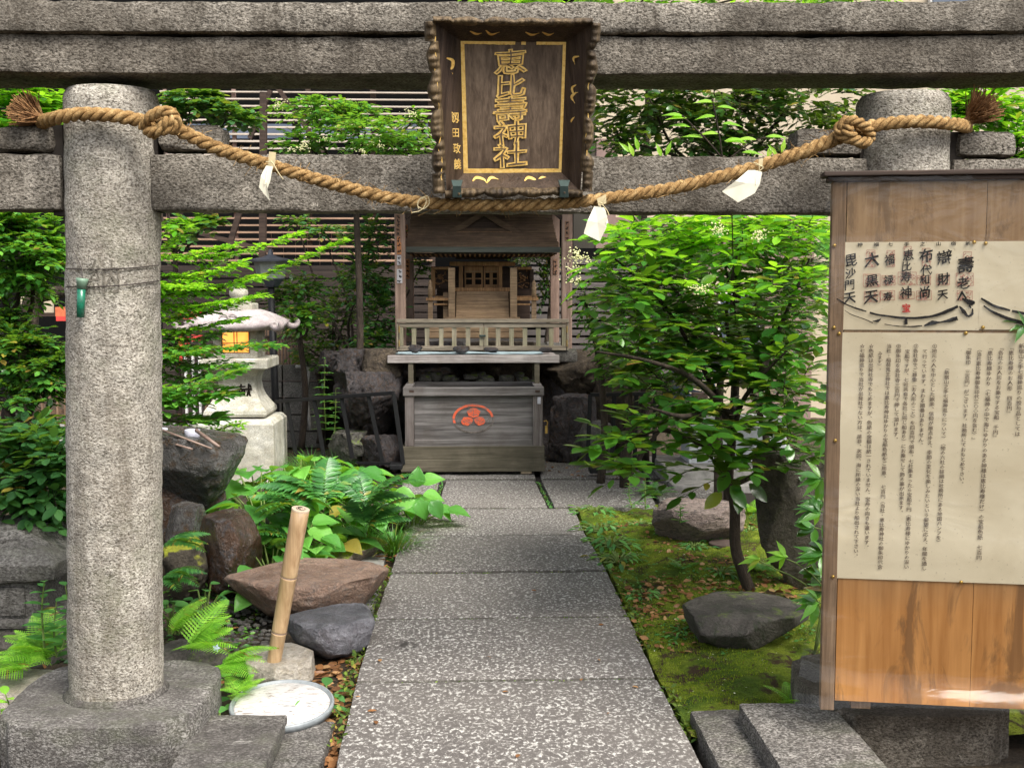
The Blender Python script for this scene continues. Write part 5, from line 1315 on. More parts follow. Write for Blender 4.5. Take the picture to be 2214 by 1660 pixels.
# ------------------------------------------------------------------ offering table and box
YB = 9.05
tb = thing('offering_table', 'long narrow table with a flaking pale board top above the offering box', 'table', (xat(1022, 9.5), 9.5, .67))
MB().box(xat(836, 9.45), xat(1210, 9.45), 9.45, 9.53, zat(785, 9.45), zat(768.5, 9.45)).build('front_board', M['tabletop'], tb, bevel=.005)
MB().box(xat(842, 9.45), xat(1206, 9.45), 9.532, 9.92, zat(778, 9.45), zat(769, 9.45)).build('top_board', M['tabletop'], tb, bevel=.004)
for px in (887, 1161):
    for Y in (9.48, 9.84): x = xat(px, 9.48); MB().box(x-.022, x+.022, Y-.02, Y+.02, .66, zat(785, 9.45)-.002 if Y < 9.6 else zat(778, 9.45)-.002).build('leg', M['offbase'], tb, bevel=.003)
cl = thing('blue_sheet', 'pale blue grey sheet lying on the offering table between small dark rocks', 'sheet', (xat(970, 9.7), 9.7, .96)); zt_ = zat(769, 9.45)+.004
V, Fc = gridmesh(xat(850, 9.6), xat(1175, 9.6), 9.56, 9.9, 60, 16, lambda x, y: zt_+.006+.006*noise.noise(Vector((x*6, y*8, 2)))); m = MB(); m.v = V; m.f = Fc; m.build('cloth', M['tarp'], cl, True)
VR = rockmat('dark volcanic rock', (.030, .027, .028), (.105, .093, .095), (.085, .052, .034), 8, rough=.75, bump=1.0, bs=1.4, vein=.3)
VR2 = rockmat('brown volcanic rock', (.045, .034, .024), (.15, .115, .08), (.05, .04, .035), 7, rough=.85, bump=1.0, bs=1.3, vein=.3)
VR3 = rockmat('grey green rock', (.07, .065, .06), (.20, .19, .17), (.12, .11, .08), 6, rough=.85, bump=1.0, vein=.3, moss=.3)
for i, (px, Y, w, h, lab) in enumerate(((897, 9.7, .13, .075, 'small dark volcanic rock at the left end of the offering table'), (997, 9.68, .15, .065, 'small volcanic rock on the middle of the table beside the blue sheet'), (1062, 9.74, .13, .05, 'low dark stone right of the middle rock on the offering table'), (1180, 9.72, .12, .05, 'low dark stone at the right end of the offering table'))):
    rock('table_rock', lab, (xat(px, Y), Y, zt_+.004), (w, .12, h), 40+i, VR, group='rocks on the offering table', sub=3, amp=.25)

bx = thing('offering_box', 'weathered grey wooden offering box with a half faded red leaf crest', 'offering box', (xat(1022, YB), YB+.3, 0))
def ob(x0, y0, x1, y1, dy, dep, name, mat, bev=.004, par=bx, z0=None): 
    o = MB(); a = at(x0, y0, YB); b_ = at(x1, y1, YB); o.box(a.x, b_.x, YB+dy, YB+dy+dep, z0 if z0 is not None else b_.z, a.z); return o.build(name, mat, par, bevel=bev)
D = .62
ob(871, 838, 1176, 855, -.012, .07, 'top_rail', M['offwood']); ob(871, 838, 890, 855, .06, D-.12, 'top_rail', M['offwood']); ob(1157, 838, 1176, 855, .06, D-.12, 'top_rail', M['offwood']); ob(871, 838, 1176, 855, D-.06, .06, 'top_rail', M['offwood'])
for i in range(11):
    x = lerp(xat(893, YB), xat(1150, YB), (i+.5)/11); z = zat(840, YB); MB().box(x-.018, x+.018, YB+.06, YB+D-.062, z-.075, z-.035).build('slot_bar', M['darkwood'], bx)
for x0, x1 in ((875, 895), (1152, 1173)):
    ob(x0, 855.3, x1, 965, .0, .08, 'corner_post', M['offwood_v']); ob(x0, 855.3, x1, 965, D-.08, .08, 'corner_post', M['offwood_v'])
ob(895.2, 855.5, 1151.8, 951, .028, .02, 'front_panel', M['offwood'], 0)
ob(895.2, 951.2, 1151.8, 965, .006, .05, 'lower_rail', M['offwood'])
for x0, x1 in ((878, 882), (1166, 1170)): ob(x0, 855.5, x1, 965, .08, D-.16, 'side_panel', M['offwood_v'], 0)
ob(895, 855.5, 1152, 965, D-.05, .02, 'back_panel', M['offwood'], 0); ob(880, 955, 1168, 962, .05, D-.1, 'bottom', M['darkwood'], 0)
ob(870, 965.2, 1177, 993, -.012, D+.024, 'base_board', M['offbase']); ob(867, 993.3, 1178, 1018, -.022, D+.044, 'base_board', M['offbase'])
for x0, x1 in ((880, 905), (1126, 1150)):
    for dy in (.02, D-.12): ob(x0, 1018.3, x1, 1030, dy, .10, 'foot', M['bambooend'] if x0 > 1000 else M['offbase'], .003, z0=.0)
for x0 in (885, 1157): ob(x0, 843, x0+10, 848, -.014, .003, 'tenon', M['darkwood'], 0)
ob(1162, 858, 1169, 873, -.004, .005, 'label_slip', plain('pale label', (.42, .42, .46), .6, .3), 0)
lk = MB(); c = at(1181, 925, YB+.1); lk.tube([c+Vector((-.02, 0, .055)), c+Vector((0, 0, .062)), c+Vector((.012, 0, .045)), c+Vector((.006, 0, .02))], .005, 6); lk.box(c.x-.010, c.x+.010, c.y-.01, c.y+.01, c.z-.045, c.z+.018); lk.build('padlock', M['brass'], bx)
# crest: carved oval ring and three leaf mitsuba shape, upper half still painted
CRX, CRY, RX, RY = 1023, 905, 42, 29; yc = YB+.0265
t = NT('faded vermilion crest paint'); c = t.coord(); redp = t.fin(t.mix(t.ramp(t.noise(t.coord((.25, 1, 1)), 75, 5, .7), [(.50, 0.0), (.60, .8)]), t.mix(t.noise(c, 40, 3), (.78, .10, .035), (.62, .13, .06)), (.20, .14, .12)), .65, .3); carve = plain('bare carved crest', (.16, .135, .12), .8, .2, var=.5, scale=60)
cp = lambda u, v, d=.0: tuple(at(u, v, yc-d))
def ringpart(a0, a1, mat, w=4.2, n=60, name='crest_ring', d=.0015, rs=1.0):
    m = MB(); T = []
    for i in range(n+1):
        a = math.radians(lerp(a0, a1, i/n)); 
        for q in (-w/2, w/2): T.append(cp(CRX+(RX*rs+q)*math.cos(a), CRY-(RY*rs+q)*math.sin(a), d))
    T2 = [(p[0], p[1]+.004, p[2]) for p in T]; m.v = T+T2; k = len(T)
    for i in range(n): m.f += [(2*i, 2*i+1, 2*i+3, 2*i+2), (2*i+1, k+2*i+1, k+2*i+3, 2*i+3), (2*i, 2*i+2, k+2*i+2, k+2*i)]
    return m.build(name, mat, bx)
ringpart(8, 200, redp, 5.0); ringpart(200, 368, carve, 1.4); ringpart(200, 368, carve, 1.2, rs=1.07); ringpart(-20, 200, carve, 1.0, rs=.86)
def cleaf(cx_, cy_, ang, L, Wd, mat, name='crest_leaf'):
    m = MB(); pts = []; n = 40
    for i in range(n):
        a = 2*math.pi*i/n; r_ = 1+.10*math.cos(7*a) if abs(math.sin(a/2)) > .2 else 1
        x = L*(.5-.5*math.cos(a)); y = Wd*math.sin(a)*(.55+.45*math.sin(min(math.pi, x/L*math.pi*.62+.4)))*r_
        ca, sa = math.cos(math.radians(ang)), math.sin(math.radians(ang)); pts.append(cp(cx_+x*ca-y*sa, cy_-(x*sa+y*ca)*.84, .003))
    m.prism(pts[::-1], (0, .004, 0)); o = m.build(name, mat, bx); v = MB(); ca, sa = math.cos(math.radians(ang)), math.sin(math.radians(ang))
    stroke(v, [(cx_+q*L*ca, cy_-q*L*sa*.84) for q in (.1, .5, .9)], lambda a, b_: cp(a, b_, .0038), .8)
    for q in (.3, .5, .7):
        for s in (-1, 1): stroke(v, [(cx_+q*L*ca, cy_-q*L*sa*.84), (cx_+(q+.14)*L*ca-s*Wd*.6*sa, cy_-((q+.14)*L*sa+s*Wd*.6*ca)*.84)], lambda a, b_: cp(a, b_, .0038), .6)
    v.build('leaf_vein', carve, o)
cleaf(1024, 903, 90, 25, 14, redp); cleaf(1022, 906, 202, 26, 11, redp); cleaf(1026, 906, -22, 24, 11, redp)
m = MB()
for s in (-1, 1):
    stroke(m, [(1024+s*3, 908), (1024+s*14, 914), (1024+s*26, 913), (1024+s*33, 905)], lambda a, b_: cp(a, b_, .002), 1.3); stroke(m, [(1024, 908), (1024+s*8, 920), (1024+s*22, 921), (1024+s*31, 915)], lambda a, b_: cp(a, b_, .002), 1.1); stroke(m, [(1024+s*2, 906), (1024+s*5, 914)], lambda a, b_: cp(a, b_, .002), 1.6)
m.build('crest_carving', carve, bx)

# ------------------------------------------------------------------ black steel barriers
def barrier(label, rail, bars, foot, Y0, Y1, base=None):
    t = thing('steel_barrier', label, 'barrier', (at(rail[0][0], 900, Y0).x, Y0, 0), None, 'black steel barriers beside the offering box')
    a = at(*rail[0], Y0); b_ = at(*rail[1], Y1); MB().beam(a, b_, .03, .03).build('top_rail', M['blackpaint'], t, bevel=.004)
    for (x0, y0, x1, y1) in bars:
        k = (x0-rail[0][0])/(rail[1][0]-rail[0][0]); Y = lerp(Y0, Y1, k); MB().beam(at(x0, y0, Y), at(x1, y1, Y), .034, .022, (0, 1, 0)).build('bar', M['blackpaint'], t, bevel=.003)
    if base: MB().beam(at(*base[0]), at(*base[1]), .02, .02).build('bottom_rail', M['blackpaint'], t)
    for f_ in foot: p = at(*f_); MB().box(p.x-.05, p.x+.05, p.y-.1, p.y+.05, p.z-.02, p.z+.02).build('foot', M['blackpaint'], t, bevel=.006)
barrier('black steel barrier with leaning bars between stone lantern and offering box', [(596, 868), (852, 849)], [(620, 866, 640, 985), (679, 862, 700, 985), (738, 858, 762, 990), (796, 853, 828, 1004), (851, 850, 872, 1004)], [(858, 1006, 8.9)], 9.5, 8.9, ((770, 1000, 9.1), (872, 1003, 8.9)))
barrier('black steel barrier half hidden by the tree right of the offering box', [(1276, 853), (1420, 851)], [(1276, 853, 1270, 1006), (1328, 853, 1323, 1003), (1376, 853, 1372, 1003), (1417, 853, 1414, 1003)], [(1286, 1014, 8.95)], 9.0, 9.1, ((1270, 1003, 9.0), (1420, 1003, 9.1)))
# ------------------------------------------------------------------ rocks
def rk(px0, px1, py_base, h_px, dep, seed, mat, label, Y=None, name='rock', **kw):
    c = (px0+px1)/2
    if Y is None: Y = gnd(c, py_base, -.04).y+.02
    w = (px1-px0)*(Y+dep/2)/F; h = h_px*Y/F; z = kw.pop('z', -.07)
    return rock(name, label, (at(c, 800, Y+dep/2).x, Y+dep/2, z), (w, dep, h+.05), seed, mat, **kw)
RM_red = rockmat('reddish brown rock', (.16, .095, .065), (.40, .27, .20), (.26, .20, .165), 6, rough=.75, bump=1, bs=1.0, vein=.1)
RM_blue = rockmat('dark blue grey rock', (.06, .06, .07), (.22, .215, .235), (.12, .11, .12), 5, rough=.42, bump=1, vein=.12)
RM_brown = rockmat('tan rock', (.12, .095, .075), (.27, .22, .175), None, 8, rough=.85, moss=.62, mosscol=(.10, .13, .012))
RM_wet = rockmat('wet brown rock', (.018, .010, .006), (.075, .038, .020), (.05, .045, .045), 6, rough=.5, wet=1, bump=.8)
RM_pink = rockmat('pinkish layered rock', (.18, .13, .11), (.48, .38, .33), (.15, .125, .115), 5, rough=.8, bump=1, bs=1.6, vein=.5, layer=(1, 1, 3.2))
RM_dark = rockmat('dark flat rock', (.045, .040, .034), (.13, .115, .10), (.05, .055, .035), 5, rough=.8, bump=.8, moss=.12)
RM_stand = rockmat('dark standing stone', (.045, .039, .031), (.15, .13, .105), (.08, .075, .05), 5, rough=.85, bump=.9)
RM_basin = rockmat('basin rock', (.022, .020, .018), (.12, .115, .11), (.07, .042, .02), 5, rough=.5, bump=1, bs=1.6, wet=1)
RM_pale = rockmat('pale flat stone', (.24, .21, .17), (.46, .42, .36), (.30, .26, .20), 5, rough=.85)
RM_mossy = rockmat('mossy dark rock', (.03, .026, .02), (.09, .075, .055), None, 6, rough=.8, moss=.95, mosscol=(.16, .17, .015))
rk(480, 832, 1336, 84, .60, 11, RM_red, 'long flat reddish brown rock behind the bamboo stick', Y=5.02, cuts=6, amp=.05, top=.5, depth=.80, under=.10)
rk(604, 808, 1428, 74, .46, 12, RM_blue, 'dark blue grey rock right of the bamboo stick against the path', Y=4.50, cuts=9, amp=.09, top=.55, depth=.7, under=.25)
rk(690, 834, 1212, 34, .46, 13, RM_brown, 'small tan rock with a yellow moss patch by the grass tuft', Y=6.10, cuts=7, amp=.05, top=.5)
rk(512, 672, 1482, 44, .34, 14, RM_pale, 'pale flat stone the bamboo stick stands on', Y=4.28, cuts=6, amp=.05, top=.35, z=-.10)
rk(424, 556, 1282, 172, .42, 15, RM_wet, 'wet shiny brown block rock below the water basin', Y=5.45, cuts=14, amp=.06, top=.8)
rk(344, 442, 1262, 120, .40, 16, RM_mossy, 'rock thickly covered in yellow green moss beside the wet block', Y=5.35, cuts=6, amp=.12, sub=5)
rk(350, 436, 1180, 160, .38, 17, RM_basin, 'grey upright rock under the lip of the basin', Y=5.75, cuts=10, amp=.12)
rk(455, 700, 1130, 60, .8, 18, RM_basin, 'low grey rock among hosta leaves right of the basin', Y=6.6, cuts=6, amp=.1)
# water basin: big overhanging rock with a hollow
bs_ = thing('water_basin', 'big dark overhanging water basin rock behind the left pillar', 'stone basin', (at(400, 1000, 6.1).x, 6.35, 0))
me = rock_mesh('basin_rock', (.72, .58, .46), 33, cuts=16, amp=.12, top=.6, under=.35, depth=.6); o = put('basin_rock', me, RM_basin, bs_, True); o.location = (-.10, 0, zat(935, 6.1)-.24); o.rotation_euler = (.0, .10, .1)
me = rock_mesh('support_rock', (.5, .45, .55), 34, cuts=10, amp=.1); o = put('support_rock', me, RM_wet, bs_, True); o.location = (-.10, .05, .18)
zb_ = zat(938, 6.3)
MB().lathe([(.0, zb_-.02), (.2, zb_-.02), (.2, zb_-.004), (0, zb_-.004)], 28, (at(380, 940, 6.3).x, 6.35, 0)).build('water_surface', M['water'], bs_)
def ladle(label, a, b_, cup=None, r=.009, seed=0):
    t = thing('ladle', label, 'ladle', tuple(a), None, 'ladles lying on the water basin'); MB().tube([a, a.lerp(b_, .5), b_], [r, r*.9, r*.8], 8).build('handle', M['ladle'], t, True)
    if cup: MB().lathe([(.032, 0), (.040, .01), (.043, .05), (.040, .052), (.036, .012), (.0, .010)], 20, tuple(cup)).build('cup', M['ladlecup'], t, True)
A = lambda x, y, Y=6.15: at(x, y, Y)
ladle('grey pink ladle with a round pale cup, rightmost on the basin', A(424, 930), A(474, 966, 6.0), A(416, 937, 6.22)-Vector((0, 0, .03)), .011)
ladle('dark brown ladle handle slanting across the basin, above the lowest one', A(352, 930), A(458, 970, 6.02), None, .007)
ladle('short tan ladle handle, lowest on the basin', A(348, 952), A(416, 971, 6.02), None, .007)
ladle('pale ladle handle with cup lying level at the back of the basin', A(346, 942, 6.3), A(420, 940, 6.3), A(346, 934, 6.35)-Vector((0, 0, .03)), .008)
# right side
rk(1408, 1622, 1182, 84, .55, 21, RM_pink, 'pinkish grey layered rock on the moss beyond the young tree trunk', Y=6.45, cuts=9, amp=.10, top=.75, layered=.10)
rk(1484, 1752, 1424, 76, .50, 22, RM_dark, 'dark flat topped rock on the moss beside the notice board', Y=4.50, cuts=8, amp=.07, top=.30, depth=.74, under=.06, z=-.06)
me = rock_mesh('standing_stone', (.46, .30, .76), 27, cuts=10, amp=.09, depth=.7)
for v in me.vertices:
    k = (v.co.z+.4)/.8; v.co.x *= .62+.55*k; v.co.x += .06*(1-k)
o = put('standing_stone', me, RM_stand, None, True); o.location = (at(1716, 1100, 5.45).x, 5.5, .33); tag(o, 'tall dark standing stone, wider at the top, behind the notice board edge', 'standing stone')
ic = gnd(1566, 1178, -.01); o = MB().lathe([(.0, -.01), (.092, -.01), (.092, .004), (.086, .007), (0, .007)], 32).build('iron_cover', plain('rusty brown iron', (.085, .06, .05), .8, .3), None); o.location = (ic.x, ic.y, 0.0); tag(o, 'small round brown iron cover lying in the moss', 'cover')
# volcanic mound carrying the shrine
VL = [(716, 800, 9.5, .45, .34, .62, 51, VR, 'ledge of dark rough rock jutting left of the railing'), (770, 872, 9.4, .5, .30, .66, 52, VR2, 'brown volcanic rock left of the offering table'), (742, 870, 9.2, .62, .44, .34, 53, VR, 'big dark lava rock behind the left barrier'),
      (706, 800, 9.25, .45, .32, -.05, 54, VR3, 'grey brown rock at the foot of the left barrier'), (775, 872, 9.1, .36, .30, -.05, 55, VR, 'dark lava rock low beside the offering box, left side'), (860, 1010, 10.0, .5, .5, .5, 56, VR, 'lava rock supporting the shrine behind the table, left part'),
      (1000, 1190, 10.0, .5, .5, .5, 57, VR2, 'lava rock supporting the shrine behind the table, right part'), (1172, 1330, 9.9, .6, .42, .50, 58, VR2, 'brown rock right of the offering table under the railing end'), (1180, 1300, 9.5, .5, .60, -.05, 59, VR, 'large dark lava rock right of the offering box'),
      (1270, 1420, 9.8, .55, .95, -.05, 60, VR2, 'tall brown rock behind the right barrier'), (1235, 1335, 9.4, .36, .38, -.05, 61, VR3, 'grey rock between the posts of the right barrier'), (720, 860, 10.3, .5, .95, -.05, 62, VR, 'tall dark rock behind the ledge, left of the shrine'), (690, 760, 9.9, .4, .2, .72, 63, VR, 'flat dark rock tip left of the ledge')]
for x0, x1, Y, d, h, z, sd_, mt, lb in VL: rk(x0, x1, 900, h*F/Y-.05, d, sd_, mt, lb, Y=Y, z=z, cuts=9, amp=.22, sub=5, ns=1.8)
md = thing('rock_mound', 'dark rocky mound the little shrine stands on', 'rock mound', (xat(1043, 10.7), 10.7, 0))
me = rock_mesh('mound_core', (2.4, 1.7, 1.5), 70, cuts=8, amp=.12, top=.5); o = put('mound_core', me, VR, md, True); o.location = (0, .25, .16)
rg = random.Random(9)
for i in range(26): 
    px = rg.uniform(905, 1150); Y = 9.75+rg.uniform(-.05, .1); y = rg.uniform(812, 836); me = rock_mesh('stone', (.10*rg.uniform(.7, 1.5), .12, .07*rg.uniform(.8, 1.4)), 80+i, cuts=7, amp=.12, sub=3); o = put('stone', me, VR3, md, True); p = at(px, y, Y); o.location = (p.x-md.location.x, p.y-md.location.y, p.z)
rough('shrine_floor', MB().box(-.85+md.location.x, .85+md.location.x, 9.98, 11.6, .86, .965), M['oldstone'], md, amp=.01, bevel=.02, length=.08)

# grey monument base at the right
mo = thing('stone_monument', 'pale polished stone monument on a grey base behind the right tree', 'monument', (xat(1560, 8.8), 8.8, 0))
o = MB(); pxbox(o, 1490, 905, 1700, 1010, 8.8, .35); o.build('polished_slab', M['stoneblue'], mo, bevel=.01)
o = MB(); pxbox(o, 1440, 1012, 1760, 1050, 8.55, .7); o.build('base_step', M['concrete'], mo, bevel=.01); o = MB(); pxbox(o, 1455, 1050, 1750, 1085, 8.3, .9); o.build('base_step', M['concrete'], mo, bevel=.01)
o = MB(); pxbox(o, 1500, 850, 1530, 905, 9.0, .1); o.build('side_plate', M['pinkwall'], mo)

# ------------------------------------------------------------------ bamboo stick and lid
bb = thing('bamboo_stick', 'thick cut bamboo stick leaning upright on the pale flat stone', 'bamboo stick', tuple(at(588, 1440, 4.35)))
P0, P1 = at(589, 1448, 4.38), at(650, 1101, 4.30); ax = (P1-P0)
def bpt(k): return P0+ax*k
k1, k2 = .245, .59; kn = [0, .02, k1-.012, k1-.003, k1+.003, k1+.012, k2-.012, k2-.003, k2+.003, k2+.012, .96, 1]
rr = [.0275, .028, .0295, .032, .0285, .0305, .0315, .034, .0305, .0325, .034, .034]
def ringtube(m, ks, rs, n=28):
    m.tube([bpt(k) for k in ks], rs, n, True); return m
ringtube(MB(), [0, .02, k1-.012, k1-.002], [.0275, .028, .0295, .0315]).build('internode', M['bamboo'], bb, True)
ringtube(MB(), [k1+.002, k1+.012, k2-.012, k2-.002], [.0298, .0302, .0318, .0336]).build('internode', M['bamboo'], bb, True)
ringtube(MB(), [k2+.002, k2+.012, .9, 1.0], [.0318, .0322, .0345, .0348]).build('internode', M['bamboo'], bb, True)
for k, r_ in ((k1, .0318), (k2, .0338)): ringtube(MB(), [k-.006, k, k+.006], [r_-.003, r_, r_-.003]).build('node_ring', M['ladle'], bb, True)
ringtube(MB(), [.995, 1.004], [.0352, .0352]).build('cut_end', M['bambooend'], bb)
ringtube(MB(), [1.0, 1.0055], [.0185, .0185]).build('hollow_edge', M['ladle'], bb); ringtube(MB(), [1.0, 1.0065], [.0145, .0145]).build('hollow', M['bambooend'], bb)
m = MB(); d, s, u = frame(ax); m.tube([bpt(1.008)+(s*math.cos(a/8*math.pi*1.2)+u*math.sin(a/8*math.pi*1.2))*.010 for a in range(9)], .0022, 5); m.build('hollow_mark', M['hole'], bb)
gl_ = gnd(610, 1533, .0); lid = thing('round_lid', 'large round white lid with grey rim, scuffed, beside the low stone block', 'lid', (gl_.x, gl_.y, .018), (math.radians(6), 0, .1))
RL = 112*gl_.y*1.02/F
MB().lathe([(0, -.03), (RL-.02, -.03), (RL-.016, .0), (RL-.022, .004), (0, .006)], 72).build('lid_face', M['lid'], lid, True)
MB().lathe([(RL-.012, -.018), (RL-.002, -.018), (RL, .004), (RL-.004, .010), (RL-.009, .009), (RL-.012, .0)], 72).build('lid_rim', M['lidrim'], lid, True)
m = MB(); rg = random.Random(5)
for i in range(26):
    a = rg.uniform(0, 6.28); r_ = rg.uniform(.0, .8)*RL; x, y = r_*math.cos(a), r_*math.sin(a); s = rg.uniform(.01, .05); t_ = rg.uniform(-.3, .3); stroke(m, [(x, y), (x+s*.5, y+s*t_), (x+s, y+s*t_*1.6)], lambda u, v: (u, v, .0072), .0016, .5, i)
m.build('scuff_mark', M['lidrim'], lid, local=True)

# ------------------------------------------------------------------ small old stone lantern in the left corner
sl = thing('old_stone_lantern', 'low dark old stone lantern cut off by the left picture edge', 'stone lantern', (at(20, 1200, 4.7).x, 4.75, 0))
Ys = 4.62; X1 = at(116, 1200, Ys).x; hw = .34; c2 = (X1-hw, Ys+hw)
zs = lambda y, Y=Ys: zat(y, Y)
m = MB(); sq(m, [(hw-.01, zs(1252), 0), (hw, zs(1248), 0), (hw+.006, zs(1214), 0), (hw-.01, zs(1210), 0), (.16, zs(1160), 0)], 6, 0, c=c2); rough('cap', m, M['oldstone'], sl, amp=.008, bevel=.006, length=.05)
MB().lathe([(.20, zs(1185)), (.205, zs(1172)), (.19, zs(1160)), (.12, zs(1148)), (0, zs(1142))], 32, (c2[0]+.01, c2[1]-.04, 0)).build('cap_knob', M['oldstone'], sl, True)
rough('body', MB().box(c2[0]-.26, at(83, 1300, Ys+.05).x, Ys+.05, Ys+.55, zs(1336), zs(1253)), M['oldstone'], sl, amp=.006, bevel=.01, length=.05)
rough('body_panel', MB().box(c2[0]-.2, at(56, 1300, Ys+.05).x, Ys+.035, Ys+.06, zs(1326), zs(1266)), M['oldstone'], sl, amp=.003, bevel=.004, length=.05)
rough('body_base', MB().box(c2[0]-.3, at(97, 1300, Ys).x, Ys+.0, Ys+.6, zs(1350), zs(1334)), M['oldstone'], sl, amp=.006, bevel=.01, length=.05)
hx = at(1, 1290, Ys+.03); o = MB().lathe([(.045, 0), (.062, .004), (.060, .012), (.045, .006)], 32).build('round_rim', M['oldstone'], sl, True); o.matrix_basis = Matrix.Translation((hx.x-sl.location.x, Ys+.036-sl.location.y, hx.z)) @ Matrix.Rotation(math.pi/2, 4, 'X')
o = MB().lathe([(0, 0), (.046, 0), (.046, .003), (0, .003)], 32).build('round_hole', M['hole'], sl); o.matrix_basis = Matrix.Translation((hx.x-sl.location.x, Ys+.034-sl.location.y, hx.z)) @ Matrix.Rotation(math.pi/2, 4, 'X')
rock('rock', 'dark base rock under the old stone lantern', (at(40, 1380, 4.65).x-.06, 4.85, -.25), (.62, .6, zs(1348)+.26), 91, RM_dark, cuts=8, amp=.06, top=.6)
rock('rock', 'pale beige flat stone behind the left plinth', (at(50, 1500, 4.15).x, 4.22, -.18), (.42, .34, .19), 92, RM_pale, cuts=6, amp=.05, top=.5)
rock('rock', 'brown stone low between ferns and the left plinth', (at(400, 1390, 4.5).x, 4.6, -.15), (.36, .3, .17), 93, RM_dark, cuts=8, amp=.08)
# little stream bed
pp = [gnd(x, y, -.075) for x, y in ((380, 1330), (480, 1285), (560, 1330), (600, 1400), (540, 1440), (430, 1400))]
c_ = sum(pp, Vector())/len(pp); m = MB(); loop = curve(pp+[pp[0]], 40)[:-1]
o = MB().prism([(p.x, p.y, -.058) for p in loop][::-1], (0, 0, -.01)).build('stream_water', M['water'], None); o['kind'] = 'structure'
rg = random.Random(12); V, Fc = ico(1); A_ = []; n = 0; F_ = []
for i in range(260):
    x = rg.uniform(390, 585); y = rg.uniform(1300, 1430); p = gnd(x, y, -.05); s = np.array([rg.uniform(.008, .022), rg.uniform(.008, .02), rg.uniform(.005, .011)]); A_.append(V*s+np.array(p)); F_.append(Fc+n); n += len(V)
o = put('pebbles', npmesh('pebbles', np.vstack(A_), np.vstack(F_), 3), M['pebble'], None, True); o['kind'] = 'stuff'; tag(o, 'pebbles in the stream bed')
# ------------------------------------------------------------------ trees and shrubs
def tree_finish(t, tw, ps, kind, mat, n, twmat=None, tname='branches'):
    tw.build(tname, twmat or M['bark'], t, True); foliage(t, kind, ps, mat, n)

# the glossy young tree in front on the right
rg = random.Random(101)
T0 = gnd(1628, 1288, -.03)
tk = thing('camellia_tree', 'slender tree with big glossy leaves on the moss right of the path', 'tree', tuple(T0))
tw = MB(); P = lambda x, y, Y: at(x, y, Y)
y0 = T0.y
trunk = curve([T0+Vector((.01, 0, -.05)), P(1608, 1240, y0-.02), P(1590, 1180, y0), P(1588, 1090, y0), P(1574, 1030, y0+.02), P(1582, 960, y0+.03)], 24)
MB().tube(trunk, [lerp(.032, .022, i/24)*(1+.25*max(0, 1-i/3)) for i in range(25)], 14).build('trunk', M['bark'], tk, True)
top = trunk[-1]
limbs = [[(1582, 960, 0), (1560, 880, .1), (1500, 760, .2), (1420, 640, .2), (1330, 560, .1)], [(1582, 960, 0), (1600, 880, .0), (1640, 820, -.2), (1700, 760, -.3)], [(1582, 970, 0), (1520, 960, -.2), (1430, 930, -.4), (1340, 960, -.5)], [(1582, 960, 0), (1590, 800, .3), (1570, 680, .4), (1600, 520, .5)],
         [(1590, 1045, 0), (1650, 1020, .1), (1720, 990, .1)], [(1582, 900, 0), (1500, 820, -.3), (1400, 780, -.4), (1290, 760, -.3)], [(1640, 820, -.2), (1690, 700, .1), (1750, 560, .3)], [(1560, 880, .1), (1480, 900, -.5), (1400, 880, -.6)]]
for Lm in limbs:
    C = curve([at(x, y, y0+d) for x, y, d in Lm], 14); tw.tube(C, [lerp(.018, .005, i/14) for i in range(15)], 7)
dark, young = [], []
def cluster(x, y, d, rx, rz, n, out, k=7, size=.108, ry=.28, L=.22, **kw): crown(rg, at(x, y, y0+d), (rx, ry, rz), int(n*1.35), size, out, tw, L=L, k=k, droop=.08, **kw)
for a in ((1560, 700, .3, .42, .24, 34), (1430, 700, .1, .30, .22, 24), (1690, 680, .2, .26, .26, 22), (1370, 640, .0, .20, .16, 14), (1480, 800, -.1, .34, .14, 20), (1650, 800, -.1, .26, .16, 15), (1380, 790, -.1, .24, .10, 12), (1700, 860, -.3, .16, .14, 9),
          (1420, 930, -.45, .30, .09, 17), (1560, 900, -.35, .28, .09, 14), (1700, 960, -.3, .18, .14, 12), (1360, 985, -.5, .16, .07, 7), (1560, 1000, -.3, .20, .07, 9), (1720, 900, .2, .2, .4, 10)): cluster(*a, dark, flat=.35, horiz=.25)
for a in ((1600, 500, .3, .45, .12, 34), (1420, 505, .1, .30, .10, 22), (1730, 500, .1, .20, .12, 16), (1350, 510, -.05, .15, .08, 10), (1560, 470, .4, .4, .06, 14), (1500, 600, -.1, .26, .10, 10), (1700, 620, -.1, .18, .10, 8)): cluster(*a, young, size=.088, flat=.45, horiz=.3)
for x, y, a in ((1340, 700, 170), (1300, 935, 178), (1330, 1010, 185), (1290, 545, 172), (1270, 590, 175), (1440, 1020, 185), (1380, 920, 178), (1420, 870, 180), (1530, 860, 178), (1500, 1035, 185)):
    p = at(x+70, y-5, y0-.45); spray(rg, p, Vector((math.cos(math.radians(a)), -.25, -.12)), .22, 6, .10, dark if y > 600 else young, tw, .3, .7, flat=.3)
for x, y, s in ((1580, 1050, .13), (1560, 1065, .12), (1600, 1060, .12), (1575, 1020, .12), (1620, 1045, .12)): dark.append(pose(at(x, y, y0-.35), Vector((rg.uniform(-1, 1), -.5, -.7)), s, Vector((0, -1, .6))))
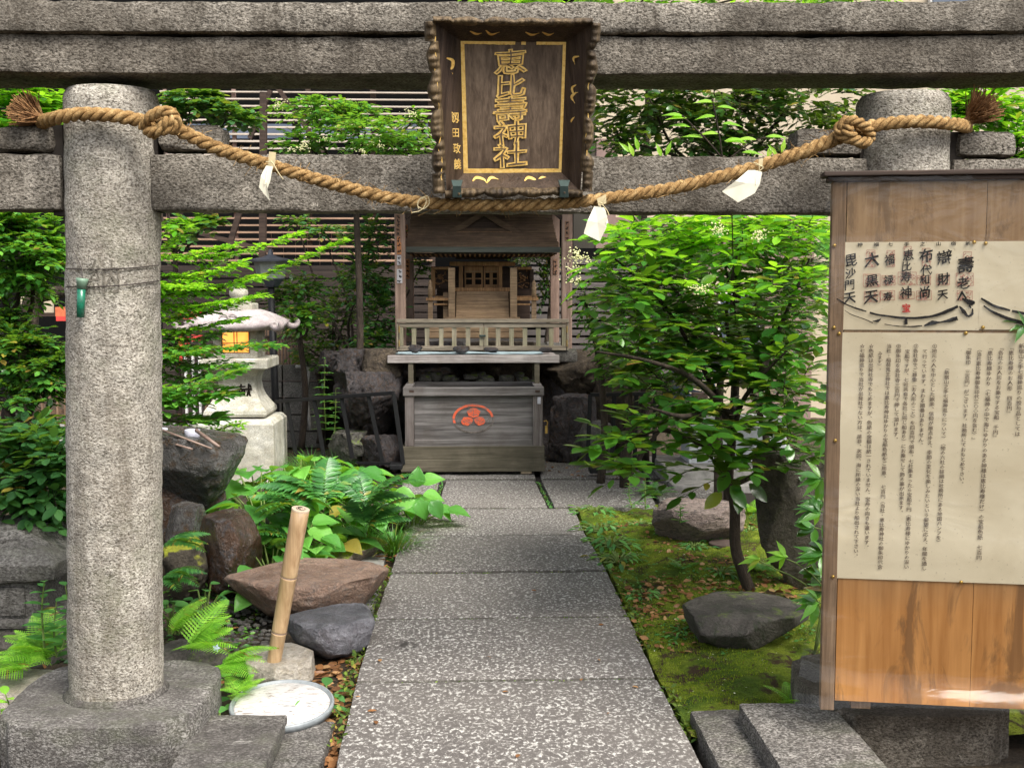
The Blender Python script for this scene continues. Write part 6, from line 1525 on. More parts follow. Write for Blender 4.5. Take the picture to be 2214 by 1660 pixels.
# pale shoot standing above the tie beam
sh = []; YS = 4.35
for C, lv in (([(1562, 345), (1556, 300), (1548, 255), (1540, 214)], [(1545, 222, -1), (1552, 232, 1), (1548, 252, -1), (1562, 268, 1), (1556, 290, -1), (1566, 306, 1)]), ([(1562, 343), (1530, 305), (1500, 275), (1474, 250)], [(1485, 256, -1), (1492, 275, -1), (1520, 298, -1), (1478, 252, -1)]),
              ([(1575, 345), (1610, 318), (1640, 302), (1668, 296)], [(1615, 310, -1), (1636, 303, -1), (1655, 297, 1), (1605, 330, 1)])):
    tw.tube(curve([at(x, y, YS) for x, y in C], 10), .0035, 5)
    for x, y, s in lv: sh.append(pose(at(x, y, YS), Vector((s*1.0, rg.uniform(-.3, .1), rg.uniform(.0, .25))), .085, Vector((0, -.75, 1))))
for x, y in ((1370, 330), (1380, 318), (1362, 322), (1430, 332), (1440, 328), (1680, 330), (1690, 322), (1660, 336)): sh.append(pose(at(x, y+8, YS), Vector((rg.uniform(-1, 1), -.1, 1.0)), .06, Vector((0, -1, .3))))
tw.tube(curve([at(1562, 345, YS), at(1580, 420, 4.8), at(1585, 560, 5.4), at(1590, 700, 5.6)], 10), .003, 6)
tree_finish(tk, tw, dark, 'oval', M['L_camellia'], 170, M['bark'])
foliage(tk, 'oval', young, M['L_young'], 110, 'young_leaf', 'young_foliage'); foliage(tk, 'lance', sh, leafmat('pale shoot leaf', (.22, .50, .03), (.34, .66, .06), (.45, .75, .08), .4, .5, .4), 40, 'shoot_leaf')
flowers(rg, tk, [at(x, y, y0-.2) for x, y in ((1504, 625), (1512, 622), (1250, 545), (1240, 556), (1262, 560), (1248, 578), (1238, 608), (1650, 505), (1640, 515), (1545, 492), (1560, 500))], .045, 26)

# background greenery on the right
def bgshrub(name, label, blobs, kind, mat, seed, size, n_parts=60, k=8, trunk=None, group=None, flow=None, cat='shrub', **kw):
    rg = random.Random(seed); c0 = at(*blobs[0][:3]); base = Vector((c0.x, c0.y, 0)) if trunk is None else Vector(trunk)
    t = thing(name, label, cat, tuple(base), None, group); tw = MB(); ps = []; tips = []
    for x, y, Y, rx, rz, n in blobs:
        c = at(x, y, Y); crown(rg, c, (rx*Y/F, min(rx*Y/F, .5), rz*Y/F), int(n*2.1), size, ps, tw, L=size*3.0, k=k, **kw); tips.append(c)
    branches(tw, rg, base, tips, .03 if trunk is None else .035, .006)
    tree_finish(t, tw, ps, kind, mat, n_parts)
    if flow: flowers(rg, t, [at(*p) for p in flow], .05, 22)
    return t
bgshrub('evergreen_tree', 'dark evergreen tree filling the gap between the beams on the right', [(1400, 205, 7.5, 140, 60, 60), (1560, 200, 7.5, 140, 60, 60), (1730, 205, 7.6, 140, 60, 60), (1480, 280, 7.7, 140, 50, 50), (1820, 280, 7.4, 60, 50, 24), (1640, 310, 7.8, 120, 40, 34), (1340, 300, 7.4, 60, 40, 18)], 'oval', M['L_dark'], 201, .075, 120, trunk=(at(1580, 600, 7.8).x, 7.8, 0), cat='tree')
bgshrub('leafy_shrub', 'bright green leafy shrub above the right end of the gate', [(2130, 230, 6.2, 90, 60, 50), (2200, 320, 6.0, 60, 60, 26), (2080, 230, 6.3, 50, 30, 14)], 'oval', M['L_young'], 202, .075, 60, trunk=(at(2160, 600, 6.3).x, 6.3, 0))
bgshrub('leafy_tree', 'light green tree top peeping over the top beam', [(1150, -18, 8.6, 130, 40, 22), (1400, -15, 8.6, 150, 40, 30), (1640, -15, 8.7, 150, 38, 30), (1850, -16, 8.6, 110, 34, 20)], 'oval', M['L_young'], 203, .085, 40, trunk=(at(1400, 600, 9.4).x, 9.4, 0), cat='tree')
bgshrub('leafy_shrub', 'tall mid green shrub between the right tree and the cream wall', [(1700, 560, 7.6, 110, 90, 50), (1560, 520, 7.6, 130, 60, 45), (1400, 560, 7.8, 110, 80, 42), (1640, 720, 7.4, 110, 90, 26), (1450, 720, 7.6, 110, 90, 34), (1340, 640, 7.7, 60, 70, 14)], 'oval', M['L_mid'], 204, .085, 80, trunk=(at(1560, 700, 7.6).x, 7.6, 0))
bgshrub('small_leaved_bush', 'small leaved dark bush behind the right barrier', [(1350, 740, 8.4, 80, 60, 44), (1430, 800, 8.3, 90, 50, 44), (1345, 800, 8.4, 60, 30, 16), (1470, 880, 8.2, 70, 50, 30)], 'small', M['L_small'], 205, .042, 60, k=10)
bgshrub('small_leaved_bush', 'thin sprig of round small leaves growing beside the right shrine post', [(1262, 640, 8.6, 14, 40, 6), (1278, 690, 8.6, 14, 30, 5), (1310, 740, 8.5, 40, 20, 8)], 'small', M['L_small'], 206, .05, 30, trunk=(at(1300, 850, 8.6).x, 8.6, .0))
bgshrub('trailing_plant', 'hanging dark green creeper on the right rear shrine post', [(1190, 560, 11.9, 22, 20, 10), (1178, 610, 11.9, 10, 50, 10), (1150, 556, 12.0, 40, 10, 9)], 'small', M['L_dark'], 207, .06, 20)
# left
bgshrub('flowering_shrub', 'bright green shrub with cream flowers behind the tie beam left of the plaque', [(680, 235, 9.6, 90, 26, 44), (790, 285, 9.4, 120, 36, 60), (870, 310, 9.3, 70, 26, 30), (650, 305, 9.5, 60, 24, 24), (760, 235, 9.8, 60, 20, 20), (900, 255, 9.9, 26, 20, 7)], 'oval', M['L_mid'], 208, .062, 80, trunk=(at(770, 600, 9.7).x, 9.7, 0), flow=[(608, 224, 9.3), (600, 230, 9.3), (660, 312, 9.0), (640, 322, 9.0), (760, 270, 9.2), (885, 242, 9.3), (892, 248, 9.3), (820, 312, 9.0), (750, 276, 9.1), (655, 318, 9), (780, 325, 9), (700, 300, 9.1)])
bgshrub('climbing_plant', 'dark green round leaved climber hanging near the top of the left pillar', [(420, 215, 11, 70, 24, 40), (500, 245, 11, 50, 24, 26), (440, 478, 10.8, 34, 16, 12), (395, 500, 10.8, 30, 30, 9), (370, 245, 11, 30, 30, 12)], 'round', M['L_matte'], 209, .075, 60, trunk=(at(380, 600, 11).x, 11, 0))
bgshrub('garden_tree', 'dark leafy tree with thin bare trunk left of the shrine posts', [(800, 510, 10.8, 60, 40, 34), (790, 600, 10.7, 60, 50, 40), (820, 680, 10.6, 50, 50, 34), (810, 735, 10.4, 44, 24, 20), (690, 490, 11.2, 40, 20, 9), (640, 480, 11.2, 30, 20, 6), (910, 575, 11.4, 30, 22, 7)], 'oval', M['L_matte'], 210, .068, 80, trunk=(at(766, 800, 11).x, 11, .0), cat='tree')
bgshrub('garden_shrub', 'low glossy shrub beside the black lamp pole', [(640, 630, 10.2, 50, 26, 22), (660, 675, 10.0, 44, 26, 24), (600, 640, 10.3, 30, 30, 9), (660, 605, 10.4, 30, 20, 6)], 'oval', M['L_camellia'], 211, .068, 60, trunk=(at(650, 880, 10.6).x, 10.6, 0))
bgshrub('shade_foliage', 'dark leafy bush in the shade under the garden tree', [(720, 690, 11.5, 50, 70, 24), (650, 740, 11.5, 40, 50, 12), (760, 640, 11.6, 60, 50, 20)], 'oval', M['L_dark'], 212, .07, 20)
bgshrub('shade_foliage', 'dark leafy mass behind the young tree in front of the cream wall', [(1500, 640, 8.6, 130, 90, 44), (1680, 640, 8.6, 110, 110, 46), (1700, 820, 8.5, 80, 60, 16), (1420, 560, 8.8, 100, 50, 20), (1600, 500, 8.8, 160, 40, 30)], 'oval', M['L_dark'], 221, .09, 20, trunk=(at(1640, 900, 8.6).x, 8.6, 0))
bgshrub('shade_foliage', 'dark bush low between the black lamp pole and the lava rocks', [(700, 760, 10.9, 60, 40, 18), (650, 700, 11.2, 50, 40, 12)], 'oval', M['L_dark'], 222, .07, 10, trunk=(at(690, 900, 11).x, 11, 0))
# left edge shrubs
bgshrub('glossy_shrub', 'glossy dark shrub left of the pillar just under the tie beam', [(60, 540, 5.6, 95, 75, 60), (10, 480, 5.5, 50, 40, 16), (110, 500, 5.7, 40, 50, 16), (50, 610, 5.8, 90, 30, 22), (-130, 560, 6.0, 110, 90, 34)], 'small', M['L_mid'], 213, .052, 120, k=13, trunk=(at(40, 900, 6).x, 6.0, 0), flat=.4)
bgshrub('glossy_shrub', 'dark green shrub at the left edge level with the green tube', [(40, 760, 5.5, 75, 60, 50), (110, 790, 5.4, 40, 50, 24), (20, 690, 5.6, 40, 40, 14), (60, 850, 5.4, 90, 26, 20), (-130, 780, 6.0, 110, 90, 34)], 'small', M['L_small'], 214, .052, 120, k=13, trunk=(at(20, 900, 6).x, 6.2, 0), flat=.4)
bgshrub('leafy_shrub', 'pale matte leaved shrub low at the left edge above the old stone lantern', [(50, 960, 5.1, 75, 46, 24), (110, 1000, 5.0, 50, 60, 22), (30, 1060, 5.0, 70, 60, 26), (110, 1100, 5.0, 45, 50, 18), (60, 920, 5.2, 100, 30, 12), (-120, 980, 5.6, 110, 80, 26)], 'oval', M['L_matte'], 215, .082, 130, k=8, flat=.35)
bgshrub('leafy_shrub', 'bright leaved shrub in the gap between the beams at the left edge', [(40, 200, 7.0, 70, 32, 24), (60, 260, 7.0, 60, 32, 24), (100, 225, 7.1, 40, 25, 12), (30, 290, 7.1, 40, 26, 8), (-140, 260, 7.2, 120, 80, 22), (380, 480, 7.4, 26, 20, 3)], 'oval', M['L_young'], 216, .08, 40, trunk=(at(60, 600, 7.4).x, 7.4, 0))
MBt = thing('tree_trunk', 'dark crooked tree trunk among the left edge shrubs', 'tree trunk', (at(30, 1000, 6.4).x, 6.4, 0))
MB().tube(curve([at(20, 1100, 6.4), at(28, 960, 6.4), at(36, 840, 6.4), at(58, 720, 6.4), at(74, 645, 6.4), at(130, 630, 6.4), at(220, 600, 6.5)], 30), [lerp(.085, .03, i/30) for i in range(31)], 12).build('trunk', M['bark'], MBt, True)
# layered yellow green sprays right of the left pillar
def spraytree(label, seed, lines, kind, mat, size, n_parts, Y, dens=1.0, k=14, name='spray_tree', width=.10):
    rg = random.Random(seed); t = thing(name, label, 'tree', (at(250, 900, Y).x, Y, 0)); tw = MB(); ps = []
    for (x0, y0, x1, y1, dY, w) in lines:
        a = at(x0, y0, Y+.15); b = at(x1, y1, Y+dY); m_ = a.lerp(b, .5)+Vector((0, 0, -.03)); C = curve([a, m_, b], 12); tw.tube(C, [lerp(.009, .002, i/12) for i in range(13)], 5)
        L_ = (b-a).length; n = int(L_/.027*dens)
        for i in range(n):
            f = (i+rg.random())/n; kx = min(int(f*12), 11); p = C[kx].lerp(C[kx+1], f*12-kx); D = (C[kx+1]-C[kx]).normalized(); side = Vector((0, 1, 0)) if i % 2 else Vector((0, -1, 0))
            wl = w*(1.1-.75*f)*rg.uniform(.6, 1.15); d = D*.7+side*.75+Vector((0, 0, rg.uniform(-.1, .35)))
            spray(rg, p, d, wl, max(4, int(wl/size*2.6)), size, ps, tw, .15, .75, flat=.3, thick=.002)
        spray(rg, C[-3], C[-1]-C[-3], .14, 10, size, ps, tw, .05, .7, flat=.25, thick=.002)
    tree_finish(t, tw, ps, kind, mat, n_parts, M['twig']); return t
spraytree('layered tree with yellow green sprays reaching right over the stone lantern', 301, [(300, 560, 500, 530, -.1, .20), (420, 560, 645, 505, -.1, .13), (300, 640, 560, 600, -.1, .26), (420, 640, 742, 520, -.1, .15), (330, 640, 480, 560, .2, .26), (300, 700, 560, 640, -.2, .22), (300, 560, 400, 500, .1, .2), (350, 600, 520, 570, -.2, .22), (300, 720, 520, 690, -.2, .2), (310, 600, 430, 620, -.3, .24), (320, 660, 500, 650, -.3, .2)], 'small', M['L_spray'], .060, 170, 7.4, 1.6)
spraytree('flat mid green spray layer crossing the stone lantern roof', 302, [(300, 745, 590, 745, -.2, .22), (320, 770, 520, 790, -.2, .24), (340, 730, 470, 722, 0, .2), (330, 800, 440, 815, -.1, .2), (310, 760, 430, 760, -.3, .2)], 'small', M['L_mid'], .06, 110, 7.3, 1.8)
spraytree('darker broad leaved branch low in front of the lantern pedestal', 303, [(300, 850, 520, 800, -.2, .22), (300, 870, 490, 850, -.2, .22), (310, 900, 470, 905, -.2, .24), (320, 850, 480, 850, -.2, .24)], 'oval', M['L_mid'], .085, 80, 6.9, 1.1)
spraytree('bright ferny leaved branch beside the lantern base block', 304, [(340, 950, 500, 935, -.1, .2), (380, 930, 520, 915, -.1, .16), (340, 985, 420, 960, -.3, .12)], 'lance', M['L_spray'], .06, 60, 7.0, 1.2)

# nandina-like plants along the notice board
def nearplant(label, seed, tips, mat, kind='lance', size=.11, n=8, Y=4.5, base=(1760, 1350)):
    rg = random.Random(seed); b = gnd(base[0]+40, base[1]+60, 0); b = Vector((at(base[0], base[1], Y).x, Y, -.03)); t = thing('leafy_plant', label, 'plant', tuple(b)); tw = MB(); ps = []
    for x, y, a, dy in tips:
        p = at(x, y, Y+dy); C = curve([b, b.lerp(p, .5)+Vector((.05, 0, .05)), p+Vector((.06, 0, -.03)), p], 8); tw.tube(C, .003, 5)
        for i in range(n):
            an = math.radians(a+lerp(-75, 75, i/(n-1))+rg.uniform(-10, 10)); ps.append(pose(p+rnd(rg, .01), Vector((math.cos(an), rg.uniform(-.5, .3), math.sin(an)*.45)), size*rg.uniform(.7, 1.1), Vector((0, -.8, 1))))
    tree_finish(t, tw, ps, kind, mat, 80, M['greentwig'], 'stem')
nearplant('glossy leaves poking out past the left edge of the notice board', 401, [(1775, 1035, 180, 0), (1770, 1105, 180, .0), (1778, 1085, 178, .05), (1775, 1200, 180, 0), (1768, 1300, 180, 0), (1785, 1275, 180, .1), (1790, 940, 180, .2)], M['L_mid'])
nearplant('dark broad leaves low behind the notice board edge', 402, [(1760, 1140, 190, .3), (1770, 1235, 190, .3), (1740, 1000, 200, .5), (1790, 1180, 180, .3), (1720, 1330, 190, .4)], M['L_camellia'], 'oval', .10, 7, 4.9, (1790, 1380))
nearplant('thin twig of pale leaves reaching left across the standing stone', 403, [(1700, 1208, 178, -.3), (1640, 1212, 180, -.3)], M['L_fern'], 'lance', .085, 5, 4.8, (1800, 1400))
nearplant('green leaf tip overhanging the right sheet of the notice board', 404, [(2214, 698, 182, 0)], M['L_mid'], 'lance', .06, 4, 3.32, (2330, 900))

# ------------------------------------------------------------------ hostas, ferns, grass on the left bed
rg = random.Random(55)
H = [('large hosta in front of the lantern base block, left of the bright group', 560, 985, 6.9, .21), ('pale hosta clump in the middle behind the ferns', 640, 990, 7.1, .21), ('big leaved hosta nearest the left barrier bars', 700, 985, 7.4, .22), ('hosta behind the holly ferns, centre of the bed', 740, 1040, 6.9, .19), ('hosta leaning towards the offering box corner', 800, 1050, 7.1, .18),
     ('hosta with drooping leaves at the path edge', 890, 1060, 7.1, .17), ('dark hosta just right of the basin rock', 570, 1060, 6.3, .20), ('hosta in the shade behind the bamboo stick', 640, 1120, 6.0, .17), ('hosta between wet rock and bamboo stick', 585, 1160, 5.7, .16), ('small hosta behind the tan mossy rock', 690, 1130, 6.3, .16), ('round leaved hosta by the wet rock foot', 590, 1235, 5.4, .13), ('yellow tinged hosta under the curved grass', 760, 1110, 6.6, .15)]
for i, (lb, x, y, Y, s) in enumerate(H):
    c = at(x, y, Y); hosta(lb, (c.x, Y, -.05), rg, 24 if s > .17 else 17, s*.95, .36 if s > .17 else .24, max(.12, c.z*1.0), mat=M['L_hosta'])
# two drooping leaves on the slab path
hp = thing('hosta_leaf_spray', 'heart shaped pale leaf pair resting over the slab path edge', 'plant', tuple(at(870, 1085, 6.9)))
foliage(hp, 'hosta', [pose(at(898, 1078, 6.75), (-1, -.1, -.05), .19, (0, -.8, .6)), pose(at(905, 1082, 6.8), (.4, -.2, -.9), .13, (.3, -.9, .3)), pose(at(915, 1070, 6.9), (.9, 0, -.1), .14, (0, -.4, 1)), pose(at(930, 1085, 6.8), (.7, -.2, -.8), .13, (.3, -.8, .5)), pose(at(900, 1052, 7.0), (.1, 0, 1), .13, (0, -1, .2)), pose(at(912, 1045, 7.1), (.8, 0, .3), .15, (0, -.6, 1))], M['L_hosta'], 10)
for lb, x, y, Y, n, L_, az in (('glossy holly fern arching left above the hostas', 655, 1100, 6.0, 10, .42, (100, 260)), ('glossy holly fern in front of the barrier bars', 700, 1075, 6.1, 9, .42, (30, 200)), ('holly fern with one frond curling up by the offering box', 790, 1085, 6.1, 9, .42, (-10, 150)), ('dark holly fern spreading low behind the bamboo stick', 640, 1180, 5.9, 7, .34, (90, 300)), ('holly fern fronds reaching over the hostas towards the path', 790, 1130, 6.2, 7, .40, (-20, 140))):
    c = at(x, y+10, Y); fern('holly_fern', lb, tuple(c), rg, n, L_*.92, 'sword', az, (12, 45), 'glossy holly ferns in the left bed', M['L_sword'])
fern('holly_fern', 'glossy drooping fern against the pillar, upper of the two by the basin', tuple(at(352, 1185, 4.9)), rg, 6, .24, 'sword', (-50, 60), (5, 30), None, M['L_sword'])
fern('holly_fern', 'glossy drooping fern against the pillar, lower of the two by the basin', tuple(at(350, 1255, 4.7)), rg, 7, .20, 'sword', (-60, 50), (5, 30), None, M['L_sword'])
for lb, x, y, Y, n, L_, az, el in (('bright lacy fern fanned out between pillar and bamboo stick', 405, 1405, 4.25, 11, .27, (-60, 60), (5, 45)), ('bright lacy fern lowest right, drooping towards the pale stone', 475, 1440, 4.15, 9, .23, (-70, 40), (0, 30)), ('small bright fern against the right side of the pillar', 372, 1370, 4.45, 6, .20, (-40, 80), (15, 50)), ('small fern behind the round white lid', 520, 1500, 4.0, 6, .13, (0, 360), (10, 40)),
                              ('bright lacy fern left of the pillar above the pale stone', 110, 1430, 4.35, 10, .24, (100, 260), (15, 55)), ('low fern at the left picture edge', 60, 1450, 4.2, 7, .20, (90, 260), (5, 30)), ('small upright fern in front of the old lantern base', 60, 1395, 4.4, 3, .15, (60, 180), (5, 30))):
    c = at(x, y, Y); fern('lacy_fern', lb, tuple(c), rg, n, L_, 'lacy', az, el, 'bright lacy ferns near the left pillar', M['L_fern'])
o = thing('blue_flower', 'tiny pale blue flower fallen on the bright lacy fern', 'flower', tuple(at(468, 1400, 4.12))); m = MB()
for i in range(5):
    a = i*1.256; c = Vector(o.location); m.prism([c, c+Vector((math.cos(a-.5), -.2, math.sin(a-.5)))*.010, c+Vector((math.cos(a), -.2, math.sin(a)))*.016, c+Vector((math.cos(a+.5), -.2, math.sin(a+.5)))*.010], (0, -.001, 0))
m.build('petal', M['bluepetal'], o)
# upright leafy plant left of the pillar
def uplant(label, x, ybase, ytop, Y, n, size, mat, kind='broad', seed=1, lean=0):
    rg = random.Random(seed); b = at(x, ybase, Y); t_ = at(x+lean, ytop, Y); t = thing('leafy_plant', label, 'plant', tuple(b)); m = MB(); C = curve([b, b.lerp(t_, .5)+rnd(rg, .02), t_], 10); m.tube(C, [lerp(.005, .002, i/10) for i in range(11)], 5); ps = []
    for i in range(n):
        k = (i+1)/n; p = C[min(int(k*10), 10)]; a = i*2.4+rg.random(); ps.append(pose(p, (math.cos(a), math.sin(a), .25), size*(1.05-.45*k)*rg.uniform(.8, 1.1), (0, 0, 1)))
    foliage(t, kind, ps, mat, 60); m.build('stem', M['greentwig'], t)
uplant('tall light green leafy plant left of the pillar, front stem', 96, 1400, 1255, 4.3, 16, .085, M['L_weed'], seed=1)
uplant('light green leafy plant touching the pillar, taller right stem', 135, 1400, 1265, 4.25, 15, .085, M['L_weed'], seed=2, lean=6)
uplant('short light green plant between the two taller stems', 122, 1420, 1300, 4.35, 12, .08, M['L_weed'], seed=3)
uplant('tall narrow leaved lily plant behind the left barrier', 705, 930, 775, 9.6, 46, .13, M['L_weed'], 'lance', 4, -2)
uplant('second narrow leaved stem beside the lily plant', 722, 950, 840, 9.4, 24, .10, M['L_weed'], 'lance', 5, 4)
uplant('bright leaf clump cut off at the lower left corner', 18, 1600, 1500, 3.75, 12, .10, M['L_fern'], 'oval', 6, -6)
uplant('small weed rooted in the slab joint left of the box', 944, 1092, 1040, 7.7, 16, .03, M['L_weed'], 'lance', 7)
uplant('feathery weed growing at the end of the cross slabs', 1366, 1098, 1030, 7.5, 26, .07, M['L_weed'], 'lance', 8, -4)
uplant('young leafy shoot rising in front of the right barrier foot', 1395, 1100, 1010, 7.3, 18, .10, M['L_weed'], 'lance', 9)
uplant('small plant at the rear edge of the moss under the rock', 1470, 1130, 1090, 6.2, 12, .06, M['L_weed'], 'oval', 10)
for i, (x, y, s, lb) in enumerate(((440, 1255, .06, 'round leaved seedling beside the wet block rock'), (395, 1290, .06, 'yellow green ground leaves beside the pillar'), (430, 1300, .05, 'small bright leaves by the stream pebbles'), (372, 1300, .06, 'low leaves tucked against the pillar'))):
    c = at(x, y, 4.9); hosta(lb, (c.x, 4.9, -.02), rg, 9, s, .09, max(.05, c.z), None, M['L_weed'], 'round', 'ground_plant', 'plant')
for i, (x, y, Y, s, lb) in enumerate(((560, 1470, 4.05, .075, 'small plant with two upright leaves behind the round lid'), (700, 1500, 3.98, .10, 'green leaves bending over the right rim of the round lid'), (500, 1530, 3.85, .07, 'low green leaves left of the round lid'), (720, 1480, 4.1, .08, 'leaf cluster in the litter near the blue grey rock'))):
    c = gnd(x, y, -.05); hosta(lb, (c.x, Y, -.05), rg, 5, s, .06, .06, None, M['L_weed'], 'oval', 'ground_plant', 'plant')
grass('grass_tuft', 'dense dark green tuft of fine grass at the left path edge', (at(850, 1130, 6.45).x, 6.45, -.02), rg, 420, .30, .26, lean=(-.1, -.1))
grass('grass_tuft', 'long arching grass blades drooping over the tan mossy rock', (at(780, 1120, 6.5).x, 6.5, -.02), rg, 150, .42, .2, lean=(-.7, -.3))
grass('grass_mound', 'soft pale green grass mound behind the left barrier', (at(668, 950, 9.3).x, 9.4, -.02), rg, 520, .36, .5, M['L_weed'])
grass('grass_mound', 'pale grass clump lower right of the lily plant', (at(720, 930, 9.2).x, 9.3, -.02), rg, 300, .3, .3, M['L_weed'])
# weeds along the moss
rg = random.Random(77)
WD = [('weeds in the corner where slab path meets cross slabs', 1275, 1112, 7.2), ('weed clump on the moss edge, second joint', 1290, 1150, 6.6), ('broad weed cluster hugging the slab edge', 1312, 1180, 6.2), ('weed cluster further down the slab edge', 1325, 1215, 5.9), ('small fern like weed left of the pinkish rock', 1380, 1135, 6.6), ('ferny weed in front of the pinkish rock', 1440, 1160, 6.1), ('weed tuft right of the pinkish rock', 1620, 1150, 6.5), ('clover patch below the pinkish rock', 1530, 1165, 6.1), ('weeds around the young tree foot', 1560, 1240, 5.6), ('weed cluster left of the flat dark rock', 1480, 1375, 4.8), ('green weeds between moss patches', 1390, 1290, 5.3), ('weed by the iron cover', 1500, 1185, 5.9)]
for lb, x, y, Y in WD:
    c = gnd(x, y, -.02)
    q = 1.5 if 'slab' in lb or 'first' in lb or 'joint' in lb else 1.0
    hosta(lb, (c.x+.03*(q > 1), c.y, -.03), rg, int(18*q*1.2), .055*q, .11*q, .04*q, 'small weeds along the moss bed', M['L_weed'], 'lance', 'weed', 'weed')
for lb, x, y, L_ in (('small green fern in front of the pinkish rock', 1440, 1150, .16), ('light fern left of the standing stone', 1625, 1110, .17), ('fern under the bushes right of the barrier foot', 1410, 1075, .22), ('low fern in front of the young tree foot', 1480, 1235, .13), ('bright fern peeping out above the upper stone step', 1720, 1530, .14), ('fern in the shade right of the tree trunk', 1650, 1240, .15)):
    c = gnd(x, y, -.02); fern('lacy_fern', lb, (c.x, c.y, -.02), rg, 8, L_, 'lacy', (0, 360), (15, 45), 'small ferns on the moss side', M['L_fern'] if 'bright' in lb or 'light' in lb else M['L_weed'])
# scattered litter, moss tufts
def scatter(name, kind, mat, area, n, size, seed, z=-.03, zf_=None, flat=.5, sub=None):
    rg = random.Random(seed); ps = []
    for i in range(n):
        x, y = rg.uniform(area[0], area[1]), rg.uniform(area[2], area[3])
        if sub: 
            while not sub(x, y): x, y = rg.uniform(area[0], area[1]), rg.uniform(area[2], area[3])
        g = gnd(x, y, z); zz = (zf_(g.x, g.y) if zf_ else z)+.006; a = rg.uniform(0, 6.28)
        ps.append(pose((g.x, g.y, zz), (math.cos(a), math.sin(a), rg.uniform(-.15, .3)), size*rg.uniform(.5, 1.2), Vector((0, 0, 1))+rnd(rg, flat)))
    o = foliage(None, kind, ps, mat, 0, rest=name); o['kind'] = 'stuff'; o['label'] = name.replace('_', ' '); return o
edge = lambda x, y: x < 700+ (1682-y)*.24 and x > 560+(1682-y)*.3
scatter('fallen_leaves', 'oval', M['litter'], (650, 800, 1345, 1660), 420, .05, 1, -.05, gz, .7, lambda x, y: x > 660+(1560-y)*.18 and x < 716+(1682-y)*.26)
scatter('fallen_leaves', 'oval', M['litter'], (1320, 1760, 1130, 1330), 420, .038, 2, -.02, mz, .7, lambda x, y: noise.noise(Vector((x*.012, y*.02, 3))) > .02)
scatter('fallen_leaves', 'oval', M['litter'], (1350, 1760, 1262, 1335), 230, .042, 31, -.02, mz, .8)
scatter('fallen_leaves', 'oval', M['litter'], (1340, 1500, 1270, 1420), 110, .04, 3, -.02, mz, .7)
scatter('fallen_leaves', 'oval', M['litter'], (600, 900, 930, 1010), 90, .06, 4, -.05, gz, .7)
scatter('fallen_leaves', 'oval', M['litter'], (1180, 1400, 960, 1035), 70, .05, 5, .0, lambda x, y: .0, .7)
scatter('fallen_leaves', 'oval', M['litter'], (0, 500, 1330, 1560), 200, .045, 6, -.05, gz, .7)
scatter('fallen_leaves', 'lance', M['litter'], (826, 850, 1160, 1260), 40, .05, 7, -.02, lambda x, y: -.02, .7)
scatter('fallen_petals', 'tiny', M['petal'], (1330, 1740, 1180, 1520), 110, .012, 8, -.01, mz, .4)
def inmoss(x, y): g = gnd(x, y, -.02); return g.x > rightedge(g.y)+.02 and g.y > 3.65
scatter('ground_cover', 'small', M['L_weed'], (1290, 1760, 1110, 1420), 900, .022, 9, -.02, mz, .8, lambda x, y: inmoss(x, y) and noise.noise(Vector((x*.010, y*.018, 9))) > .08)
scatter('ground_cover', 'small', M['L_mid'], (350, 560, 1220, 1480), 700, .03, 10, -.04, gz, .8)
scatter('ground_cover', 'oval', M['L_mid'], (520, 860, 1080, 1210), 260, .06, 11, -.04, gz, .8)
scatter('ground_cover', 'oval', M['L_dark'], (0, 150, 1180, 1420), 200, .06, 12, -.03, gz, .9)
# moss fur: tiny upright blades where the moss is greenest
rg = random.Random(8); V = []; Fc = []
for i in range(26000):
    x, y = rg.uniform(1300, 1760), rg.uniform(1110, 1535)
    if noise.noise(Vector((x*.008, y*.013, 2))) < -.15: continue
    g = gnd(x, y, -.02)
    if g.x < rightedge(g.y)+.01 or g.y < 3.68: continue
    z = mz(g.x, g.y); a = rg.uniform(0, 6.28); h = rg.uniform(.004, .011); c, s = math.cos(a)*.0022, math.sin(a)*.0022; b = len(V)
    V += [(g.x-c, g.y-s, z-.002), (g.x+c, g.y+s, z-.002), (g.x+rg.uniform(-.004, .004), g.y+rg.uniform(-.004, .004), z+h)]; Fc.append((b, b+1, b+2))
o = put('moss_tufts', npmesh('moss_tufts', np.array(V), np.array(Fc), 3), leafmat('moss blade', (.08, .13, .01), (.17, .23, .018), (.30, .34, .035), .8, .2, .1), None); o['kind'] = 'stuff'
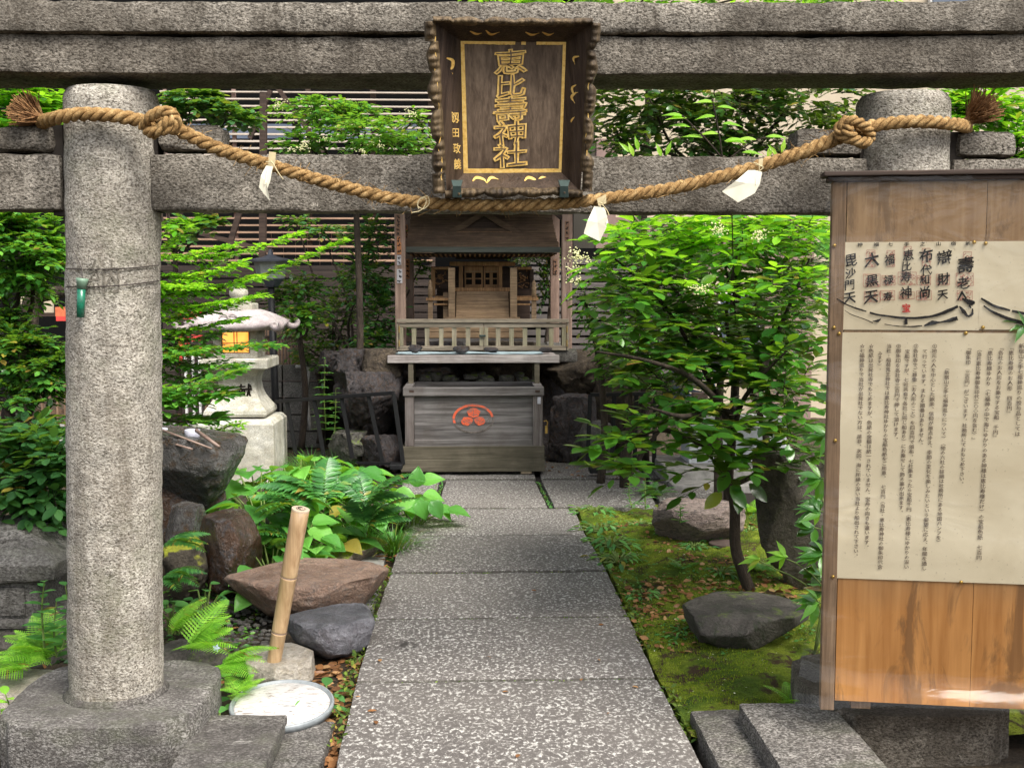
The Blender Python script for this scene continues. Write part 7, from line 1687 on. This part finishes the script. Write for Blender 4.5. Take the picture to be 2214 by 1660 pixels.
# seedlings in the joints of the cross slabs
rg = random.Random(31); ps = []
for (x0, y0, x1, y1) in ((1163, 1040, 1192, 1096), (957, 1040, 940, 1096), (765, 1470, 1420, 1467)):
    for i in range(60 if y0 > 1400 else 110):
        k = rg.random(); g = gnd(lerp(x0, x1, k)+rg.uniform(-3, 3), lerp(y0, y1, k), 0); a = rg.uniform(0, 6.28); ps.append(pose((g.x, g.y, -.012 if y0 < 1400 else -.02), (math.cos(a), math.sin(a), .9), .022*rg.uniform(.5, 1), Vector((0, 0, 1))+rnd(rg, .5)))
o = foliage(None, 'small', ps, M['L_weed'], 0, rest='joint_seedlings'); o['kind'] = 'stuff'

# moss and crumbs in the slab joints and along the slab edges
rg = random.Random(91); ps = []
for (x0, y0, x1, y1) in joints[:5]:
    for i in range(150):
        k = rg.random(); n_ = noise.noise(Vector((x0+k*9, y0, 1)))
        if n_ < -.1: continue
        g = gnd(lerp(x0, x1, k), lerp(y0, y1, k), 0); a = rg.uniform(0, 6.28); ps.append(pose((g.x, g.y+rg.uniform(-.012, .012), -.010), (math.cos(a), math.sin(a), .6), .013*rg.uniform(.4, 1.2), Vector((0, 0, 1))+rnd(rg, .6)))
for s_ in (0, 1):
    for i in range(900):
        y = rg.uniform(3.5, 7.6); x = rightedge(y) if s_ else None
        if s_ == 0:
            for q in range(len(J)-1):
                a_, b_ = J[q][0], J[q+1][0]
                if b_[1] <= y <= a_[1]: x = lerp(b_[0], a_[0], (y-b_[1])/(a_[1]-b_[1]))
        if x is None or noise.noise(Vector((y*2.2, s_*5, 4))) < -.05: continue
        a = rg.uniform(0, 6.28); ps.append(pose((x+(1 if s_ else -1)*rg.uniform(-.012, .05), y, -.012+rg.uniform(-.01, .012)), (math.cos(a), math.sin(a), .7), .022*rg.uniform(.4, 1.3), Vector((0, 0, 1))+rnd(rg, .6)))
o = foliage(None, 'small', ps, M['L_yellow'] if False else leafmat('edge moss leaf', (.03, .07, .012), (.08, .13, .02), (.16, .22, .03), .7, .2, .2), 0, rest='edge_moss'); o['kind'] = 'stuff'
ps = []
for i in range(26):
    x, y = rg.choice(((rg.uniform(700, 1480), rg.uniform(1110, 1640)), (rg.uniform(760, 830), rg.uniform(1400, 1640)), (rg.uniform(1290, 1440), rg.uniform(1150, 1500)))); g = gnd(x, y, .004); a = rg.uniform(0, 6.28)
    if abs(g.x) < .62 and g.y > 3.3: ps.append(pose((g.x, g.y, .008), (math.cos(a), math.sin(a), .1), .03*rg.uniform(.5, 1.2), Vector((0, 0, 1))+rnd(rg, .35)))
foliage(None, 'oval', ps, M['litter'], 0, rest='stray_leaves')['kind'] = 'stuff'
